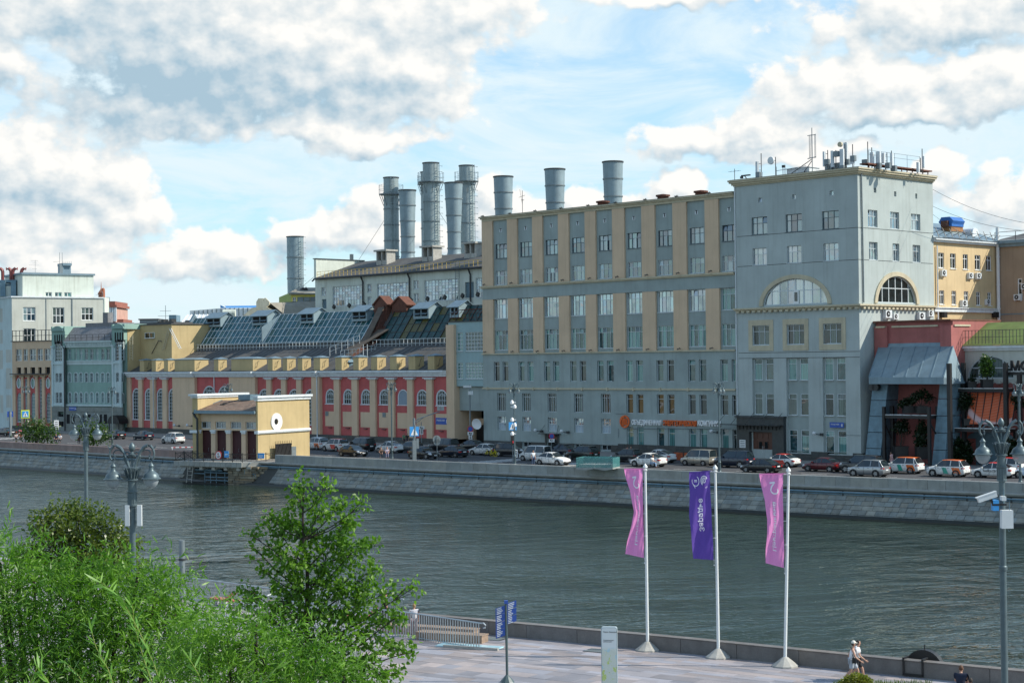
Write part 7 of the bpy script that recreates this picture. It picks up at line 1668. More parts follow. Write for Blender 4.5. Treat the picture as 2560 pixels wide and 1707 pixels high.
for px,py,w_,h_,lb in((710,980,.7,.8,'small square blue notice on the railing right of the no-anchoring sign'),(1195,1002,1.0,.65,'small blue notice on the railing corner before the mesh gate')):
 x,z_=P(px,py,yp); o=PH.fr.W(x,yp-.05,z_); r=root('blue_notice',o,lb,'sign',None,PH.fr.ang); mb=MB(); mb.box(-w_/2,w_/2,-.02,.02,-h_/2,h_/2); obj('plate',mb.mesh(MT['sign_bright_blue']),r); mb=MB(); mb.box(-w_*.35,w_*.35,-.03,-.021,-.02,.06); mb.box(-w_*.35,w_*.2,-.03,-.021,-.16,-.1); obj('white_stripe',mb.mesh(MT['sign_white']),r)
o=gnd(248,1122,1.0)+Vector((0,-.5,-.5)); o=atd(248,1126,gnd(248,1122,.5).y-.4); disc('anchor_sign','oval white anchor sign hung on the parapet behind the near lamp','sign',o,.42,0,'anchor','sign_white').scale=(.75,1,1.05)
# ================================================================ STREET LAMPS
def lamp_meshes():
 L={}
 mb=MB(); mb.lathe([(.36,0),(.36,.12),(.27,.2),(.25,1.1),(.29,1.15),(.22,1.25),(.17,1.5),(.155,3.0),(.15,6.0),(.19,6.02),(.19,6.12),(.15,6.15),(.14,8.6)],16); L['pole']=mb.mesh(MT['lamp_grey'],True)
 mb=MB(); mb.lathe([(.14,8.6),(.22,8.62),(.22,8.7),(.2,8.72),(.2,9.25),(.24,9.28),(.24,9.34),(.2,9.36),(.19,9.8),(.27,9.83),(.27,9.88),(.2,9.92),(.21,10.0),(.29,10.35),(.31,10.45),(.2,10.47)],16)
 for k in range(12):
  a=k*math.pi/6; mb.bar((.2*math.cos(a),.2*math.sin(a),8.72),(.2*math.cos(a),.2*math.sin(a),9.24),.03); mb.tube([(.23*math.cos(a),.23*math.sin(a),9.95),(.33*math.cos(a),.33*math.sin(a),10.3),(.4*math.cos(a),.4*math.sin(a),10.42)],.035,4)
 L['capital']=mb.mesh(MT['lamp_grey'],True)
 mb=MB(); mb.lathe([(.03,10.45),(.05,10.95),(.14,11.0),(.16,11.08),(.08,11.14),(.07,11.22),(.13,11.28),(.15,11.4),(.12,11.52),(.05,11.62),(0,11.66)],10)
 for s in(-1,1):
  P_=[(s*.1,0,10.4),(s*.32,0,10.8),(s*.38,0,11.0),(s*.33,0,11.14),(s*.2,0,11.2),(s*.1,0,11.12)]; mb.tube(P_,.045,6)
  mb.lathe([(0,-.08),(.09,-.03),(.09,.03),(0,.08)],8,(s*.14,0,11.0))
 L['finial']=mb.mesh(MT['lamp_grey'],True)
 def spiral(c,r0,r1,a0,a1,n=12): return [(c[0]+(r0+(r1-r0)*k/n)*math.cos(a0+(a1-a0)*k/n),0,c[1]+(r0+(r1-r0)*k/n)*math.sin(a0+(a1-a0)*k/n)) for k in range(n+1)]
 mb=MB(); main=[(.12,0,10.3),(.3,0,10.75),(.5,0,11.15),(.75,0,11.4),(1.0,0,11.5),(1.2,0,11.47),(1.36,0,11.33),(1.43,0,11.12),(1.40,0,10.93),(1.28,0,10.82),(1.14,0,10.84),(1.08,0,10.95),(1.13,0,11.04)]
 mb.tube(main,[.1,.1,.095,.09,.085,.08,.075,.07,.065,.06,.05,.045,.04],8)
 mb.tube([(.62,0,11.2),(.85,0,11.3),(1.05,0,11.28),(1.18,0,11.18),(1.2,0,11.08)],.035,6); mb.tube([(1.43,0,11.35),(1.55,0,11.5)],[.05,.02],5)
 mb.lathe([(0,-.07),(.07,0),(0,.07)],8,(1.13,0,11.02)); mb.tube([(1.22,0,10.82),(1.22,0,10.6)],.025,5)
 L['arm']=mb.mesh(MT['lamp_grey'],True)
 mb=MB(); mb.lathe([(.02,10.68),(.05,10.66),(.08,10.6),(.13,10.54),(.13,10.5),(.1,10.48),(.1,10.36),(.14,10.27),(.26,10.18),(.32,10.1),(.35,10.0),(.36,9.96),(.43,9.92),(.43,9.89),(.36,9.88)],20,(1.22,0,0)); L['hood']=mb.mesh(MT['lamp_grey'],True)
 g=bpy.data.materials.new('lamp_glass'); g.use_nodes=True; b=g.node_tree.nodes['Principled BSDF']; b.inputs['Base Color'].default_value=(.42,.47,.5,1); b.inputs['Roughness'].default_value=.12; b.inputs['Alpha'].default_value=.62
 mb=MB(); mb.lathe([(.33,9.89),(.325,9.78),(.27,9.62),(.17,9.5),(.06,9.45),(0,9.44)],20,(1.22,0,0),cap=False); L['glass']=mb.mesh(g,True)
 for k_,me in L.items():
  for v in me.vertices:
   x,y,z=v.co
   z=11.66-(11.66-z)*.68 if z>8.6 else z*9.58/8.6
   if k_=='arm': x=x*.5; y*=.68
   elif k_ in('hood','glass'): x=(x-1.22)*.74+.61; y*=.74
   else: x*=.72; y*=.72
   v.co=(x,y,z)
  me.update()
 return L
LM=lamp_meshes()
def lamp(label,loc,rz,dirs=(0,math.pi),hs=1.0,group='ornate grey street lamps'):
 r=root('street_lamp',loc,label,'street lamp',group,rz); r.scale=(hs,hs,hs)
 obj('pole',LM['pole'],r); obj('capital',LM['capital'],r); obj('finial',LM['finial'],r)
 for a in dirs:
  arm=obj('arm',LM['arm'],r,rz=a); h=obj('lamp_shade',LM['hood'],r,rz=a); obj('glass_bowl',LM['glass'],h)
 return r
def lamp_at(label,px,ytop,hpx,**k):
 "hpx: distance in metres"
 o=atd(px,900,hpx); z=atd(px,ytop,hpx).z; base=z-11.66*k.pop('hs',1.0); o.z=base; return o
for lb,px,yt,dist,zb in(('near street lamp with a camera and boxes on its pole, right edge',2500,1043,55,ZN),('near street lamp with two panels on its pole, lower of the two at left',328,1105,53,ZN),('street lamp rising behind the dark tree at far left',213,1030,88,ZN)):
 o=atd(px,900,dist); zt_=atd(px,yt,dist).z; hs=(zt_-zb)/11.66; o.z=zb
 lamp(lb,o,.05,hs=hs)
for lb,px,yt,yb,d3 in(('far lamp in front of the ochre bay building',66,965,1104,(0,math.pi,math.pi/2,-math.pi/2)),('far lamp in front of the mint building',281,966,1112,(0,math.pi)),('far lamp rising behind the pump house roof',571,958,1130,(0,math.pi,math.pi/2)),('far lamp before the third arched bay of the hall',980,955,1146,(0,math.pi)),('far lamp hung with cameras at the left end of the office',1287,957,1162,(0,math.pi,math.pi/2)),('far lamp before the office sign',1799,955,1180,(0,math.pi,-math.pi/2)),('far lamp with a cluster of four shades at the right edge',2551,958,1206,(0,math.pi,math.pi/2,-math.pi/2))):
 o=gnd(px,yb,.12); zt_=CT.P(px,yt,0)[1]; zt_=H+ray(px,yt)[2]*(o.y/ray(px,yt)[1]); lamp(lb,o,.15,d3,(zt_-.12)/11.66)
def at_lamp(px,py,dist): return atd(px,py,dist)
o=at_lamp(2476,1240,54.6); r=root('surveillance_camera',o,'white bullet camera pointing left on the near right lamp post','camera'); mb=MB(); mb.T=Matrix.Rotation(math.radians(-14),4,'Y')@Matrix.Rotation(math.pi/2,4,'Y'); mb.T=Matrix.Rotation(math.radians(-18),4,'Y'); mb.box(-.42,.2,-.09,.09,-.07,.08); mb.box(-.46,.22,-.1,.1,.08,.11); obj('housing',mb.mesh(MT['steel_white']),r); mb=MB(); mb.bar((0,0,-.1),(.1,0,-.25),.08); mb.box(.05,.5,-.05,.05,-.3,-.24); obj('bracket',mb.mesh(MT['steel_black']),r)
for px,py,w_,h_,m_,lb in((2487,1262,.16,.34,'sign_bright_blue','small bright blue box on the left of the near right lamp post'),(2516,1297,.34,.58,'steel_white','white cabinet strapped to the right side of the near lamp post'),(2507,1245,.12,.14,'steel_white','tiny white junction box above the white cabinet')):
 o=at_lamp(px,py,54.7); r=root('junction_box',o,lb,'box'); mb=MB(); mb.box(-w_/2,w_/2,-.13,.13,-h_/2,h_/2); mb.box(-w_/2-.012,w_/2+.012,-.145,-.131,-h_/2,h_/2); obj('case',mb.mesh(MT[m_]),r); mb=MB(); mb.tube([(w_*.3,0,h_/2),(w_*.3,0,h_/2+.25)],.015,5); mb.tube([(w_*.1,0,-h_/2),(w_*.2,-.02,-h_/2-.12),(w_*.4,0,-h_/2-.05)],.012,4); obj('conduit',mb.mesh(MT['steel_blue']),r)
for sx,lb in((-1,'narrow pale panel aerial on the left side of the near left lamp post'),(1,'narrow pale panel aerial on the right side of the near left lamp post')):
 o=at_lamp(334+sx*15,1288,52.9); r=root('panel_aerial',o,lb,'antenna'); mb=MB(); mb.box(-.07,.07,-.05,.05,-.32,.32); mb.box(-.02,.02,.05,.12,-.25,.25); obj('panel',mb.mesh(MT['steel_white']),r); mb=MB(); mb.bar((0,.05,.2),(-sx*.15,.1,.2),.03); mb.bar((0,.05,-.2),(-sx*.15,.1,-.2),.03); obj('clamp',mb.mesh(MT['steel_grey']),r)
o=gnd(1287,1162,.12); r=root('lamp_cameras',o+Vector((-.15,-.2,0)),'string of white cameras and a horn on the lamp post left of the office door','camera')
for k,z_ in enumerate((7.2,6.7,5.2,4.6,3.6)): mb=MB(); mb.lathe([(0,-.25),(.2,-.15),(.22,.05),(.1,.25),(0,.28)],8,(-.1+.3*(k%2),0,z_)); mb.box(-.25,.35,-.05,.05,z_-.05,z_+.05); obj('camera_dome',mb.mesh(MT['sign_white'],True),r)
# ================================================================ TRAFFIC SIGNS
def sign_post(label,px,yb,ytop,plates,rz=.3,h=None,poler=.045):
 o=gnd(px,yb,.0); k=o.y/ray(px,yb)[1]; zt_=H+ray(px,ytop)[2]*(o.y/ray(px,ytop)[1]); r=root('traffic_sign',o,label,'traffic sign',None,rz)
 mb=MB(); mb.tube([(0,0,0),(0,0,zt_)],poler,6); obj('post',mb.mesh(MT['steel_grey']),r)
 for kind,py,w_ in plates:
  z_=H+ray(px,py)[2]*(o.y/ray(px,py)[1]); Y=-.08
  if kind in('cross','nostop'):
   mb=MB(); mb.T=Matrix.Translation((0,Y,z_))@Matrix.Rotation(math.pi/2,4,'X'); mb.lathe([(0,-.02),(w_/2,-.02),(w_/2,.02),(0,.02)],18); obj('round_plate',mb.mesh(MT['sign_red']),r)
   mb=MB(); mb.T=Matrix.Translation((0,Y-.03,z_))@Matrix.Rotation(math.pi/2,4,'X'); mb.lathe([(0,0),(w_*.39,0),(w_*.39,.01),(0,.01)],18); obj('blue_face',mb.mesh(MT['sign_blue']),r)
   mb=MB(); q=w_*.3; mb.bar((-q,Y-.05,q),(q,Y-.05,-q),.09,h=.01); mb.bar((-q,Y-.06,-q),(q,Y-.06,q),.09,h=.01); obj('red_cross',mb.mesh(MT['sign_red']),r)
  elif kind=='back':
   mb=MB(); mb.T=Matrix.Translation((0,.1,z_))@Matrix.Rotation(math.pi/2,4,'X'); mb.lathe([(0,-.02),(w_/2,-.02),(w_/2,.02),(0,.02)],18); obj('round_plate',mb.mesh(MT['steel_grey']),r)
  elif kind=='white':
   mb=MB(); mb.box(-w_/2,w_/2,Y-.02,Y+.02,z_-w_*.27,z_+w_*.27); p=obj('white_plate',mb.mesh(MT['sign_white']),r); mb=MB(); mb.box(-w_*.3,w_*.3,Y-.04,Y-.021,z_-w_*.05,z_+w_*.07); mb.box(-w_*.3,-w_*.1,Y-.04,Y-.021,z_+w_*.07,z_+w_*.16); obj('pictogram',mb.mesh(MT['steel_black']),p)
  elif kind=='tall':
   mb=MB(); mb.box(-w_/2,w_/2,Y-.02,Y+.02,z_-w_,z_+w_); p=obj('white_plate',mb.mesh(MT['sign_white']),r); mb=MB(); [mb.box(-w_*.3,w_*.3,Y-.04,Y-.021,z_+q*w_-.05,z_+q*w_+.05) for q in(-.6,-.2,.2,.6)]; obj('pictogram',mb.mesh(MT['steel_black']),p)
  elif kind in('ped','P','yped'):
   if kind=='yped': mb=MB(); mb.box(-w_*.66,w_*.66,Y-.0,Y+.03,z_-w_*.66,z_+w_*.66); obj('yellow_backing',mb.mesh(MT['sign_yellow']),r)
   mb=MB(); mb.box(-w_/2,w_/2,Y-.04,Y-.005,z_-w_/2,z_+w_/2); p=obj('blue_plate',mb.mesh(MT['sign_bright_blue' if kind!='P' else 'sign_blue']),r)
   if kind=='P': me=textmesh('letter','P',w_*1.0,MT['sign_white'],.005); me.transform(Matrix.Translation((0,Y-.05,z_-w_*.36))); obj('letter',me,p)
   else:
    mb=MB(); q=w_*.4; mb.prism([(-q,Y-.055,z_-q),(q,Y-.055,z_-q),(0,Y-.055,z_+q)],(0,.01,0)); tr=obj('white_triangle',mb.mesh(MT['sign_white']),p)
    mb=MB(); Z=z_-q*.25; mb.bar((0,Y-.07,Z+.3*q),(0,Y-.07,Z-.15*q),.12*q*1.5,h=.01); mb.bar((0,Y-.07,Z-.1*q),(-.3*q,Y-.07,Z-.6*q),.1*q,h=.01); mb.bar((0,Y-.07,Z-.1*q),(.28*q,Y-.07,Z-.6*q),.1*q,h=.01); mb.bar((-.3*q,Y-.07,Z),(.3*q,Y-.07,Z+.15*q),.08*q,h=.01); mb.box(-.09*q,.09*q,Y-.075,Y-.065,Z+.35*q,Z+.53*q); obj('walker_symbol',mb.mesh(MT['steel_black']),p)
 return r
sign_post('yellow-edged pedestrian crossing sign left of the street trees',64,1112,1028,[('yped',1035,.95)])
o=sign_post('mast with a pedestrian crossing sign and an arm of cameras before the hall',1036,1154,1045,[('ped',1078,1.15)],poler=.16)
mb=MB(); a=o.location; q=lambda px,py:Vector((atd(px,py,a.y).x-a.x,0,atd(px,py,a.y).z)); mb.T=Matrix.Rotation(-.3,4,'Z'); mb.tube([q(1037,1055),q(1045,1047),q(1070,1038),q(1100,1028)],.07,6); mb.tube([q(1037,1060),q(1060,1042)],.04,5); mb.tube([q(1037,1062),q(1035,1112)],.16,8); [mb.box(q(p,1028).x-.1,q(p,1028).x+.3,-.2,.2,q(p,1022).z-.2,q(p,1022).z+.3) for p in(1095,1104)]; obj('camera_arm',mb.mesh(MT['steel_grey']),o)
mb=MB(); mb.box(-.22,.22,-.2,.2,0,2.6); mb.box(.25,.55,-.15,.15,1.6,2.8); obj('control_box',mb.mesh(MT['steel_grey']),o)
sign_post('small white plates on a thin post before the sixth arched bay',1054,1120,1055,[('white',1069,.8),('tall',1078,.45)])
sign_post('round sign seen from behind beside the dark sedan',1093,1152,1090,[('back',1098,1.0),('back',1105,.8)])
o=sign_post('tall camera mast with a no-stopping sign before the dark gateway',1176,1120,962,[('cross',1072,.85),('white',1083,.8),('tall',1093,.5)],poler=.09)
mb=MB(); z_=H+ray(1176,965)[2]*(o.location.y/ray(1176,965)[1]); mb.box(-.9,.2,-.1,.1,z_-.2,z_+.1); mb.box(-.2,.4,-.2,.2,z_-1.2,z_-.7); obj('camera_head',mb.mesh(MT['steel_white']),o)
sign_post('no-stopping sign by the small office door',1379,1140,1085,[('cross',1090,.75),('white',1101,.75)])
sign_post('blue parking sign before the right half of the office',1719,1136,1072,[('P',1082,.7)])
o=sign_post('pedestrian crossing sign with traffic light beside the office lamp',1282,1160,1056,[('ped',1065,.95)]); mb=MB(); z_=H+ray(1282,1092)[2]*(o.location.y/ray(1282,1092)[1]); mb.box(-.25,.2,-.35,-.05,z_-.9,z_+.7); obj('traffic_light',mb.mesh(MT['steel_black']),o)
mb=MB(); mb.lathe([(0,0),(.12,0),(.12,.03),(0,.04)],8); 
mb=MB(); mb.box(-.12,.08,-.39,-.36,z_-.7,z_-.45); obj('red_light',mb.mesh(MT['sign_red']),o)
sign_post('white plate low on the office lamp post',1289,1162,1120,[('tall',1133,.45)])
sign_post('blue parking machine sign at the far left by the black car',26,1092,1028,[('P',1035,1.0)],poler=.25)
sign_post('purple and white no-parking plates on a post before the mint building',141,1094,1045,[('tall',1062,.8)])
# ================================================================ GLASS CANOPY ON THE PARAPET
o=gnd(1490,1172,1.0); gx0=atd(1442,1150,o.y);gx1=atd(1537,1150,o.y-1)
r=root('glass_lift_kiosk',Vector((o.x,o.y+.3,1.0)),'greenish glass box on a pale stone base standing on the embankment parapet','kiosk',None,-.35)
gm=bpy.data.materials.new('green_glass'); gm.use_nodes=True; b=gm.node_tree.nodes['Principled BSDF']; b.inputs['Base Color'].default_value=(.10,.30,.30,1); b.inputs['Roughness'].default_value=.05; b.inputs['Alpha'].default_value=.55; b.inputs['IOR'].default_value=1.9
w2=1.95; mb=MB(); mb.prism([(-w2,-.5,.15),(w2,-.5,.15),(w2,-.5,0),(1.0,-.5,-.12),(0,-.5,0.03),(-1,-.5,-.12),(-w2,-.5,-.02)],(0,2.6,0)); obj('stone_base',mb.mesh(MT['granite_rail']),r)
for nm,bx in(('glass_panel',(-w2,0,-.5,-.46,.15,1.15)),('glass_panel',(0.02,w2,-.5,-.46,.15,1.15)),('glass_panel',(-w2,w2,2.0,2.04,.15,1.15)),('glass_panel',(-w2,-w2+.04,-.46,2.0,.15,1.15)),('glass_panel',(w2-.04,w2,-.46,2.0,.15,1.15))): mb=MB(); mb.box(*bx); obj(nm,mb.mesh(gm),r)
mb=MB(); mb.box(-1.7,1.7,-.2,1.7,.16,.45); obj('inner_ledge',mb.mesh(MT['sign_white']),r)
# ================================================================ FLAGS
def flag(label,px,yb,ytop,fx0,fx1,fy0,fy1,m,marks,wav,lean=0.0,bulge=0):
 o=gnd(px,yb,ZN); D=o.y; zt_=H+ray(px,ytop)[2]*(D/ray(px,ytop)[1]); h=zt_-ZN
 r=root('flagpole',o,label,'flagpole','white flagpoles on concrete feet')
 tx=atd(px+lean,ytop,D).x-o.x
 mb=MB(); mb.lathe([(.58,0),(.58,.06),(.42,.18),(.14,.40),(.1,.42)],10); obj('concrete_foot',mb.mesh(MT['concrete']),r)
 mb=MB(); mb.tube([(0,0,.4),(tx*.5,0,h*.5),(tx,0,h-.28)],[.075,.068,.055],10); obj('pole',mb.mesh(MT['steel_white'],True),r)
 mb=MB(); mb.lathe([(.055,-.28),(.09,-.25),(.1,-.2),(.05,-.17),(.11,-.1),(.1,-.03),(.0,.1)],10,(tx,0,h)); obj('finial',mb.mesh(MT['steel_white'],True),r)
 fl=root('flag',o,label.replace('flagpole carrying','banner:').replace('white ',''),'flag','long vertical banners'); 
 F=lambda px_,py_:(atd(px_,py_,D).x-o.x,atd(px_,py_,D).z-ZN)
 nx,nz=10,40
 def pos(u,v):
  e0=np.interp(v,[a[0] for a in wav],[a[1] for a in wav]); ex=px+lean*(1-v*.6)-(8 if v<1 else 8)
  pxx=e0+(fx1(v)-e0)*u; yt=fy0[0]+(fy0[1]-fy0[0])*u; yb_=fy1[0]+(fy1[1]-fy1[0])*u
  x,z_=F(pxx,yt+(yb_-yt)*v); return Vector((x,.12*math.sin(u*5+v*7)*(1-u*.6)+.05*math.sin(v*17+u*4)+.035*math.sin(u*14+v*5),z_))
 vs=[tuple(pos(i/nx,j/nz)) for j in range(nz+1) for i in range(nx+1)]; mb=MB(); mb.add(vs,[(j*(nx+1)+i,j*(nx+1)+i+1,(j+1)*(nx+1)+i+1,(j+1)*(nx+1)+i) for j in range(nz) for i in range(nx)])
 obj('cloth',mb.mesh(MT[m],True),fl)
 a=pos(0,0);b_=pos(1,0); mb=MB(); mb.bar(a+Vector((0,0,.02)),b_+Vector((.12,0,.02)),.05); obj('top_bar',mb.mesh(MT[m]),fl)
 mb=MB()
 for v in(.0,.25,.5,.75,1.0):
  p=pos(1,v); mb.tube([p,p+Vector((.06,-.06,.01)),p+Vector((.14,0,0))],.01,4)
 obj('rings',mb.mesh(MT['steel_white']),fl); mb=MB(); p=pos(1,1); mb.tube([p+Vector((.02,0,0)),p+Vector((.03,0,-.15))],.008,4); mb.lathe([(0,-.09),(.035,-.04),(0,.02)],6,p+Vector((.03,0,-.2))); obj('weight',mb.mesh(MT['steel_white']),fl)
 def place(me,name):
  for v in me.vertices:
   u_,v_=v.co.x,v.co.z; q=pos(min(max(u_,0),1),min(max(v_,0),1)); v.co=q+Vector((0,-.02+v.co.y*.1,0))
  obj(name,me,fl)
 for mk in marks: place(mk(),'printed_mark')
 return r
mat('cloth_pink',(.84,.30,.62),.85,.06,1.5,.1,30,grain=.03); mat('cloth_violet',(.14,.075,.40),.85,.06,1.5,.1,30,grain=.03); mat('print_white',(.80,.76,.84),.8,.02)
for n_ in('cloth_pink','cloth_violet'):
 m_=MT[n_]; t=m_.node_tree; b=[x for x in t.nodes if x.type=='BSDF_PRINCIPLED'][0]; tr=t.nodes.new('ShaderNodeBsdfTranslucent'); mx=t.nodes.new('ShaderNodeMixShader'); mx.inputs[0].default_value=.35
 c=MT[n_]; tr.inputs[0].default_value=(.84,.30,.62,1) if n_=='cloth_pink' else (.14,.075,.40,1); out=[x for x in t.nodes if x.type=='OUTPUT_MATERIAL'][0]
 t.links.new(b.outputs[0],mx.inputs[1]); t.links.new(tr.outputs[0],mx.inputs[2]); t.links.new(mx.outputs[0],out.inputs[0])
def vtext(s,u0,u1,v0,v1):
 """text running up the banner, mirrored (banner seen from behind): the baseline runs from v1 (bottom) up to v0"""
 def f():
  me=textmesh('printed_mark',s,1,MT['print_white'],.0,'LEFT',.02)
  co=[v.co for v in me.vertices]; a,b_=min(c.x for c in co),max(c.x for c in co); c_,d_=min(c.z for c in co),max(c.z for c in co)
  for v in me.vertices:
   tx=(v.co.x-a)/(b_-a); ty=(v.co.z-c_)/(d_-c_)
   v.co=Vector((u0+(u1-u0)*ty,0,v1+(v0-v1)*tx))
  return me
 return f
def strokes(lines,w_):
 def f():
  mb=MB()
  for L_ in lines:
   for p,q in zip(L_,L_[1:]):
    d_=Vector((q[0]-p[0],(q[1]-p[1])*3.0)); 
    if d_.length<1e-6: continue
    n_=Vector((-d_.y,d_.x)).normalized()*w_; ex=d_.normalized()*w_*.5
    mb.poly([(p[0]+n_.x-ex.x,0,p[1]+n_.y/3-ex.y/3),(q[0]+n_.x+ex.x,0,q[1]+n_.y/3+ex.y/3),(q[0]-n_.x+ex.x,0,q[1]-n_.y/3+ex.y/3),(p[0]-n_.x-ex.x,0,p[1]-n_.y/3-ex.y/3)])
  return mb.mesh(MT['print_white'])
 return f
arcp=lambda cx,cy,rx,ry,a0,a1,n=14:[(cx+rx*math.cos(a0+(a1-a0)*k/n),cy+ry*math.sin(a0+(a1-a0)*k/n)) for k in range(n+1)]
em=[strokes([[(.40,.095),(.60,.085),(.45,.135)],[(.45,.135)]+arcp(.56,.175,.17,.035,math.radians(-150),math.radians(-390),12)],.028)]
flag('white flagpole carrying the left pink banner',1619,1625,1163,0,lambda v:1606+4*v,(1173,1173),(1384,1394),'cloth_pink',em+[vtext('Центральный',.42,.62,.30,.87)],[(0,1560),(.12,1566),(.25,1575),(.5,1585),(.7,1576),(.85,1568),(1,1563)],-6)
flag('white flagpole carrying the violet banner',1796,1643,1166,0,lambda v:1774+10*v,(1182,1178),(1396,1399),'cloth_violet',[strokes([arcp(.30,.10,.16,.055,math.radians(200),math.radians(-60)),[(.17,.13),(.26,.175)],[(.24,.09),(.36,.09)],[(.24,.105),(.36,.105)]],.014),strokes([arcp(.70,.10,.15,.055,math.radians(-30),math.radians(-230)),arcp(.70,.10,.10,.036,math.radians(-30),math.radians(-230)),arcp(.70,.10,.05,.018,math.radians(0),math.radians(-350)),[(.58,.125),(.78,.18)],[(.62,.115),(.83,.17)]],.016),vtext('Зарядье',.36,.66,.30,.68)],[(0,1723),(.25,1725),(.5,1723),(.7,1727),(1,1733)],-8)
flag('white flagpole carrying the right pink banner',1963,1665,1172,0,lambda v:1957+3*v,(1186,1185),(1407,1419),'cloth_pink',em+[vtext('Центральный',.35,.60,.30,.84)],[(0,1898),(.12,1904),(.3,1913),(.5,1918),(.7,1916),(.85,1914),(1,1914)],8)
# ================================================================ WAYFINDING POST, MAP STELE, SMALL THINGS ON THE PROMENADE
o=gnd(1268,1704,ZN); D=o.y; z_=lambda py:H+ray(1268,py)[2]*(D/ray(1268,py)[1])-ZN
r=root('wayfinding_post',o,'dark wayfinding post with blue finger boards on the promenade','signpost',None,0)
mb=MB(); mb.lathe([(.32,0),(.3,.03),(.14,.22),(.06,.3)],10); mb.tube([(0,0,.3),(-.02,0,z_(1502))],.055,8); obj('post',mb.mesh(MT['steel_grey'] if False else mat('post_green',(.06,.09,.095),.45,.1)),r)
mb=MB(); mb.box(-.09,.07,-.08,.08,z_(1508),z_(1500)); obj('top_block',mb.mesh(MT['sign_blue']),r)
random.seed(11)
for side_,x0,x1,ys in((-1,-.46,-.06,((1524,1512),(1541,1530),(1559,1548),(1576,1566))),(1,.02,.42,((1526,1515),(1542,1532),(1559,1549)))):
 yl=[(1512,1530),(1531,1549),(1550,1567),(1568,1587)] if side_<0 else [(1508,1524),(1526,1541),(1543,1560)]
 for (a,b_) in yl:
  z0,z1=z_(b_),z_(a); sk=.14
  mb=MB(); mb.prism([(x0,-.02,z0-(sk if side_<0 else 0)),(x1,-.02,z0+(0 if side_<0 else sk)),(x1,-.02,z1+(0 if side_<0 else sk)),(x0,-.02,z1-(sk if side_<0 else 0))],(0,.04,0)); bd=obj('finger_board',mb.mesh(MT['sign_blue']),r)
  mb=MB()
  for k in range(4):
   zz=z1-.07-k*.07; w_=random.uniform(.5,.95)*(x1-x0-.12); sh=-sk*.8 if side_<0 else 0.02
   s1=sk*w_/(x1-x0); mb.prism([(x0+.05,-.03,zz+sh),(x0+.05+w_,-.03,zz+sh+s1),(x0+.05+w_,-.03,zz+sh+s1+.035),(x0+.05,-.03,zz+sh+.035)],(0,.008,0))
  obj('text_line',mb.mesh(MT['sign_white']),bd)
o=gnd(1524,1722,ZN); D=o.y; r=root('map_stele',o,'white rounded map stele standing on the promenade','map stand',None,-.12)
hh=H+ray(1524,1567)[2]*(D/ray(1524,1567)[1])-ZN; w_=.66
def rrect(w,h,rd,z0=0): return [(-w/2,z0),(w/2,z0)]+[(w/2-rd+rd*math.cos(a),h-rd+rd*math.sin(a)) for a in np.linspace(0,math.pi/2,6)]+[(-w/2+rd+rd*math.cos(a),h-rd+rd*math.sin(a)) for a in np.linspace(math.pi/2,math.pi,6)]
mb=MB(); mb.prism([(x,0,z) for x,z in rrect(w_,hh,.08)],(0,.28,0)); obj('body',mb.mesh(MT['steel_grey'] if False else mat('stele_grey',(.35,.42,.45),.4,.05)),r)
mm=bpy.data.materials.new('city_map'); mm.use_nodes=True; t=mm.node_tree; t.nodes.clear(); n=NT(t); b=n.n('ShaderNodeBsdfPrincipled'); t.links.new(b.outputs[0],n.n('ShaderNodeOutputMaterial').inputs[0]); b.inputs['Roughness'].default_value=.25
oc=n.n('ShaderNodeTexCoord').outputs['Object']; nz=n.noise(oc,3.2,3,.6,.5); nz2=n.noise(oc,2.1,2,.5,1.0)
z1_=n.xyz(oc)[2]; inm=n.ramp(z1_,hh-.95,hh-.8,1,0,False)
mc=n.mix(n.ramp(nz,.56,.6),(.62,.66,.58),(.50,.62,.16)); mc=n.mix(n.ramp(nz2,.58,.6),mc,(.40,.62,.70)); vr=n.n('ShaderNodeTexVoronoi',feature='DISTANCE_TO_EDGE'); n.put(vr.inputs['Vector'],oc); vr.inputs['Scale'].default_value=9; mc=n.mix(n.ramp(vr.outputs[0],.0,.05,.6,0),mc,(.75,.75,.72))
n.put(b.inputs['Base Color'],n.mix(inm,(.70,.74,.74),mc))
mb=MB(); mb.prism([(x,-.015,z+.06) for x,z in rrect(w_-.07,hh-.1,.05)],(0,.014,0)); obj('map_panel',mb.mesh(mm),r)
me=textmesh('lettering','Парк Зарядье',.085,MT['steel_black'],.002,'LEFT'); me.transform(Matrix.Translation((-.24,-.02,hh-.22))); obj('lettering',me,r)
me=textmesh('lettering','Москворецкая\nнабережная',.06,MT['steel_black'],.002,'LEFT'); me.transform(Matrix.Translation((-.24,-.02,hh-.55))); obj('lettering',me,r)
o=gnd(1413,1599,ZN); r=root('box',o,'small pale box lying at the foot of the low granite wall','box',None,-.5); mb=MB(); mb.box(-.45,.45,-.12,.12,0,.2); mb.box(-.47,.47,-.14,.14,.2,.23); obj('casing',mb.mesh(MT['concrete']),r)
for px,py,lb in((1237,1596,'dark floor grate beside the end of the stair railing'),(1491,1625,'dark floor grate left of the left flagpole foot')):
 o=gnd(px,py,ZN+.012); r=root('floor_grate',o,lb,'grate',None,-.5); mb=MB(); mb.box(-.5,.5,-.45,.45,-.01,.006); obj('frame',mb.mesh(MT['steel_dark']),r); mb=MB(); [mb.box(-.45+k*.1,-.4+k*.1,-.42,.42,.006,.02) for k in range(9)]; obj('bars',mb.mesh(MT['steel_grey']),r)
o=gnd(2296,1682,ZN); i_=min(range(len(NBs)),key=lambda i:(NBs[i]-Vector((o.x,o.y,0))).length); p=NBs[i_]; nn=NN[i_]; rz=math.atan2((NBs[i_+1]-NBs[i_]).y,(NBs[i_+1]-NBs[i_]).x)
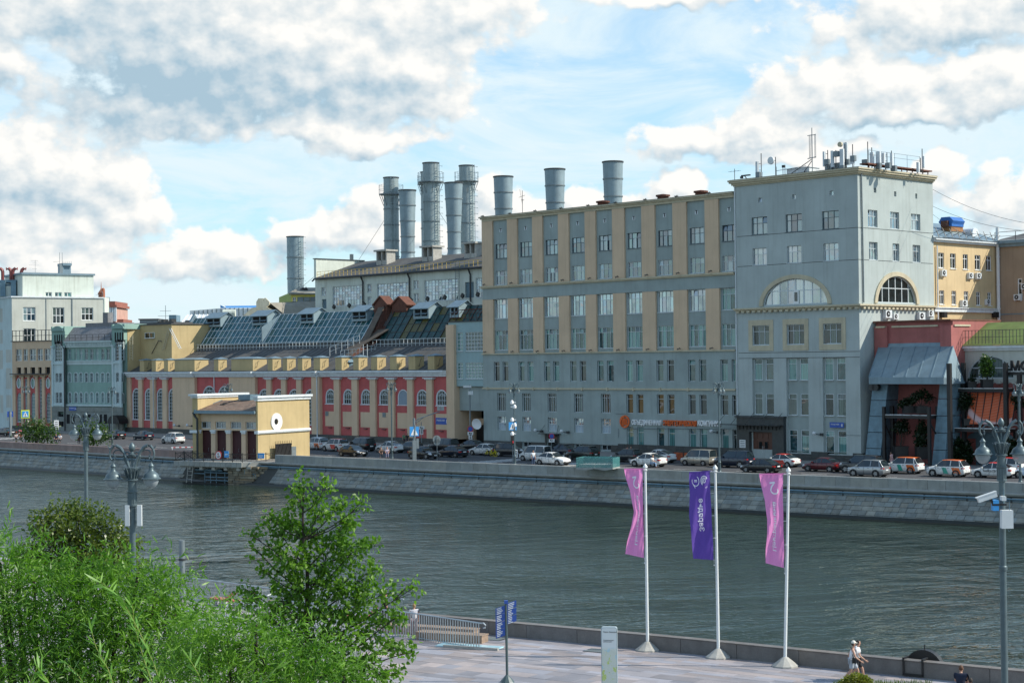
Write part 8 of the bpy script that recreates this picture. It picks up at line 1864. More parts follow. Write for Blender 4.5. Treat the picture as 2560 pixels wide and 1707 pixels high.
r=root('hanging_frame',Vector((p.x,p.y,ZN)),'black steel hook frame hung over the low granite wall','frame',None,rz); mb=MB(); 
for s_ in(-.42,.42): mb.box(s_-.035,s_+.035,-.09,-.03,.08,.78); mb.box(s_-.035,s_+.035,-.09,.5,.74,.80)
mb.box(-.455,.455,-.09,-.03,.05,.14); obj('frame_bars',mb.mesh(MT['steel_black']),r)
r=root('mooring_fender',Vector((p.x,p.y,ZN))+nn*.75,'black half-round fender behind the low wall above the hanging frame','fender',None,rz); mb=MB(); mb.prism([(.15+.85*math.cos(a),0,.2+.85*math.sin(a)) for a in np.linspace(-.5,math.pi+.5,20)],(0,.35,0)); obj('disc',mb.mesh(MT['steel_black']),r); mb=MB(); mb.tube([(.15,.15,1.0),(.15,.15,1.25)],.03,5); obj('stub',mb.mesh(MT['steel_black']),r)
mat('rail_metal',(.48,.52,.54),.45,.08,2,metal=.5)
def bal_rail(name,label,pts,h=1.1,step=.13,r_=.012,curl=None,thing=True,diag=False):
 o=Vector(pts[0]); R_=root(name,o,label,'railing'); P_=[Vector(p)-o for p in pts]
 mb=MB(); mb.tube([p+Vector((0,0,h)) for p in P_],.035,6); mb.tube([p+Vector((0,0,.08)) for p in P_],.02,5); 
 if curl: e_=P_[-1]; mb.tube([e_+Vector((0,0,h)),e_+Vector((.1,-.05,h+.02)),e_+Vector((.2,-.08,h-.08)),e_+Vector((.17,-.06,h-.2)),e_+Vector((.08,-.03,h-.22))],.035,6)
 obj('handrail',mb.mesh(MT['rail_metal']),R_)
 mb=MB()
 for a,b_ in zip(P_,P_[1:]):
  n_=int((b_-a).length/step)
  for i in range(n_): p=a.lerp(b_,i/n_); mb.bar(p,p+Vector((0,0,h)),r_*2)
 obj('balusters',mb.mesh(MT['rail_metal']),R_,kind='stuff')
 return R_
g=lambda px,py,z=ZN:gnd(px,py,z)
bal_rail('stair_railing','grey baluster railing with a curled end beside the stair opening, centre of the promenade',[g(700,1560),g(880,1578),g(1009,1592),g(1120,1610),g(1204,1624)],1.25,.17,.022,curl=True)
bal_rail('quay_railing','long fine railing at the water edge of the timber deck, left',[g(300,1478),g(372,1488),g(488,1502),g(674,1529),g(900,1549),g(1010,1560)],1.3,.12,.010)
bal_rail('inner_railing','grey railing on the near side of the timber deck, behind the willow',[g(420,1584),g(470,1592),g(560,1605),g(716,1638),g(900,1680)],1.3,.12,.013)
for (px,py,w_,d_,h_,lb) in((1075,1585,5.2,.7,.42,'longer timber bench block behind the stair railing'),(1130,1600,3.6,.8,.38,'shorter timber bench block at the foot of the stair railing')):
 o=g(px,py); r=root('timber_bench',o,lb,'bench',None,-.42)
 for k in range(5): mb=MB(); mb.box(-w_/2,w_/2,-d_/2+k*d_/5+.01,-d_/2+(k+1)*d_/5-.01,h_-.05,h_); obj('plank',mb.mesh(MT['wood_bench']),r)
 mb=MB(); mb.box(-w_/2+.03,w_/2-.03,-d_/2+.03,d_/2-.03,0,h_-.05); obj('box_base',mb.mesh(MT['wood_bench']),r)
o=g(1190,1618); r=root('glass_floor_light',o,'pale blue glass floor hatch with a wooden edge at the stair foot','hatch',None,-.42); mb=MB(); mb.box(-2.0,1.2,-.35,.55,0,.05); obj('glass',mb.mesh(mat('hatch_glass',(.42,.66,.74),.15,.2,2)),r); mb=MB(); mb.box(-1.5,1.35,-.5,-.38,0,.12); obj('wooden_edge',mb.mesh(MT['concrete']),r)
o=g(487,1452); r=root('mooring_pile',Vector((o.x,103,ZW-1)),'tall bare grey mooring pile standing in the river at left','pile'); zt_=H+ray(487,1350)[2]*(103/ray(487,1350)[1]); mb=MB(); mb.lathe([(.19,0),(.18,zt_-ZW+1),(.0,zt_-ZW+1.02)],12); obj('shaft',mb.mesh(MT['steel_grey'],True),r); mb=MB(); mb.lathe([(.2,0),(.215,0),(.215,.12),(.2,.12)],12,(0,0,zt_-ZW-.2),cap=False); obj('collar',mb.mesh(MT['steel_dark'],True),r)
for i,(px,py,cl,lb) in enumerate(((560,1512,'sign_red','coral sun lounger left of the central tree on the deck'),(640,1520,'sign_white','white sun lounger behind the deck railing'),(600,1517,'sign_red','coral sun lounger second on the deck'),(905,1557,'sign_red','coral lounger right of the central tree trunk'),(875,1556,'sign_white','white lounger behind the central tree'))):
 o=g(px,py); r=root('deck_lounger',o,lb,'lounger','loungers on the timber deck',-.5+.2*i); cm=mat('coral',(.55,.16,.13),.7,.08) if cl=='sign_red' else MT['sign_white']
 mb=MB(); mb.prism([(-.8,-.3,.35),(.2,-.3,.28),(.85,-.3,.75),(.85,-.3,.82),(.2,-.3,.36),(-.8,-.3,.42)],(0,.6,0)); obj('seat',mb.mesh(cm),r)
 for sx in(-.65,.3): mb=MB(); mb.box(sx,sx+.06,-.28,.28,0,.33); obj('leg',mb.mesh(MT['sign_white']),r)
# ================================================================ CARS
def paint(name,c,metal=.3,r=.28): return mat('paint_'+name,c,r,.0,1,metal=metal,coat=.8)
for nm,c,mt in(('black',(.008,.009,.011),.0),('white',(.72,.73,.72),.0),('silver',(.36,.38,.39),.6),('beige',(.42,.39,.33),.5),('maroon',(.11,.012,.018),.3),('navy',(.012,.02,.04),.3),('grey',(.09,.10,.105),.5),('darkgreen',(.018,.022,.018),.2),('red',(.55,.035,.02),.0),('orange',(.70,.14,.02),.0),('teal',(.02,.33,.24),.0),('blue_white',(.55,.66,.78),.0)): paint(nm,c,mt)
mat('car_glass',(.012,.02,.024),.06,.0,1,spec=.8,ior=1.6); mat('tyre',(.012,.012,.012),.8,.1,9); mat('rim',(.32,.33,.34),.35,.05,9,metal=.7); mat('tail_red',(.40,.012,.01),.25,0,1); mat('head_lamp',(.62,.66,.7),.15,0,1); mat('car_trim',(.02,.02,.022),.6,0,1)
TYPES={
'sedan':dict(L=4.75,W=.92,body=[(-.5,.62,.72),(-.485,.92,.82),(-.40,1.0,.9),(-.28,1.02,.92),(.0,.98,.92),(.22,.95,.92),(.34,.86,.9),(.44,.76,.84),(.485,.62,.76),(.5,.5,.68)],cab=(-.40,.24,-.20,.06,1.45),wr=.33,wx=(-.31,.305)),
'coupe':dict(L=4.7,W=.93,body=[(-.5,.68,.74),(-.485,1.0,.82),(-.42,1.06,.9),(-.28,1.04,.93),(.0,1.0,.93),(.22,.96,.93),(.34,.88,.9),(.44,.78,.84),(.485,.64,.76),(.5,.5,.68)],cab=(-.46,.26,-.14,.06,1.5),wr=.35,wx=(-.30,.305)),
'hatch':dict(L=4.2,W=.9,body=[(-.5,.6,.76),(-.49,.98,.84),(-.40,1.02,.9),(-.2,1.02,.9),(.0,1.0,.9),(.22,.97,.9),(.34,.9,.88),(.44,.8,.82),(.485,.64,.76),(.5,.5,.68)],cab=(-.485,.28,-.38,.08,1.5),wr=.32,wx=(-.30,.305)),
'suv':dict(L=4.6,W=.94,body=[(-.5,.7,.78),(-.49,1.08,.86),(-.42,1.12,.94),(-.2,1.12,.94),(.0,1.1,.94),(.2,1.08,.94),(.33,1.02,.92),(.44,.93,.86),(.485,.76,.8),(.5,.58,.72)],cab=(-.485,.27,-.38,.08,1.68),wr=.37,wx=(-.30,.31)),
'bigsuv':dict(L=4.95,W=.98,body=[(-.5,.75,.84),(-.49,1.15,.92),(-.42,1.2,.98),(-.2,1.2,.98),(.0,1.18,.98),(.2,1.16,.98),(.33,1.12,.96),(.45,1.04,.9),(.49,.85,.84),(.5,.62,.76)],cab=(-.49,.27,-.45,.12,1.86),wr=.4,wx=(-.30,.31)),
'van':dict(L=4.5,W=.92,body=[(-.5,.6,.84),(-.495,1.0,.9),(-.42,1.08,.92),(-.2,1.08,.92),(.0,1.06,.92),(.24,1.04,.92),(.36,.96,.9),(.45,.84,.84),(.49,.66,.76),(.5,.5,.68)],cab=(-.495,.34,-.48,.16,1.8),wr=.33,wx=(-.30,.31)),
}
def car(label,kind,col,px0,px1,yb,left=True,livery=None,dL=None,skew=0.0,grp='cars on the embankment road',text=None):
 T_=TYPES[kind]; pc=(px0+px1)/2; g0=gnd(pc,yb,.0); i=nearest(g0); t=(FBs[min(i+2,len(FBs)-1)]-FBs[i-2]).normalized(); ang=math.atan2(t.y,t.x)+skew
 L=T_['L']; 
 def pw(L): 
  a=proj((g0.x-math.cos(ang)*L/2,g0.y-math.sin(ang)*L/2,.5));b_=proj((g0.x+math.cos(ang)*L/2,g0.y+math.sin(ang)*L/2,.5)); return abs(b_[0]-a[0])+T_['W']*2*abs(math.sin(ang))*f/g0.y*.8
 for _ in range(6): L*=max(.9,min(1.1,(px1-px0)/pw(L)))
 L=max(T_['L']*.88,min(T_['L']*1.12,L))
 W_=T_['W']; nrm=Vector((-t.y,t.x,0)); loc=g0+nrm*(W_)
 rz=ang+(math.pi if left else 0)
 r=root('parked_car',loc,label,'car',grp,rz); P=MT['paint_'+col]
 S=T_['body']; zb=.22; mb=MB(); vs=[];k=9
 for (x,zt,w) in S:
  lo=zb+(.12 if abs(x)>.46 else 0)
  for (y,z) in((0,lo),(w*.86,lo),(w*.97,lo+.14),(w,lo+(zt-lo)*.5),(w*.985,zt-.16),(w*.93,zt-.05),(w*.8,zt),(w*.4,zt+.025),(0,zt+.035)): vs.append((x*L,y,z))
 n_=len(S); fs=[]
 for a in range(n_-1):
  for j in range(k-1): fs.append((a*k+j,a*k+j+1,(a+1)*k+j+1,(a+1)*k+j))
 vs2=[(x,-y,z) for x,y,z in vs]; m0=len(vs)
 fs+= [tuple(q+m0 for q in reversed(fc)) for fc in list(fs)]
 fs+= [tuple(range(k-1,-1,-1))+tuple(range(m0,m0+k)),tuple((n_-1)*k+j for j in range(k))+tuple(m0+(n_-1)*k+j for j in range(k-1,-1,-1))]
 mb.add(vs+vs2,fs); body=obj('body',mb.mesh(P,True),r)
 bx0,bx1,rx0,rx1,zr=T_['cab']; zbelt=lambda x:np.interp(x,[s[0] for s in S],[s[1] for s in S])
 B_=[(bx0*L,W_*.80,zbelt(bx0)-.02),(bx1*L,W_*.80,zbelt(bx1)-.02)]; wt=W_*.66
 xs=[bx0*L,(bx0*.6+rx0*.4)*L,rx0*L,(rx0+rx1)/2*L,rx1*L,(rx1*.45+bx1*.55)*L,bx1*L]
 hz=[zbelt(bx0),zbelt(bx0)+(zr-zbelt(bx0))*.5,zr-.04,zr,zr-.03,zbelt(bx1)+(zr-zbelt(bx1))*.5,zbelt(bx1)]
 wbs=[W_*.82,W_*.88,W_*.92,W_*.94,W_*.93,W_*.9,W_*.84]; tk=[0,.5,1,1,1,.5,0]
 vs=[]
 for x,h_,wb,q in zip(xs,hz,wbs,tk):
  base=zbelt(x/L)-.03; wtp=wb-(wb-wt)*q
  vs+= [(x,-wb,base),(x,-wtp,h_),(x,-wtp*.6,h_+.03*q),(x,wtp*.6,h_+.03*q),(x,wtp,h_),(x,wb,base)]
 fs=[(a*6+j,(a+1)*6+j,(a+1)*6+j+1,a*6+j+1) for a in range(6) for j in range(5)]
 mb=MB(); mb.add(vs,fs); obj('window_glass',mb.mesh(MT['car_glass'],True),r)
 mb=MB(); V=[]
 xr0,xr1=rx0*L-.12,rx1*L+.08
 for x,h_ in((xr0,zr-.06),(rx0*L,zr-.02),((rx0+rx1)/2*L,zr+.015),(rx1*L,zr-.01),(xr1,zr-.06)): V+=[(x,-wt-.02,h_-.03),(x,-wt*.9,h_+.02),(x,0,h_+.055),(x,wt*.9,h_+.02),(x,wt+.02,h_-.03)]
 mb.add(V,[(a*5+j,(a+1)*5+j,(a+1)*5+j+1,a*5+j+1) for a in range(4) for j in range(4)])
 rp=MT['paint_'+(livery or {}).get('roof',col)]; obj('roof',mb.mesh(rp,True),r)
 mb=MB()
 pil=[(bx0,rx0,0),(bx1,rx1,0)]+[(q,q,1) for q in((rx0+rx1)/2+.0,)]+([(rx0-.02,rx0+.02,1)] if kind in('suv','bigsuv','van','hatch') else [])
 for s_ in(-1,1):
  for a,b_,th_ in pil: mb.bar((a*L,s_*(W_*.84 if not th_ else W_*.935),zbelt(a)-.02),(b_*L,s_*(wt+.01),zr-.03),.075,h=.03)
 obj('pillar',mb.mesh(P),r)
 for sx in T_['wx']:
  for s_ in(-1,1):
   wr=T_['wr']; x=sx*L; M=Matrix.Translation((x,s_*(W_-.1),wr))@Matrix.Rotation(-s_*math.pi/2,4,'X')
   mb=MB(); mb.T=M; mb.lathe([(0,-.1),(wr*1.13,-.1),(wr*1.13,.098),(wr*.5,.102)],18,cap=False); 
   ar=obj('wheel_arch',mb.mesh(MT['car_trim'],False),r)
   mb=MB(); mb.T=M; mb.lathe([(wr*.66,-.1),(wr,-.1),(wr,.1),(wr*.94,.13),(wr*.66,.135)],20,cap=False); w_=obj('wheel',mb.mesh(MT['tyre'],True),r)
   mb=MB(); mb.T=M; mb.lathe([(0,.10),(wr*.2,.13),(wr*.2,.10),(wr*.66,.09),(wr*.68,.13)],20,cap=False)
   for q in range(5): a=q*2*math.pi/5; mb.bar((.06*math.cos(a),.06*math.sin(a),.12),(wr*.64*math.cos(a),wr*.64*math.sin(a),.125),.07,h=.03)
   obj('rim',mb.mesh(MT['rim']),w_)
 zf=T_['body'][-3][1]; zr_=T_['body'][1][1]
 for s_ in(-1,1):
  mb=MB(); mb.prism([(L*.49,s_*.72,zf-.10),(L*.455,s_*(W_*.93),zf-.09),(L*.40,s_*(W_*.99),zf+.0),(L*.455,s_*(W_*.80),zf+.0)],(0,0,-.13)); obj('headlight',mb.mesh(MT['head_lamp']),r)
  mb=MB(); mb.prism([(-L*.497,s_*.55,zr_-.14),(-L*.495,s_*W_*.88,zr_-.12),(-L*.44,s_*W_*.985,zr_-.1),(-L*.46,s_*.6,zr_-.1)],(0,0,-.16)); obj('taillight',mb.mesh(MT['tail_red']),r)
  mb=MB(); x=(bx1-.06)*L; mb.box(x-.08,x+.07,min(s_*W_*.9,s_*(W_+.14)),max(s_*W_*.9,s_*(W_+.14)),zbelt(bx1)+.02,zbelt(bx1)+.16); obj('mirror',mb.mesh(P),r)
 mb=MB(); mb.box(L*.495,L*.505,-.26,.26,.42,.53); obj('number_plate',mb.mesh(MT['sign_white']),r); mb=MB(); mb.box(-L*.507,-L*.499,-.26,.26,.66,.78); obj('number_plate',mb.mesh(MT['sign_white']),r)
 mb=MB(); mb.box(L*.42,L*.502,-W_*.68,W_*.68,.24,.44); mb.box(-L*.502,-L*.42,-W_*.72,W_*.72,.28,.46); mb.box(-L*.46,L*.42,-W_*.99,W_*.99,.2,.27); obj('bumper_trim',mb.mesh(MT['car_trim']),r)
 mb=MB(); 
 for s_ in(-1,1):
  y=s_*(W_*1.002)
  for q in(-.12,.14): mb.box(q*L,q*L+.16,min(y,y+s_*.02),max(y,y+s_*.02),zbelt(q)-.2,zbelt(q)-.17)
  mb.box(-.235*L,-.23*L,min(y*.98,y*1.004),max(y*.98,y*1.004),.35,zbelt(-.2)-.1); mb.box(.02*L,.025*L,min(y*.98,y*1.004),max(y*.98,y*1.004),.35,zbelt(0)-.1); mb.box(.225*L,.23*L,min(y*.98,y*1.004),max(y*.98,y*1.004),.35,zbelt(.2)-.1)
 obj('door_line',mb.mesh(MT['car_trim']),r,kind='stuff')
 if livery:
  for (a,b_,sk,cn,z1_) in livery.get('side',()):
   for s_ in(-1,1):
    y=s_*(W_*1.008); zt=zbelt((a+b_)/2)-.16 if z1_ is None else z1_
    mb=MB(); mb.prism([(a*L,y,.36),(b_*L,y,.36),((b_+sk)*L,y*.995,zt),((a+sk)*L,y*.995,zt)],(0,-s_*.02,0)); obj('livery_panel',mb.mesh(MT['paint_'+cn]),r)
 if text:
  me=textmesh('lettering',text,.42,MT['car_trim'],.003); me.transform(Matrix.Translation((0,0,.62)));
  me.transform(Matrix.Rotation(math.pi,4,'Z')) if left else None
  me.transform(Matrix.Translation((0,(W_*1.02 if left else -W_*1.02),0))); obj('lettering',me,r)
 return r
TX=dict(side=[(-.10,.01,.06,'teal',None),(-.44,-.24,.06,'orange',None)],roof='orange')
TR=dict(side=[(-.30,-.05,.08,'red',None)],roof='red')
car('dark car half hidden at the far left edge by the parking machine','sedan','black',-25,28,1090)
car('small dark car partly hidden behind the right street tree','hatch','black',258,296,1098)
car('dark teal-black hatchback alone before the left end of the hall','hatch','navy',323,370,1100)
car('white suv alone left of the pump house','suv','white',392,447,1109)
car('white and orange taxi just emerging right of the pump house','suv','white',752,803,1124,livery=dict(side=[(-.44,-.2,.06,'orange',None)],roof='white'))
car('white suv with red roof and rear door by the first arched bay','suv','white',795,856,1128,livery=TR)
car('black suv right of the white and red suv','bigsuv','black',857,920,1128)
car('black sedan driving right with bright headlight before the black suv','sedan','black',836,903,1141,False)
car('white suv coupe with black wheels before the third bay','coupe','white',930,994,1132)
car('dark grey hatchback behind the lamp and the white coupe','hatch','grey',990,1036,1132)
car('black sedan driving right, nearest the parapet by the camera mast','coupe','black',1010,1083,1147,False)
car('dark van-like suv before the end pier of the hall','bigsuv','black',1066,1126,1131)
car('dark navy sedan with red tail light left of the white sedan','sedan','navy',1084,1154,1143)
car('dark car mostly hidden in front of the gateway','sedan','black',1142,1190,1127)
car('white sedan behind the yellow bicycles','sedan','white',1158,1242,1138)
car('black suv seen from the front left of the office lamp','suv','black',1238,1283,1141,False,skew=.5)
car('white boxy van at the left end of the office','van','white',1294,1358,1152)
car('dark grey sedan in front of the small office door','sedan','navy',1358,1426,1140)
car('white hatchback with headlight on facing right beside the parapet','sedan','white',1337,1404,1163,False)
car('dark olive suv left of the green glass box','suv','darkgreen',1410,1480,1150)
car('black hatchback right of the green glass box','hatch','black',1530,1580,1155)
car('white coupe behind, farther of the two white ones under the sign','coupe','white',1602,1668,1157)
car('white coupe nearer the parapet under the sign','coupe','white',1566,1652,1167)
car('beige minivan under the parking sign','van','beige',1692,1778,1164)
car('dark blue off-road car behind the lamp by the entrance','bigsuv','navy',1780,1867,1169)
car('long black limousine with glowing red rear light at the entrance','sedan','black',1836,1946,1182)
car('orange and white sedan parked before the entrance portal','sedan','white',1908,1976,1168,livery=dict(side=[(-.25,.12,.06,'red',None)],roof='red'))
car('maroon sedan right of the entrance','sedan','maroon',2000,2092,1179)
car('black off-road car behind the silver crossover','bigsuv','black',2088,2196,1183)
car('silver crossover before the black off-road car','suv','silver',2112,2210,1192)
car('taxi with teal and orange stripes, left of the two striped ones','suv','white',2204,2292,1184,livery=TX)
car('taxi with teal and orange stripes, right of the two striped ones','suv','white',2310,2411,1192,livery=TX)
car('white car-sharing crossover with black lettering behind the near lamp','coupe','white',2428,2522,1195,livery=dict(roof='red'),text='belkacar')
car('white and red crossover behind the lettered one','suv','white',2472,2530,1186,livery=TR)
car('pale blue-white car cut by the right edge','coupe','blue_white',2535,2620,1196)
for i,(px,yb) in enumerate(((1221,1140),(1232,1141))):
 o=gnd(px,yb); r=root('rental_bicycle',o,('left' if i==0 else 'right')+' yellow rental bicycle beside the white sedan','bicycle','yellow rental bicycles',-.5-.3*i); Y_=mat('bike_yellow',(.75,.62,.02),.4,.03)
 for k,x in enumerate((-.52,.52)):
  mb=MB(); mb.T=Matrix.Translation((x,0,.34))@Matrix.Rotation(math.pi/2,4,'X'); R_=.33
  pts=[(R_*math.cos(a),R_*math.sin(a),0) for a in np.linspace(0,2*math.pi,17)]; mb.tube(pts,.022,5); [mb.bar((0,0,0),(R_*math.cos(a),R_*math.sin(a),0),.008) for a in np.linspace(0,2*math.pi,9)[:-1]]; obj('wheel',mb.mesh(Y_ if k else MT['tyre']),r)
 mb=MB(); [mb.bar(a,b_,.05) for a,b_ in(((-.52,0,.34),(-.12,0,.32)),((-.12,0,.32),(-.22,0,.85)),((-.12,0,.32),(.36,0,.72)),((.36,0,.95),(.52,0,.34)),((-.52,0,.34),(-.2,0,.62)))]; obj('frame',mb.mesh(Y_),r)
 mb=MB(); mb.tube([(.3,-.28,1.02),(.38,-.1,1.0),(.38,.1,1.0),(.3,.28,1.02)],.02,5); mb.bar((.36,0,.9),(.37,0,1.02),.03); obj('handlebar',mb.mesh(MT['steel_black']),r); mb=MB(); mb.box(-.36,-.1,-.07,.07,.86,.92); obj('saddle',mb.mesh(MT['steel_black']),r)
o=gnd(1685,1151); r=root('orange_banner_fence',o,'low orange patterned fence by the office plinth behind the white coupes','fence',None,CT.ang); mb=MB(); mb.box(-3.2,3.2,0,.05,.1,1.0); obj('orange_sheet',mb.mesh(mat('orange_sheet',(.42,.09,.03),.8,.5,3)),r); mb=MB(); [mb.box(x-.04,x+.04,-.05,0,0,1.05) for x in(-3.1,-1.5,0,1.5,3.1)]; obj('post',mb.mesh(MT['steel_dark']),r)
for k,(px,lb) in enumerate(((1703,'left rubber kerb strip lying beside the parapet'),(1737,'right rubber kerb strip lying beside the parapet'))):
 o=gnd(px,1176-k*-.8,.12); r=root('rubber_kerb',o,lb,'kerb strip',None,-.35); mb=MB(); mb.prism([(-1.4,-.25,0),(1.4,-.25,0),(1.4,-.1,.1),(-1.4,-.1,.1)],(0,.3,0)); obj('strip',mb.mesh(MT['tyre']),r)
o=gnd(457,1124,.12); r=root('folded_barrier',o,'small red and white barrier lying left of the pump house','barrier',None,.2); mb=MB(); mb.box(-1.6,1.6,-.1,.1,.3,.42); mb.box(-1.5,-1.4,-.1,.1,0,.3); mb.box(1.4,1.5,-.1,.1,0,.3); obj('rail',mb.mesh(MT['sign_white']),r); mb=MB(); [mb.box(-1.3+k*.8,-1.0+k*.8,-.11,-.101,.3,.42) for k in range(4)]; obj('red_stripe',mb.mesh(MT['sign_red']),r)
# ================================================================ PEOPLE
SKIN=mat('skin',(.48,.27,.19),.6,.05,6); HAIR=mat('hair_dark',(.03,.02,.015),.7,.1,9); HAIRL=mat('hair_fair',(.30,.19,.09),.7,.1,9)
def skinmesh(chains,m,sub=1):
 "chains: list of (points,radii) joined where points coincide -> one smooth skin surface"
 idx={};vs=[];rs=[];es=[]
 for P_,R_ in chains:
  last=None
  for p,r in zip(P_,R_):
   k=tuple(round(c,3) for c in p)
   if k not in idx: idx[k]=len(vs); vs.append(k); rs.append(r)
   i=idx[k]
   if last is not None and last!=i: es.append((last,i))
   last=i
 me=bpy.data.meshes.new('skeleton'); me.from_pydata(vs,es,[]); o=bpy.data.objects.new('tmp',me); COL.objects.link(o)
 md=o.modifiers.new('s','SKIN'); md.use_smooth_shade=True
 lay=me.skin_vertices[0] if me.skin_vertices else None
 if lay is None:
  bpy.context.view_layer.objects.active=o
 for v,r in zip(me.skin_vertices[0].data,rs): v.radius=(r,r) if not isinstance(r,tuple) else r
 me.skin_vertices[0].data[0].use_root=True
 sb=o.modifiers.new('b','SUBSURF'); sb.levels=sub; sb.render_levels=sub
 dg=bpy.context.evaluated_depsgraph_get(); out=bpy.data.meshes.new_from_object(o.evaluated_get(dg)); out.materials.clear(); out.materials.append(m)
 bpy.data.objects.remove(o); bpy.data.meshes.remove(me); return out
def cloth(name,c): return mat('cloth_'+name,c,.85,.1,5,.1,30)
def person(label,loc,rz,pose='stand',top=(.7,.7,.7),legs=(.1,.12,.18),hair=HAIR,cap=None,hgt=1.75,shorts=False,sleeveless=False,bag=False,fine=False,dress=False,group=None,tn='white',ln='dark'):
 "local frame: x = the way the person faces, z up, feet on 0"
 s=hgt/1.75; r=root('person',loc,label,'person',group,rz); r.scale=(s,s,s)
 V=lambda *a:tuple(a)
 hipz=.92; sitz=.45
 if pose=='sit':
  pel=(0,0,.5); che=(.06,0,.92); nek=(.1,0,1.04); hd=(.14,0,1.2); 
  hipL=(.0,.09,.49);hipR=(.0,-.09,.49);knL=(.42,.13,.5);knR=(.42,-.12,.52);anL=(.44,.13,.09);anR=(.5,-.12,.09)
  toL=(.6,.14,.04);toR=(.66,-.13,.04); shL=(.06,.19,.96);shR=(.06,-.19,.96);elL=(.18,.24,.72);elR=(.2,-.24,.72);haL=(.4,.14,.62);haR=(.42,-.12,.62)
 elif pose=='walk':
  pel=(0,0,hipz); che=(.03,0,1.3); nek=(.05,0,1.46); hd=(.08,0,1.62)
  hipL=(0,.09,.9);hipR=(0,-.09,.9);knL=(.24,.1,.5);knR=(-.06,-.1,.5);anL=(.30,.1,.10);anR=(-.34,-.1,.2)
  toL=(.47,.11,.05);toR=(-.22,-.11,.05); shL=(.03,.2,1.38);shR=(.03,-.2,1.38);elL=(-.12,.27,1.1);elR=(.12,-.27,1.1);haL=(-.1,.29,.84);haR=(.34,-.25,.93)
 else:
  pel=(0,0,hipz); che=(.0,0,1.3); nek=(.01,0,1.46); hd=(.04,0,1.62)
  hipL=(0,.09,.9);hipR=(0,-.09,.9);knL=(.03,.1,.49);knR=(.0,-.11,.49);anL=(-.02,.11,.09);anR=(-.03,-.12,.09)
  toL=(.14,.13,.04);toR=(.13,-.14,.04); shL=(0,.19,1.38);shR=(0,-.19,1.38);elL=(.02,.26,1.1);elR=(.05,-.25,1.1);haL=(.14,.22,.88) if pose=='stand' else (.16,.08,1.42);haR=(.12,-.2,.86)
 mid=tuple((a+b_)/2 for a,b_ in zip(pel,che))
 def lp(a,b_,k): return tuple(x+(y-x)*k for x,y in zip(a,b_))
 ch=[([pel,mid,che,nek,lp(nek,hd,.45)],[(.12,.09),(.11,.085),(.12,.09),(.055,.055),(.05,.05)])]
 for h_,k_,a_,t_ in((hipL,knL,anL,toL),(hipR,knR,anR,toR)): ch.append(([pel,h_,lp(h_,k_,.5),k_,lp(k_,a_,.35),a_,t_],[.13,.095,.08,.058,.06,.04,.038]))
 for sh,el,ha in((shL,elL,haL),(shR,elR,haR)): ch.append(([che,sh,lp(sh,el,.5),el,lp(el,ha,.4),ha],[.11,.055,.047,.042,.04,.028]))
 obj('body',skinmesh(ch,SKIN,2 if fine else 1),r)
 mb=MB()
 for el,ha,sd in((elL,haL,1),(elR,haR,-1)):
  d_=(Vector(ha)-Vector(el)).normalized(); up=Vector((0,sd,0)); b2=d_.cross(up).normalized(); c=Vector(ha)+d_*.045; 
  mb.tube([Vector(ha),c,c+d_*.045],[.026,.04,.034],6)
  for q in range(4):
   o_=b2*((q-1.5)*.019); L_=(.07,.08,.075,.06)[q]; p=c+d_*.04+o_; mb.tube([p,p+d_*L_*.55,p+d_*L_-up*.018],[.0095,.009,.007],5)
  p=c-b2*.03; mb.tube([p,p-b2*.03+d_*.03,p-b2*.03+d_*.06],[.011,.01,.008],5)
 obj('hands',mb.mesh(SKIN,True),r)
 mb=MB(); hx_,hy_,hz_=hd; mb.T=Matrix.Translation((hx_,hy_,hz_)); mb.lathe([(0,-.13),(.045,-.12),(.068,-.07),(.08,0),(.082,.05),(.065,.1),(.03,.125),(0,.13)],12)
 mb.prism([(.07,-.012,-.0),(.07,.012,-.0),(.074,.008,.03),(.074,-.008,.03)],(.03,0,-.02)); 
 for q in(-1,1): mb.lathe([(0,-.028),(.014,-.01),(.016,.012),(0,.028)],6,(0,q*.083,0))
 obj('head',mb.mesh(SKIN,True),r)
 mb=MB(); mb.T=Matrix.Translation((hx_,hy_,hz_))
 for q in(-1,1): mb.lathe([(0,-.008),(.009,0),(0,.008)],6,(.078,q*.03,.022))
 mb.box(.078,.084,-.022,.022,-.05,-.043); obj('face_features',mb.mesh(HAIR),r)
 mb=MB(); mb.T=Matrix.Translation((hx_-.012,hy_,hz_))
 if cap:
  mb.lathe([(.094,.035),(.096,.07),(.08,.12),(.04,.15),(0,.155)],12); mb.prism([(.06,-.07,.05),(.06,.07,.05),(.17,.045,.035),(.17,-.045,.035)],(0,0,.012)); obj('cap',mb.mesh(cloth('cap_'+tn,cap),True),r)
  mb=MB(); mb.T=Matrix.Translation((hx_-.02,hy_,hz_)); mb.lathe([(.07,-.06),(.084,-.02),(.086,.04)],12,cap=False); obj('hair',mb.mesh(hair,True),r)
 else: mb.lathe([(.06,-.05),(.085,-.02),(.092,.05),(.075,.115),(.035,.145),(0,.15)],12,(-.008,0,0)); obj('hair',mb.mesh(hair,True),r)
 tops=[([lp(pel,che,-.12) if pose!='sit' else pel,mid,che,lp(che,nek,.55)],[(.185,.15),(.18,.15),(.21,.155),(.10,.10)])]
 if not sleeveless: tops+=[([che,sh,lp(sh,el,.62)],[.2,.13,.10]) for sh,el in((shL,elL),(shR,elR))]
 else: tops+=[([che,lp(che,sh,.85)],[.17,.10]) for sh in(shL,shR)]
 obj('shirt',skinmesh(tops,cloth('top_'+tn,top)),r)
 e_=.78 if shorts else (.62 if dress else 1.0)
 ll=[]
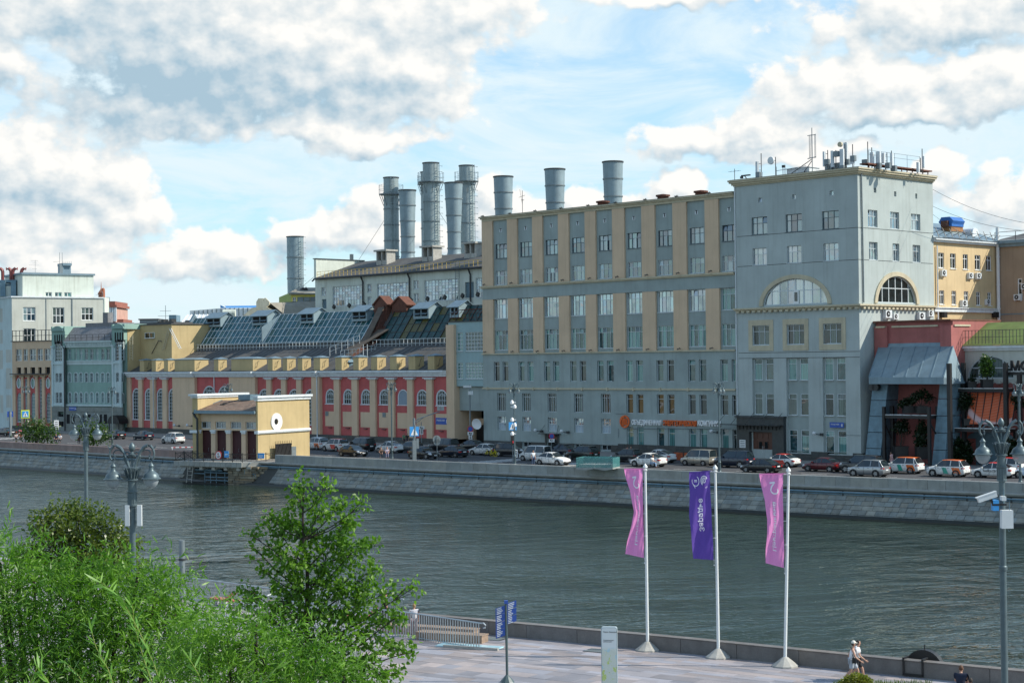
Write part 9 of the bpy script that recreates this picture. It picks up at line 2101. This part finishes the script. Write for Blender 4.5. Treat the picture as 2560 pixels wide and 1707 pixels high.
 for h_,k_,a_ in((hipL,knL,anL),(hipR,knR,anR)):
  if shorts or dress: ll.append(([pel,h_,lp(h_,k_,.5),lp(h_,k_,.92)],[(.165,.13),.125,.115,.10]))
  else: ll.append(([pel,h_,lp(h_,k_,.5),k_,lp(k_,a_,.5),lp(k_,a_,.97)],[(.16,.125),.115,.1,.078,.07,.065]))
 obj('shorts' if shorts else ('skirt' if dress else 'trousers'),skinmesh(ll,cloth('leg_'+ln,legs)),r)
 mb=MB()
 for a_,t_ in((anL,toL),(anR,toR)): mb.tube([(a_[0]-.06,a_[1],max(.04,a_[2]-.03)),(lp(a_,t_,.5)[0],a_[1],max(.04,t_[2]+.012)),(t_[0]+.05,t_[1],max(.03,t_[2]))],[.045,.048,.03],7)
 obj('shoes',mb.mesh(MT['sign_white'] if fine else HAIR,True),r)
 if bag:
  mb=MB(); mb.box(-.02,.14,-.30,-.22,.84,1.06); mb.tube([(.05,-.25,1.04),(-.02,-.16,1.25),(-.03,.0,1.46),(.0,.12,1.44)],.014,5); mb.tube([(.05,-.25,1.04),(.14,-.1,1.28),(.1,.08,1.44)],.014,5); obj('shoulder_bag',mb.mesh(MT['steel_black']),r)
 return r
g_=gnd(2131,1703,ZN); person('man in white cap, sleeveless white shirt and pale shorts walking right with a black bag',g_,-.12,'walk',(.72,.73,.76),(.42,.46,.52),cap=(.72,.68,.6),hgt=1.70,shorts=True,sleeveless=True,bag=True,fine=True,tn='white',ln='pale')
g_=gnd(2143,1699,ZN); person('second walker in a white shirt, half hidden behind the man in the cap',g_,-.12,'walk',(.74,.74,.76),(.03,.03,.035),hgt=1.66,fine=True,tn='white2',ln='black',shorts=True)
g_=gnd(2402,1712+45,ZN); person('man in a navy shirt sitting at the bottom edge, seen from behind',g_+Vector((0,.0,.12)),1.1,'sit',(.012,.018,.04),(.05,.05,.06),hair=mat('hair_brown',(.11,.05,.025),.7,.1,9),hgt=1.75,fine=True,tn='navy',ln='dark')
g_=gnd(2432,1712+62,ZN); person('dark-haired person crouching right of the man in navy, barely in the frame',g_+Vector((0,0,-.02)),2.0,'sit',(.02,.02,.02),(.03,.03,.03),hgt=1.6,fine=True,tn='black',ln='black')
o=gnd(2415,1770,ZN); r=root('park_bench',o,'wooden bench under the two seated people, at the bottom edge','bench',None,.0)
for k in range(3): mb=MB(); mb.box(-1.2,1.2,-.3+k*.2,-.12+k*.2,.42,.47); obj('plank',mb.mesh(MT['wood_bench']),r)
for x in(-1.0,1.0): mb=MB(); mb.box(x-.05,x+.05,-.25,.25,0,.42); obj('leg',mb.mesh(MT['steel_dark']),r)
far=[('woman in a pale pink dress standing before the canopy legs',2229,1168,2.6,'stand',(.62,.38,.38),(.62,.38,.38),dict(dress=True,tn='pink',ln='pink',hgt=1.7)),
('person in a bright blue top under the near right lamp',2483,1163,-1.4,'stand',(.05,.25,.6),(.02,.02,.02),dict(tn='blue',ln='black')),
('man in a white shirt behind the black hatchback',1578,1152,-1.9,'stand',(.68,.7,.74),(.05,.06,.08),dict(tn='whites',ln='dark')),
('person in a rose top left of the man in the white shirt',1568,1151,.5,'stand',(.5,.22,.22),(.04,.04,.05),dict(tn='rose',ln='dark')),
('man in a white shirt and jeans walking beside the white van',1333,1163,-1.2,'stand',(.70,.72,.74),(.06,.10,.18),dict(tn='white3',ln='jeans')),
('seated woman with fair hair by the parapet left of the first flagpole',1630,1172,-.4,'sit',(.72,.70,.66),(.25,.35,.5),dict(hair=HAIRL,tn='cream',ln='jeans2')),
('man in a dark navy top sitting on the parapet left of the white one',141,1112,-1.6,'sit',(.02,.025,.06),(.03,.03,.04),dict(tn='navy2',ln='dark')),
('person in a white top sitting on the parapet right of the navy one',151,1112,-1.6,'sit',(.75,.75,.78),(.05,.05,.08),dict(tn='white4',ln='dark')),
('woman with long reddish hair sitting by the parapet under the street tree',197,1114,-1.3,'sit',(.10,.05,.04),(.04,.04,.04),dict(hair=mat('hair_red',(.25,.09,.03),.7),tn='brown',ln='dark')),
('person in a coral top sitting beside the left street tree',52,1106,-1.4,'sit',(.55,.14,.10),(.04,.05,.08),dict(tn='coral',ln='dark')),
('person in a pale top by the kerb near the far-left tree',40,1108,-1.2,'sit',(.60,.5,.5),(.04,.05,.08),dict(tn='pale',ln='dark')),
('woman in brown with long hair sitting at the parapet before the black sedan',953,1148,-1.5,'sit',(.16,.10,.07),(.05,.04,.04),dict(tn='brown2',ln='dark')),
('person in pale pink sitting right of the long-haired woman',968,1148,-1.5,'sit',(.5,.42,.48),(.2,.2,.3),dict(hair=mat('hair_pink',(.4,.12,.1),.7),tn='lilac',ln='grey')),
('person in green standing at the hall plinth behind the cars',1011,1113,-1.5,'stand',(.12,.22,.12),(.04,.04,.05),dict(tn='green',ln='dark')),
('person in black standing close to the one in green',1019,1113,-1.9,'stand',(.02,.02,.02),(.03,.03,.03),dict(tn='black2',ln='dark')),
('person in pink near the yellow crossing sign at far left',50,1097,-1.0,'stand',(.55,.14,.2),(.5,.6,.62),dict(tn='pink2',ln='pale2'))]
for lb,px,yb,rz,ps,tp,lg,kw in far:
 g_=gnd(px,yb,.12 if ps=='sit' else 0.0); 
 if ps=='sit': g_.z=.45 if px<220 else .3
 person(lb,g_,rz,ps,tp,lg,**kw)
g_=gnd(1036,1590,ZN); person('person in a pinkish white top standing behind the stair railing',g_,1.6,'stand',(.66,.62,.64),(.30,.22,.24),hair=HAIRL,hgt=1.6,tn='blush',ln='rose2')
g_=gnd(962,1566,ZN); person('person in a black cap and top seen through the right edge of the central tree',g_,.3,'stand',(.02,.02,.02),(.03,.03,.04),cap=(.015,.015,.015),hgt=1.75,tn='blackcap',ln='dark')
# ================================================================ TREES AND PLANTS
rng=np.random.default_rng(3)
def leafmat(name,c1,c2,tr=.35,gloss=.35,spec=.4):
 m=bpy.data.materials.new(name); m.use_nodes=True; t=m.node_tree; t.nodes.clear(); n=NT(t); g=n.n('ShaderNodeNewGeometry')
 r=g.outputs['Random Per Island']; r2=n.ramp(n.noise(g.outputs['Position'],.9,3,.6),.3,.7)
 col=n.mix(n.math('MULTIPLY_ADD',r,.6,n.math('MULTIPLY',r2,.4)),c1,c2)
 b=n.n('ShaderNodeBsdfPrincipled'); n.put(b.inputs['Base Color'],col); b.inputs['Roughness'].default_value=gloss; b.inputs['Specular IOR Level'].default_value=spec
 tl=n.n('ShaderNodeBsdfTranslucent'); n.put(tl.inputs[0],n.vm('MULTIPLY',col,(1.25,1.5,.6))); mx=n.n('ShaderNodeMixShader'); mx.inputs[0].default_value=tr
 t.links.new(b.outputs[0],mx.inputs[1]); t.links.new(tl.outputs[0],mx.inputs[2]); t.links.new(mx.outputs[0],n.n('ShaderNodeOutputMaterial').inputs[0]); MT[name]=m; return m
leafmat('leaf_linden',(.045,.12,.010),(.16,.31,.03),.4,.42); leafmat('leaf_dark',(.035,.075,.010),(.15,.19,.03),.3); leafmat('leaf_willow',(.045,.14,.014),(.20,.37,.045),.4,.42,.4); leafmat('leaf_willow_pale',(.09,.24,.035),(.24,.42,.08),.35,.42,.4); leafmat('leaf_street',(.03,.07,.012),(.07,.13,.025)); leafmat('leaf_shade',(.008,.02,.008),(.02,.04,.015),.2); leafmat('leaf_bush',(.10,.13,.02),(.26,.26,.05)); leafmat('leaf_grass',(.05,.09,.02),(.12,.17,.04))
mat('bark',(.045,.035,.028),.9,.3,6,.4,20)
BROAD=(np.array([(0,0,0),(.5,.28,.10),(1,0,0),(.5,-.28,.10)]),[(0,1,2,3)])
BROAD2=(np.array([(0,0,0),(.35,.38,.12),(.8,.22,.08),(1.05,0,-.05),(.8,-.22,.08),(.35,-.38,.12),(.5,0,0)]),[(0,6,1),(1,6,2),(2,6,3),(3,6,4),(4,6,5),(5,6,0)])
def WIL(curl,w=.07): 
 a=curl; v=[];x=z=0.0;ang=0.0
 for k in range(4):
  ww=(0.03,w,w*.85,.01)[k]; v+=[(x,-ww,z),(x,ww,z)]; x+=math.cos(ang)/3; z+=math.sin(ang)/3; ang+=a
 return (np.array(v),[(0,2,3,1),(2,4,5,3),(4,6,7,5)])
def rotmats(d,roll):
 d=d/np.linalg.norm(d,axis=1,keepdims=True); ref=np.tile([0,0,1.0],(len(d),1)); ref[np.abs(d[:,2])>.95]=[1,0,0]
 y=np.cross(ref,d); y/=np.linalg.norm(y,axis=1,keepdims=True); z=np.cross(d,y)
 c=np.cos(roll)[:,None];s=np.sin(roll)[:,None]; y2=y*c+z*s; z2=-y*s+z*c
 return np.stack([d,y2,z2],axis=2)
def leafcloud(name,pos,dirs,size,shape,m,parent,kind='stuff',origin=None):
 T_,F_=shape; n_=len(pos); R_=rotmats(dirs,rng.uniform(0,2*math.pi,n_)); 
 V=np.einsum('nij,kj->nki',R_,T_)*size[:,None,None]+pos[:,None,:]
 if origin is not None: V-=np.array(origin)
 V=V.reshape(-1,3); k=len(T_)
 fl=np.concatenate([np.array(q,dtype=np.int64) for q in F_]); per=np.array([len(q) for q in F_])
 loops=(fl[None,:]+(np.arange(n_)*k)[:,None]).ravel(); tot=np.tile(per,n_); st=np.concatenate([[0],np.cumsum(tot)[:-1]])
 me=bpy.data.meshes.new(name); me.vertices.add(len(V)); me.vertices.foreach_set('co',V.ravel().astype(np.float32)); me.loops.add(len(loops)); me.loops.foreach_set('vertex_index',loops.astype(np.int32)); me.polygons.add(len(tot)); me.polygons.foreach_set('loop_start',st.astype(np.int32)); me.polygons.foreach_set('loop_total',tot.astype(np.int32)); me.update(calc_edges=True); me.materials.append(MT[m])
 return obj(name,me,parent)
def clump_points(c,rad,nsp,per,spread,flat=1.0):
 d=rng.normal(size=(nsp,3)); d/=np.linalg.norm(d,axis=1,keepdims=True); r=rng.uniform(.25,1,nsp)**.6
 sp=np.array(c)+d*r[:,None]*np.array(rad)
 P_=np.repeat(sp,per,0)+rng.normal(size=(nsp*per,3))*spread; D_=rng.normal(size=(nsp*per,3))*.7+np.repeat(d,per,0)*.7+np.array([0,0,-.35]); return P_,D_,sp
def tree(name,label,cat,base,lobes,D,leaf,lsize,shape,dens,spread,trunk_r=.12,group=None,trunk_top=None,limbs=True,per=14,depthk=.8):
 "lobes: (px,py,rx_px,ry_px[,depth offset])"
 r=root(name,base,label,cat,group); Ps=[];Ds=[];mbt=MB(); top=None; bx=Vector(base); cs=[]
 for lb in lobes:
  px,py,rx,ry=lb[:4]; dd=lb[4] if len(lb)>4 else rng.uniform(-.6,.6)
  c=atd(px,py,D+dd); k=(D+dd)/f; R_=(rx*k,max(rx,ry)*k*depthk,ry*k); n_=max(4,int(dens*rx*ry/1000)); P_,D_,sp=clump_points(c,R_,n_,per,spread); Ps.append(P_);Ds.append(D_); cs.append((c,R_,sp))
 leafcloud('foliage',np.concatenate(Ps),np.concatenate(Ds),rng.uniform(.7,1.2,sum(map(len,Ps)))*lsize,shape,leaf,r,origin=base)
 if limbs:
  tt=Vector(trunk_top) if trunk_top else Vector((sum(c[0].x for c in cs)/len(cs),bx.y,max(c[0].z for c in cs)-.2))
  tp=[Vector((0,0,0))]; n_=8
  for i in range(1,n_+1): q=i/n_; p=(tt-bx)*q; tp.append(p+Vector((.12*math.sin(i*1.7),.1*math.cos(i*2.1),0))*(1-q*.5))
  mbt.tube(tp,[trunk_r*(1-.8*i/n_) for i in range(n_+1)],8)
  for c,R_,sp in cs:
   cl=c-bx; z0=max(.2*(tt.z-bx.z),min(cl.z-.3*abs(cl.x-tp[4].x)-R_[2]*.6,tt.z-bx.z-.1)); q=z0/(tt.z-bx.z); a=tp[min(n_,max(1,int(q*n_)))]
   m_=a.lerp(cl,.5)+Vector((0,0,-.12)); mbt.tube([a,m_,cl],[trunk_r*.45*(1-q*.6),trunk_r*.28*(1-q*.5),.012],5)
   for s_ in sp[:max(3,len(sp)//5)]: e_=Vector(s_)-bx; mbt.tube([m_.lerp(cl,.6),e_],[.018,.006],4)
  obj('trunk',mbt.mesh(MT['bark'],True),r)
 return r
DL=68; b0=gnd(762,1716,ZN); b0=Vector((atd(768,900,DL).x,DL,ZN))
lob=[(590,1525,16,14),(625,1335,14,10),(905,1262,12,12),(745,1205,22,28),(748,1245,34,28),(812,1228,14,40),(720,1290,40,26),(800,1275,36,36),(850,1262,22,26),(668,1287,22,10),(700,1330,34,30),(770,1320,50,40),(850,1325,44,34),(880,1290,16,30),(640,1375,18,14),(690,1378,28,24),(740,1385,48,40),(820,1385,52,42),(890,1370,40,34),(930,1358,26,14),(660,1430,22,16),(710,1440,40,34),(780,1450,56,44),(860,1445,54,42),(920,1430,36,30),(612,1470,18,12),(640,1500,34,22),(606,1500,20,12),(700,1500,50,36),(770,1510,60,44),(850,1510,60,42),(925,1490,44,34),(985,1475,34,16),(1035,1468,20,14),(640,1560,36,20),(700,1565,56,36),(780,1580,66,46),(860,1575,62,44),(930,1560,50,36),(985,1545,30,24),(720,1640,64,42),(800,1650,70,46),(880,1645,64,42),(945,1625,48,36),(1000,1610,36,22),(1035,1625,14,8),(800,1710,80,40),(900,1700,60,36),(970,1680,40,22),(700,1700,60,36)]
tree('linden_tree','tall young broad-leaved tree in the centre foreground with open airy branches','tree',b0,lob,DL,'leaf_linden',.19,BROAD2,14,.15,.14,trunk_top=(atd(757,1215,DL)),per=10)
DD=62; b1=Vector((atd(200,900,DD).x,DD,ZN))
lob=[(150,1275,46,20),(190,1268,40,22),(225,1282,44,24),(110,1295,34,20),(95,1318,22,12),(130,1320,60,34),(190,1320,60,40),(250,1315,44,34),(280,1325,30,22),(105,1345,30,20),(150,1370,60,36),(215,1370,60,36),(275,1365,44,30),(305,1350,18,14),(90,1375,40,18),(335,1345,14,22),(340,1370,20,16),(310,1395,40,24),(230,1410,70,40),(150,1420,80,40),(70,1400,60,24),(300,1430,50,30),(340,1420,24,26)]
tree('dark_leafed_tree','rounder dark olive tree with yellowish clusters behind the willow at left','tree',b1,lob,DD,'leaf_dark',.15,BROAD,26,.14,.15,trunk_top=atd(195,1290,DD),per=12)
def willow(label,base,lobes,D,n_per,size,m='leaf_willow',curl=.5):
 r=root('willow_tree',base,label,'tree','curly willows in the foreground'); P_=[];D_=[];A=None
 for (px,py,rx,ry) in lobes:
  k=D/f; c=np.array(atd(px,py,D)); n_=int(n_per*rx*ry/10000); nt=max(6,n_//9)
  d=rng.normal(size=(nt,3)); d/=np.linalg.norm(d,axis=1,keepdims=True); rr=rng.uniform(0,1,nt)**.4
  o=c+d*rr[:,None]*np.array((rx*k,rx*k*.8,ry*k))
  dirn=d*.6+rng.normal(size=(nt,3))*.6+np.array([0,0,.15]); dirn/=np.linalg.norm(dirn,axis=1,keepdims=True)
  for j in range(9):
   t_=j/9*size*5; q=o+dirn*t_+np.array([0,0,-.25])*(j/9)**2*size*3; P_.append(q+rng.normal(size=(nt,3))*size*.12); D_.append(dirn*.8+rng.normal(size=(nt,3))*.75+np.array([0,0,-.25]))
 P_=np.concatenate(P_);D_=np.concatenate(D_); sp=rng.integers(0,3,len(P_))
 parts_=[WIL(.55),WIL(-.35,.06),WIL(.15,.08)]
 for s_,shape in enumerate(parts_):
  w_=sp==s_; leafcloud('foliage',P_[w_],D_[w_],rng.uniform(.7,1.3,w_.sum())*size,shape,m,r,origin=base)
 mb=MB(); B_=Vector(base)
 tt=Vector((0,0,atd(lobes[0][0],lobes[0][1],D).z-base[2]))
 for (px,py,rx,ry) in lobes:
  c=atd(px,py,D)-B_; mb.tube([Vector((0,0,0)),Vector((0,0,c.z*.35)),c*.6+Vector((0,0,.3)),c],[.16,.12,.07,.02],6)
 obj('trunk',mb.mesh(MT['bark'],True),r); return r
b2=Vector((atd(120,900,27).x,27,ZN))
lobA=[(0,1405,110,60),(85,1452,110,55),(190,1475,100,55),(285,1475,90,55),(20,1500,150,80),(160,1510,160,80),(300,1500,130,80),(390,1480,80,60),(440,1520,60,60),(60,1600,200,90),(230,1610,200,90),(380,1600,150,90),(470,1600,60,60),(100,1690,240,80),(330,1690,220,80),(-30,1375,60,36),(345,1430,44,30),(40,1375,40,18)]
willow('large bright green curly-leaved willow crown filling the lower left corner',b2,lobA,27,1500,.14)
b3=Vector((atd(620,900,24).x,24,ZN))
lobB=[(520,1620,90,60),(600,1600,90,50),(560,1690,140,60),(660,1640,90,50),(690,1690,120,55),(790,1650,80,40),(800,1700,110,45),(500,1660,110,60),(640,1560,50,30),(570,1570,50,36),(860,1690,60,32),(930,1705,40,18)]
willow('lower curly willow crown spreading under the central tree',b3,lobB,24,1500,.13)
b4=Vector((atd(200,900,11).x,11,ZN)); 
def shoots(label,base,lines,D,m='leaf_willow_pale',lsz=.10):
 r=root('willow_branch',base,label,'branch'); P_=[];D_=[];mb=MB(); B_=Vector(base)
 for ln in lines:
  pts=[atd(px,py,D+dd) for px,py,dd in ln]; pts=smooth(resample(pts,.03),3); mb.tube([p-B_ for p in pts],[.004*(.4+.6*(1-i/len(pts))) for i in range(len(pts))],5)
  for i in range(2,len(pts)):
   p=pts[i]; t_=(pts[min(i+1,len(pts)-1)]-pts[i-1]).normalized()
   for _ in range(2 if i%2 else 1):
    a=rng.uniform(0,2*math.pi); sd=Vector((math.cos(a),math.sin(a)*.7,math.sin(a*2)*.5)); dd=t_*.9+sd*.8; P_.append(p); D_.append(dd)
 n_=len(P_); P_=np.array([tuple(p) for p in P_]);D_=np.array([tuple(p) for p in D_]); leafcloud('leaves',P_,D_,rng.uniform(.6,1.25,n_)*lsz,WIL(.12,.065),m,r,origin=base)
 obj('twigs',mb.mesh(mat('twig_green',(.22,.26,.05),.6),True),r)
shoots('long pale willow shoots rising close to the camera at bottom left',b4,[[(420,1760,0),(385,1660,0),(350,1580,.1),(300,1490,.2),(245,1450,.3)],[(300,1760,0),(270,1670,0),(240,1620,.1),(225,1560,.2)],[(400,1760,.3),(360,1650,.3),(335,1560,.3),(330,1500,.3)],[(150,1760,0),(120,1700,0),(90,1660,0)],[(60,1760,.2),(80,1690,.2),(110,1640,.2)],[(520,1760,.2),(500,1690,.2),(470,1640,.3)],[(230,1760,.1),(200,1690,.1),(160,1650,.2)],[(620,1770,.5),(640,1720,.5),(700,1660,.5)]],11)
for lb,px0,yb,lobs in(('left of the two round street trees across the river',90,1110,[(75,1075,22,22),(95,1062,20,18),(110,1080,26,24),(125,1090,18,18),(90,1095,26,14),(55,1085,14,12)]),('right of the two street trees across the river, behind the lamp shades',232,1115,[(225,1062,14,14),(215,1080,24,18),(245,1082,26,20),(262,1090,14,14),(235,1098,26,12)])):
 o=gnd(px0,yb,.1); tree('street_tree',lb,'tree',o,lobs,o.y,'leaf_street',.42,BROAD,75,.45,.12,'round street trees',per=8)
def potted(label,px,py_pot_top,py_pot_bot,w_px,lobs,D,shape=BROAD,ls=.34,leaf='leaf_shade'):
 o=atd(px,py_pot_bot,D); r=root('potted_plant',o,label,'potted plant'); k=D/f; w_=w_px*k/2; h_=(py_pot_bot-py_pot_top)*k
 mb=MB(); mb.box(-w_,w_,-w_,w_,0,h_); mb.box(-w_-.04,w_+.04,-w_-.04,w_+.04,h_-.12,h_+.01); obj('pot',mb.mesh(MT['steel_black']),r)
 Ps=[];Ds=[]; mb=MB()
 for (x,y,rx,ry) in lobs:
  c=atd(x,y,D); P_,D_,sp=clump_points(c,(rx*k,rx*k*.8,ry*k),max(5,int(rx*ry*.28)),8,.16); Ps.append(P_);Ds.append(D_); mb.tube([Vector((0,0,h_)),(c-o)*.5+Vector((.05,0,.1)),c-o],[.05,.04,.02],5)
 Ps=np.concatenate(Ps);Ds=np.concatenate(Ds); leafcloud('foliage',Ps,Ds,rng.uniform(.6,1.2,len(Ps))*ls,shape,leaf,r,origin=o); obj('stem',mb.mesh(MT['bark']),r)
c8p=lambda x,y:(2100+x*.29967,760+y*.29967)
def L8(*l): return [(c8p(a,b_)[0],c8p(a,b_)[1],rx*.29967,ry*.29967) for a,b_,rx,ry in l]
Dc=lambda px,t:CT.W(CT.P(px,1000,t)[0],t).y
def pp(lb,px,pt_,pb_,w_,lobs,t): x,y0=c8p(px,pt_);_,y1=c8p(px,pb_); potted(lb,x,y0,y1,w_*.29967,L8(*lobs),Dc(x,t))
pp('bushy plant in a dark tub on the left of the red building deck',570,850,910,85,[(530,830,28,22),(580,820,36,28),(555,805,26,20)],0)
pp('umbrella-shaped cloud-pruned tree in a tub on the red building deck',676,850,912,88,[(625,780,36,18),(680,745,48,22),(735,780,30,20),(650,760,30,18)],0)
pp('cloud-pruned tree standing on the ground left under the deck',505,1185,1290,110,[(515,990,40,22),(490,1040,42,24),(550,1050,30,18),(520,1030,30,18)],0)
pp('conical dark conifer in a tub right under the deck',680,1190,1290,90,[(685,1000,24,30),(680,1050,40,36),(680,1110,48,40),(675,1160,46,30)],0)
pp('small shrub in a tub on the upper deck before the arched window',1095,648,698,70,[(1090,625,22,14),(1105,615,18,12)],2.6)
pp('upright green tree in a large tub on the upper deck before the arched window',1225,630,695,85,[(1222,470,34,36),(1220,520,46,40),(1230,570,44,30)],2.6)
for r_ in list(COL.objects):
 if r_.get('label')=='upright green tree in a large tub on the upper deck before the arched window':
  for c in list(COL.objects):
   if c.parent==r_ and c.name.startswith('foliage'): c.data.materials[0]=MT['leaf_street']
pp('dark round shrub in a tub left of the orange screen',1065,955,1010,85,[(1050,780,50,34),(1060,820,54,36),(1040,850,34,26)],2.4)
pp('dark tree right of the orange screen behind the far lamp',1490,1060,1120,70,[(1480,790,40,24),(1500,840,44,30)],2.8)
def bush(label,cat,px,py,lobs,D,leaf,ls,shape=BROAD,base_z=0.0,dens=.5,name='bush'):
 o=atd(px,py,D); o.z=base_z; r=root(name,o,label,cat); Ps=[];Ds=[]; k=D/f
 for (x,y,rx,ry) in lobs: c=atd(x,y,D); P_,D_,sp=clump_points(c,(rx*k,rx*k*.8,ry*k),max(8,int(rx*ry*dens)),10,ls*.5); Ps.append(P_);Ds.append(D_)
 Ps=np.concatenate(Ps);Ds=np.concatenate(Ds); leafcloud('foliage',Ps,Ds,rng.uniform(.6,1.2,len(Ps))*ls,shape,leaf,r,origin=o)
 mb=MB(); mb.tube([(0,0,0),(.05,0,.5)],[.06,.03],6); mb.tube([(0,0,.1),(-.2,.05,.6)],[.04,.015],5); obj('stem',mb.mesh(MT['bark']),r)
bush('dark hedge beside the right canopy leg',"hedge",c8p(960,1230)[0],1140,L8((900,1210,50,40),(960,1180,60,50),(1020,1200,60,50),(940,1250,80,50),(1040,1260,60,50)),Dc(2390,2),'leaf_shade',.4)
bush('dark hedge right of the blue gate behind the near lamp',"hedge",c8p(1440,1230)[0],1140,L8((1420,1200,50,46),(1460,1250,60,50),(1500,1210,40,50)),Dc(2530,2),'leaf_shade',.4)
bush('yellow-green low bush below the walking man at the bottom edge','bush',2143,1706,[(2143,1704,30,16),(2125,1708,20,10),(2160,1708,16,10)],70.0,'leaf_bush',.11,BROAD,ZN,2.0)
o=gnd(2220,1716,ZN); P_=[];D_=[]
for i in range(1500): px=rng.uniform(2085,2330); py=rng.uniform(1706,1730); p=gnd(px,py,ZN); P_.append(tuple(p)); D_.append((rng.normal()*.3,rng.normal()*.3,1))
leafcloud('grass_strip',np.array(P_),np.array(D_),rng.uniform(.10,.24,len(P_)),WIL(.2,.05),'leaf_grass',None,origin=o).location=o
[tag(x,kind='stuff') for x in COL.objects if x.name=='grass_strip']
bpy.context.view_layer.update()
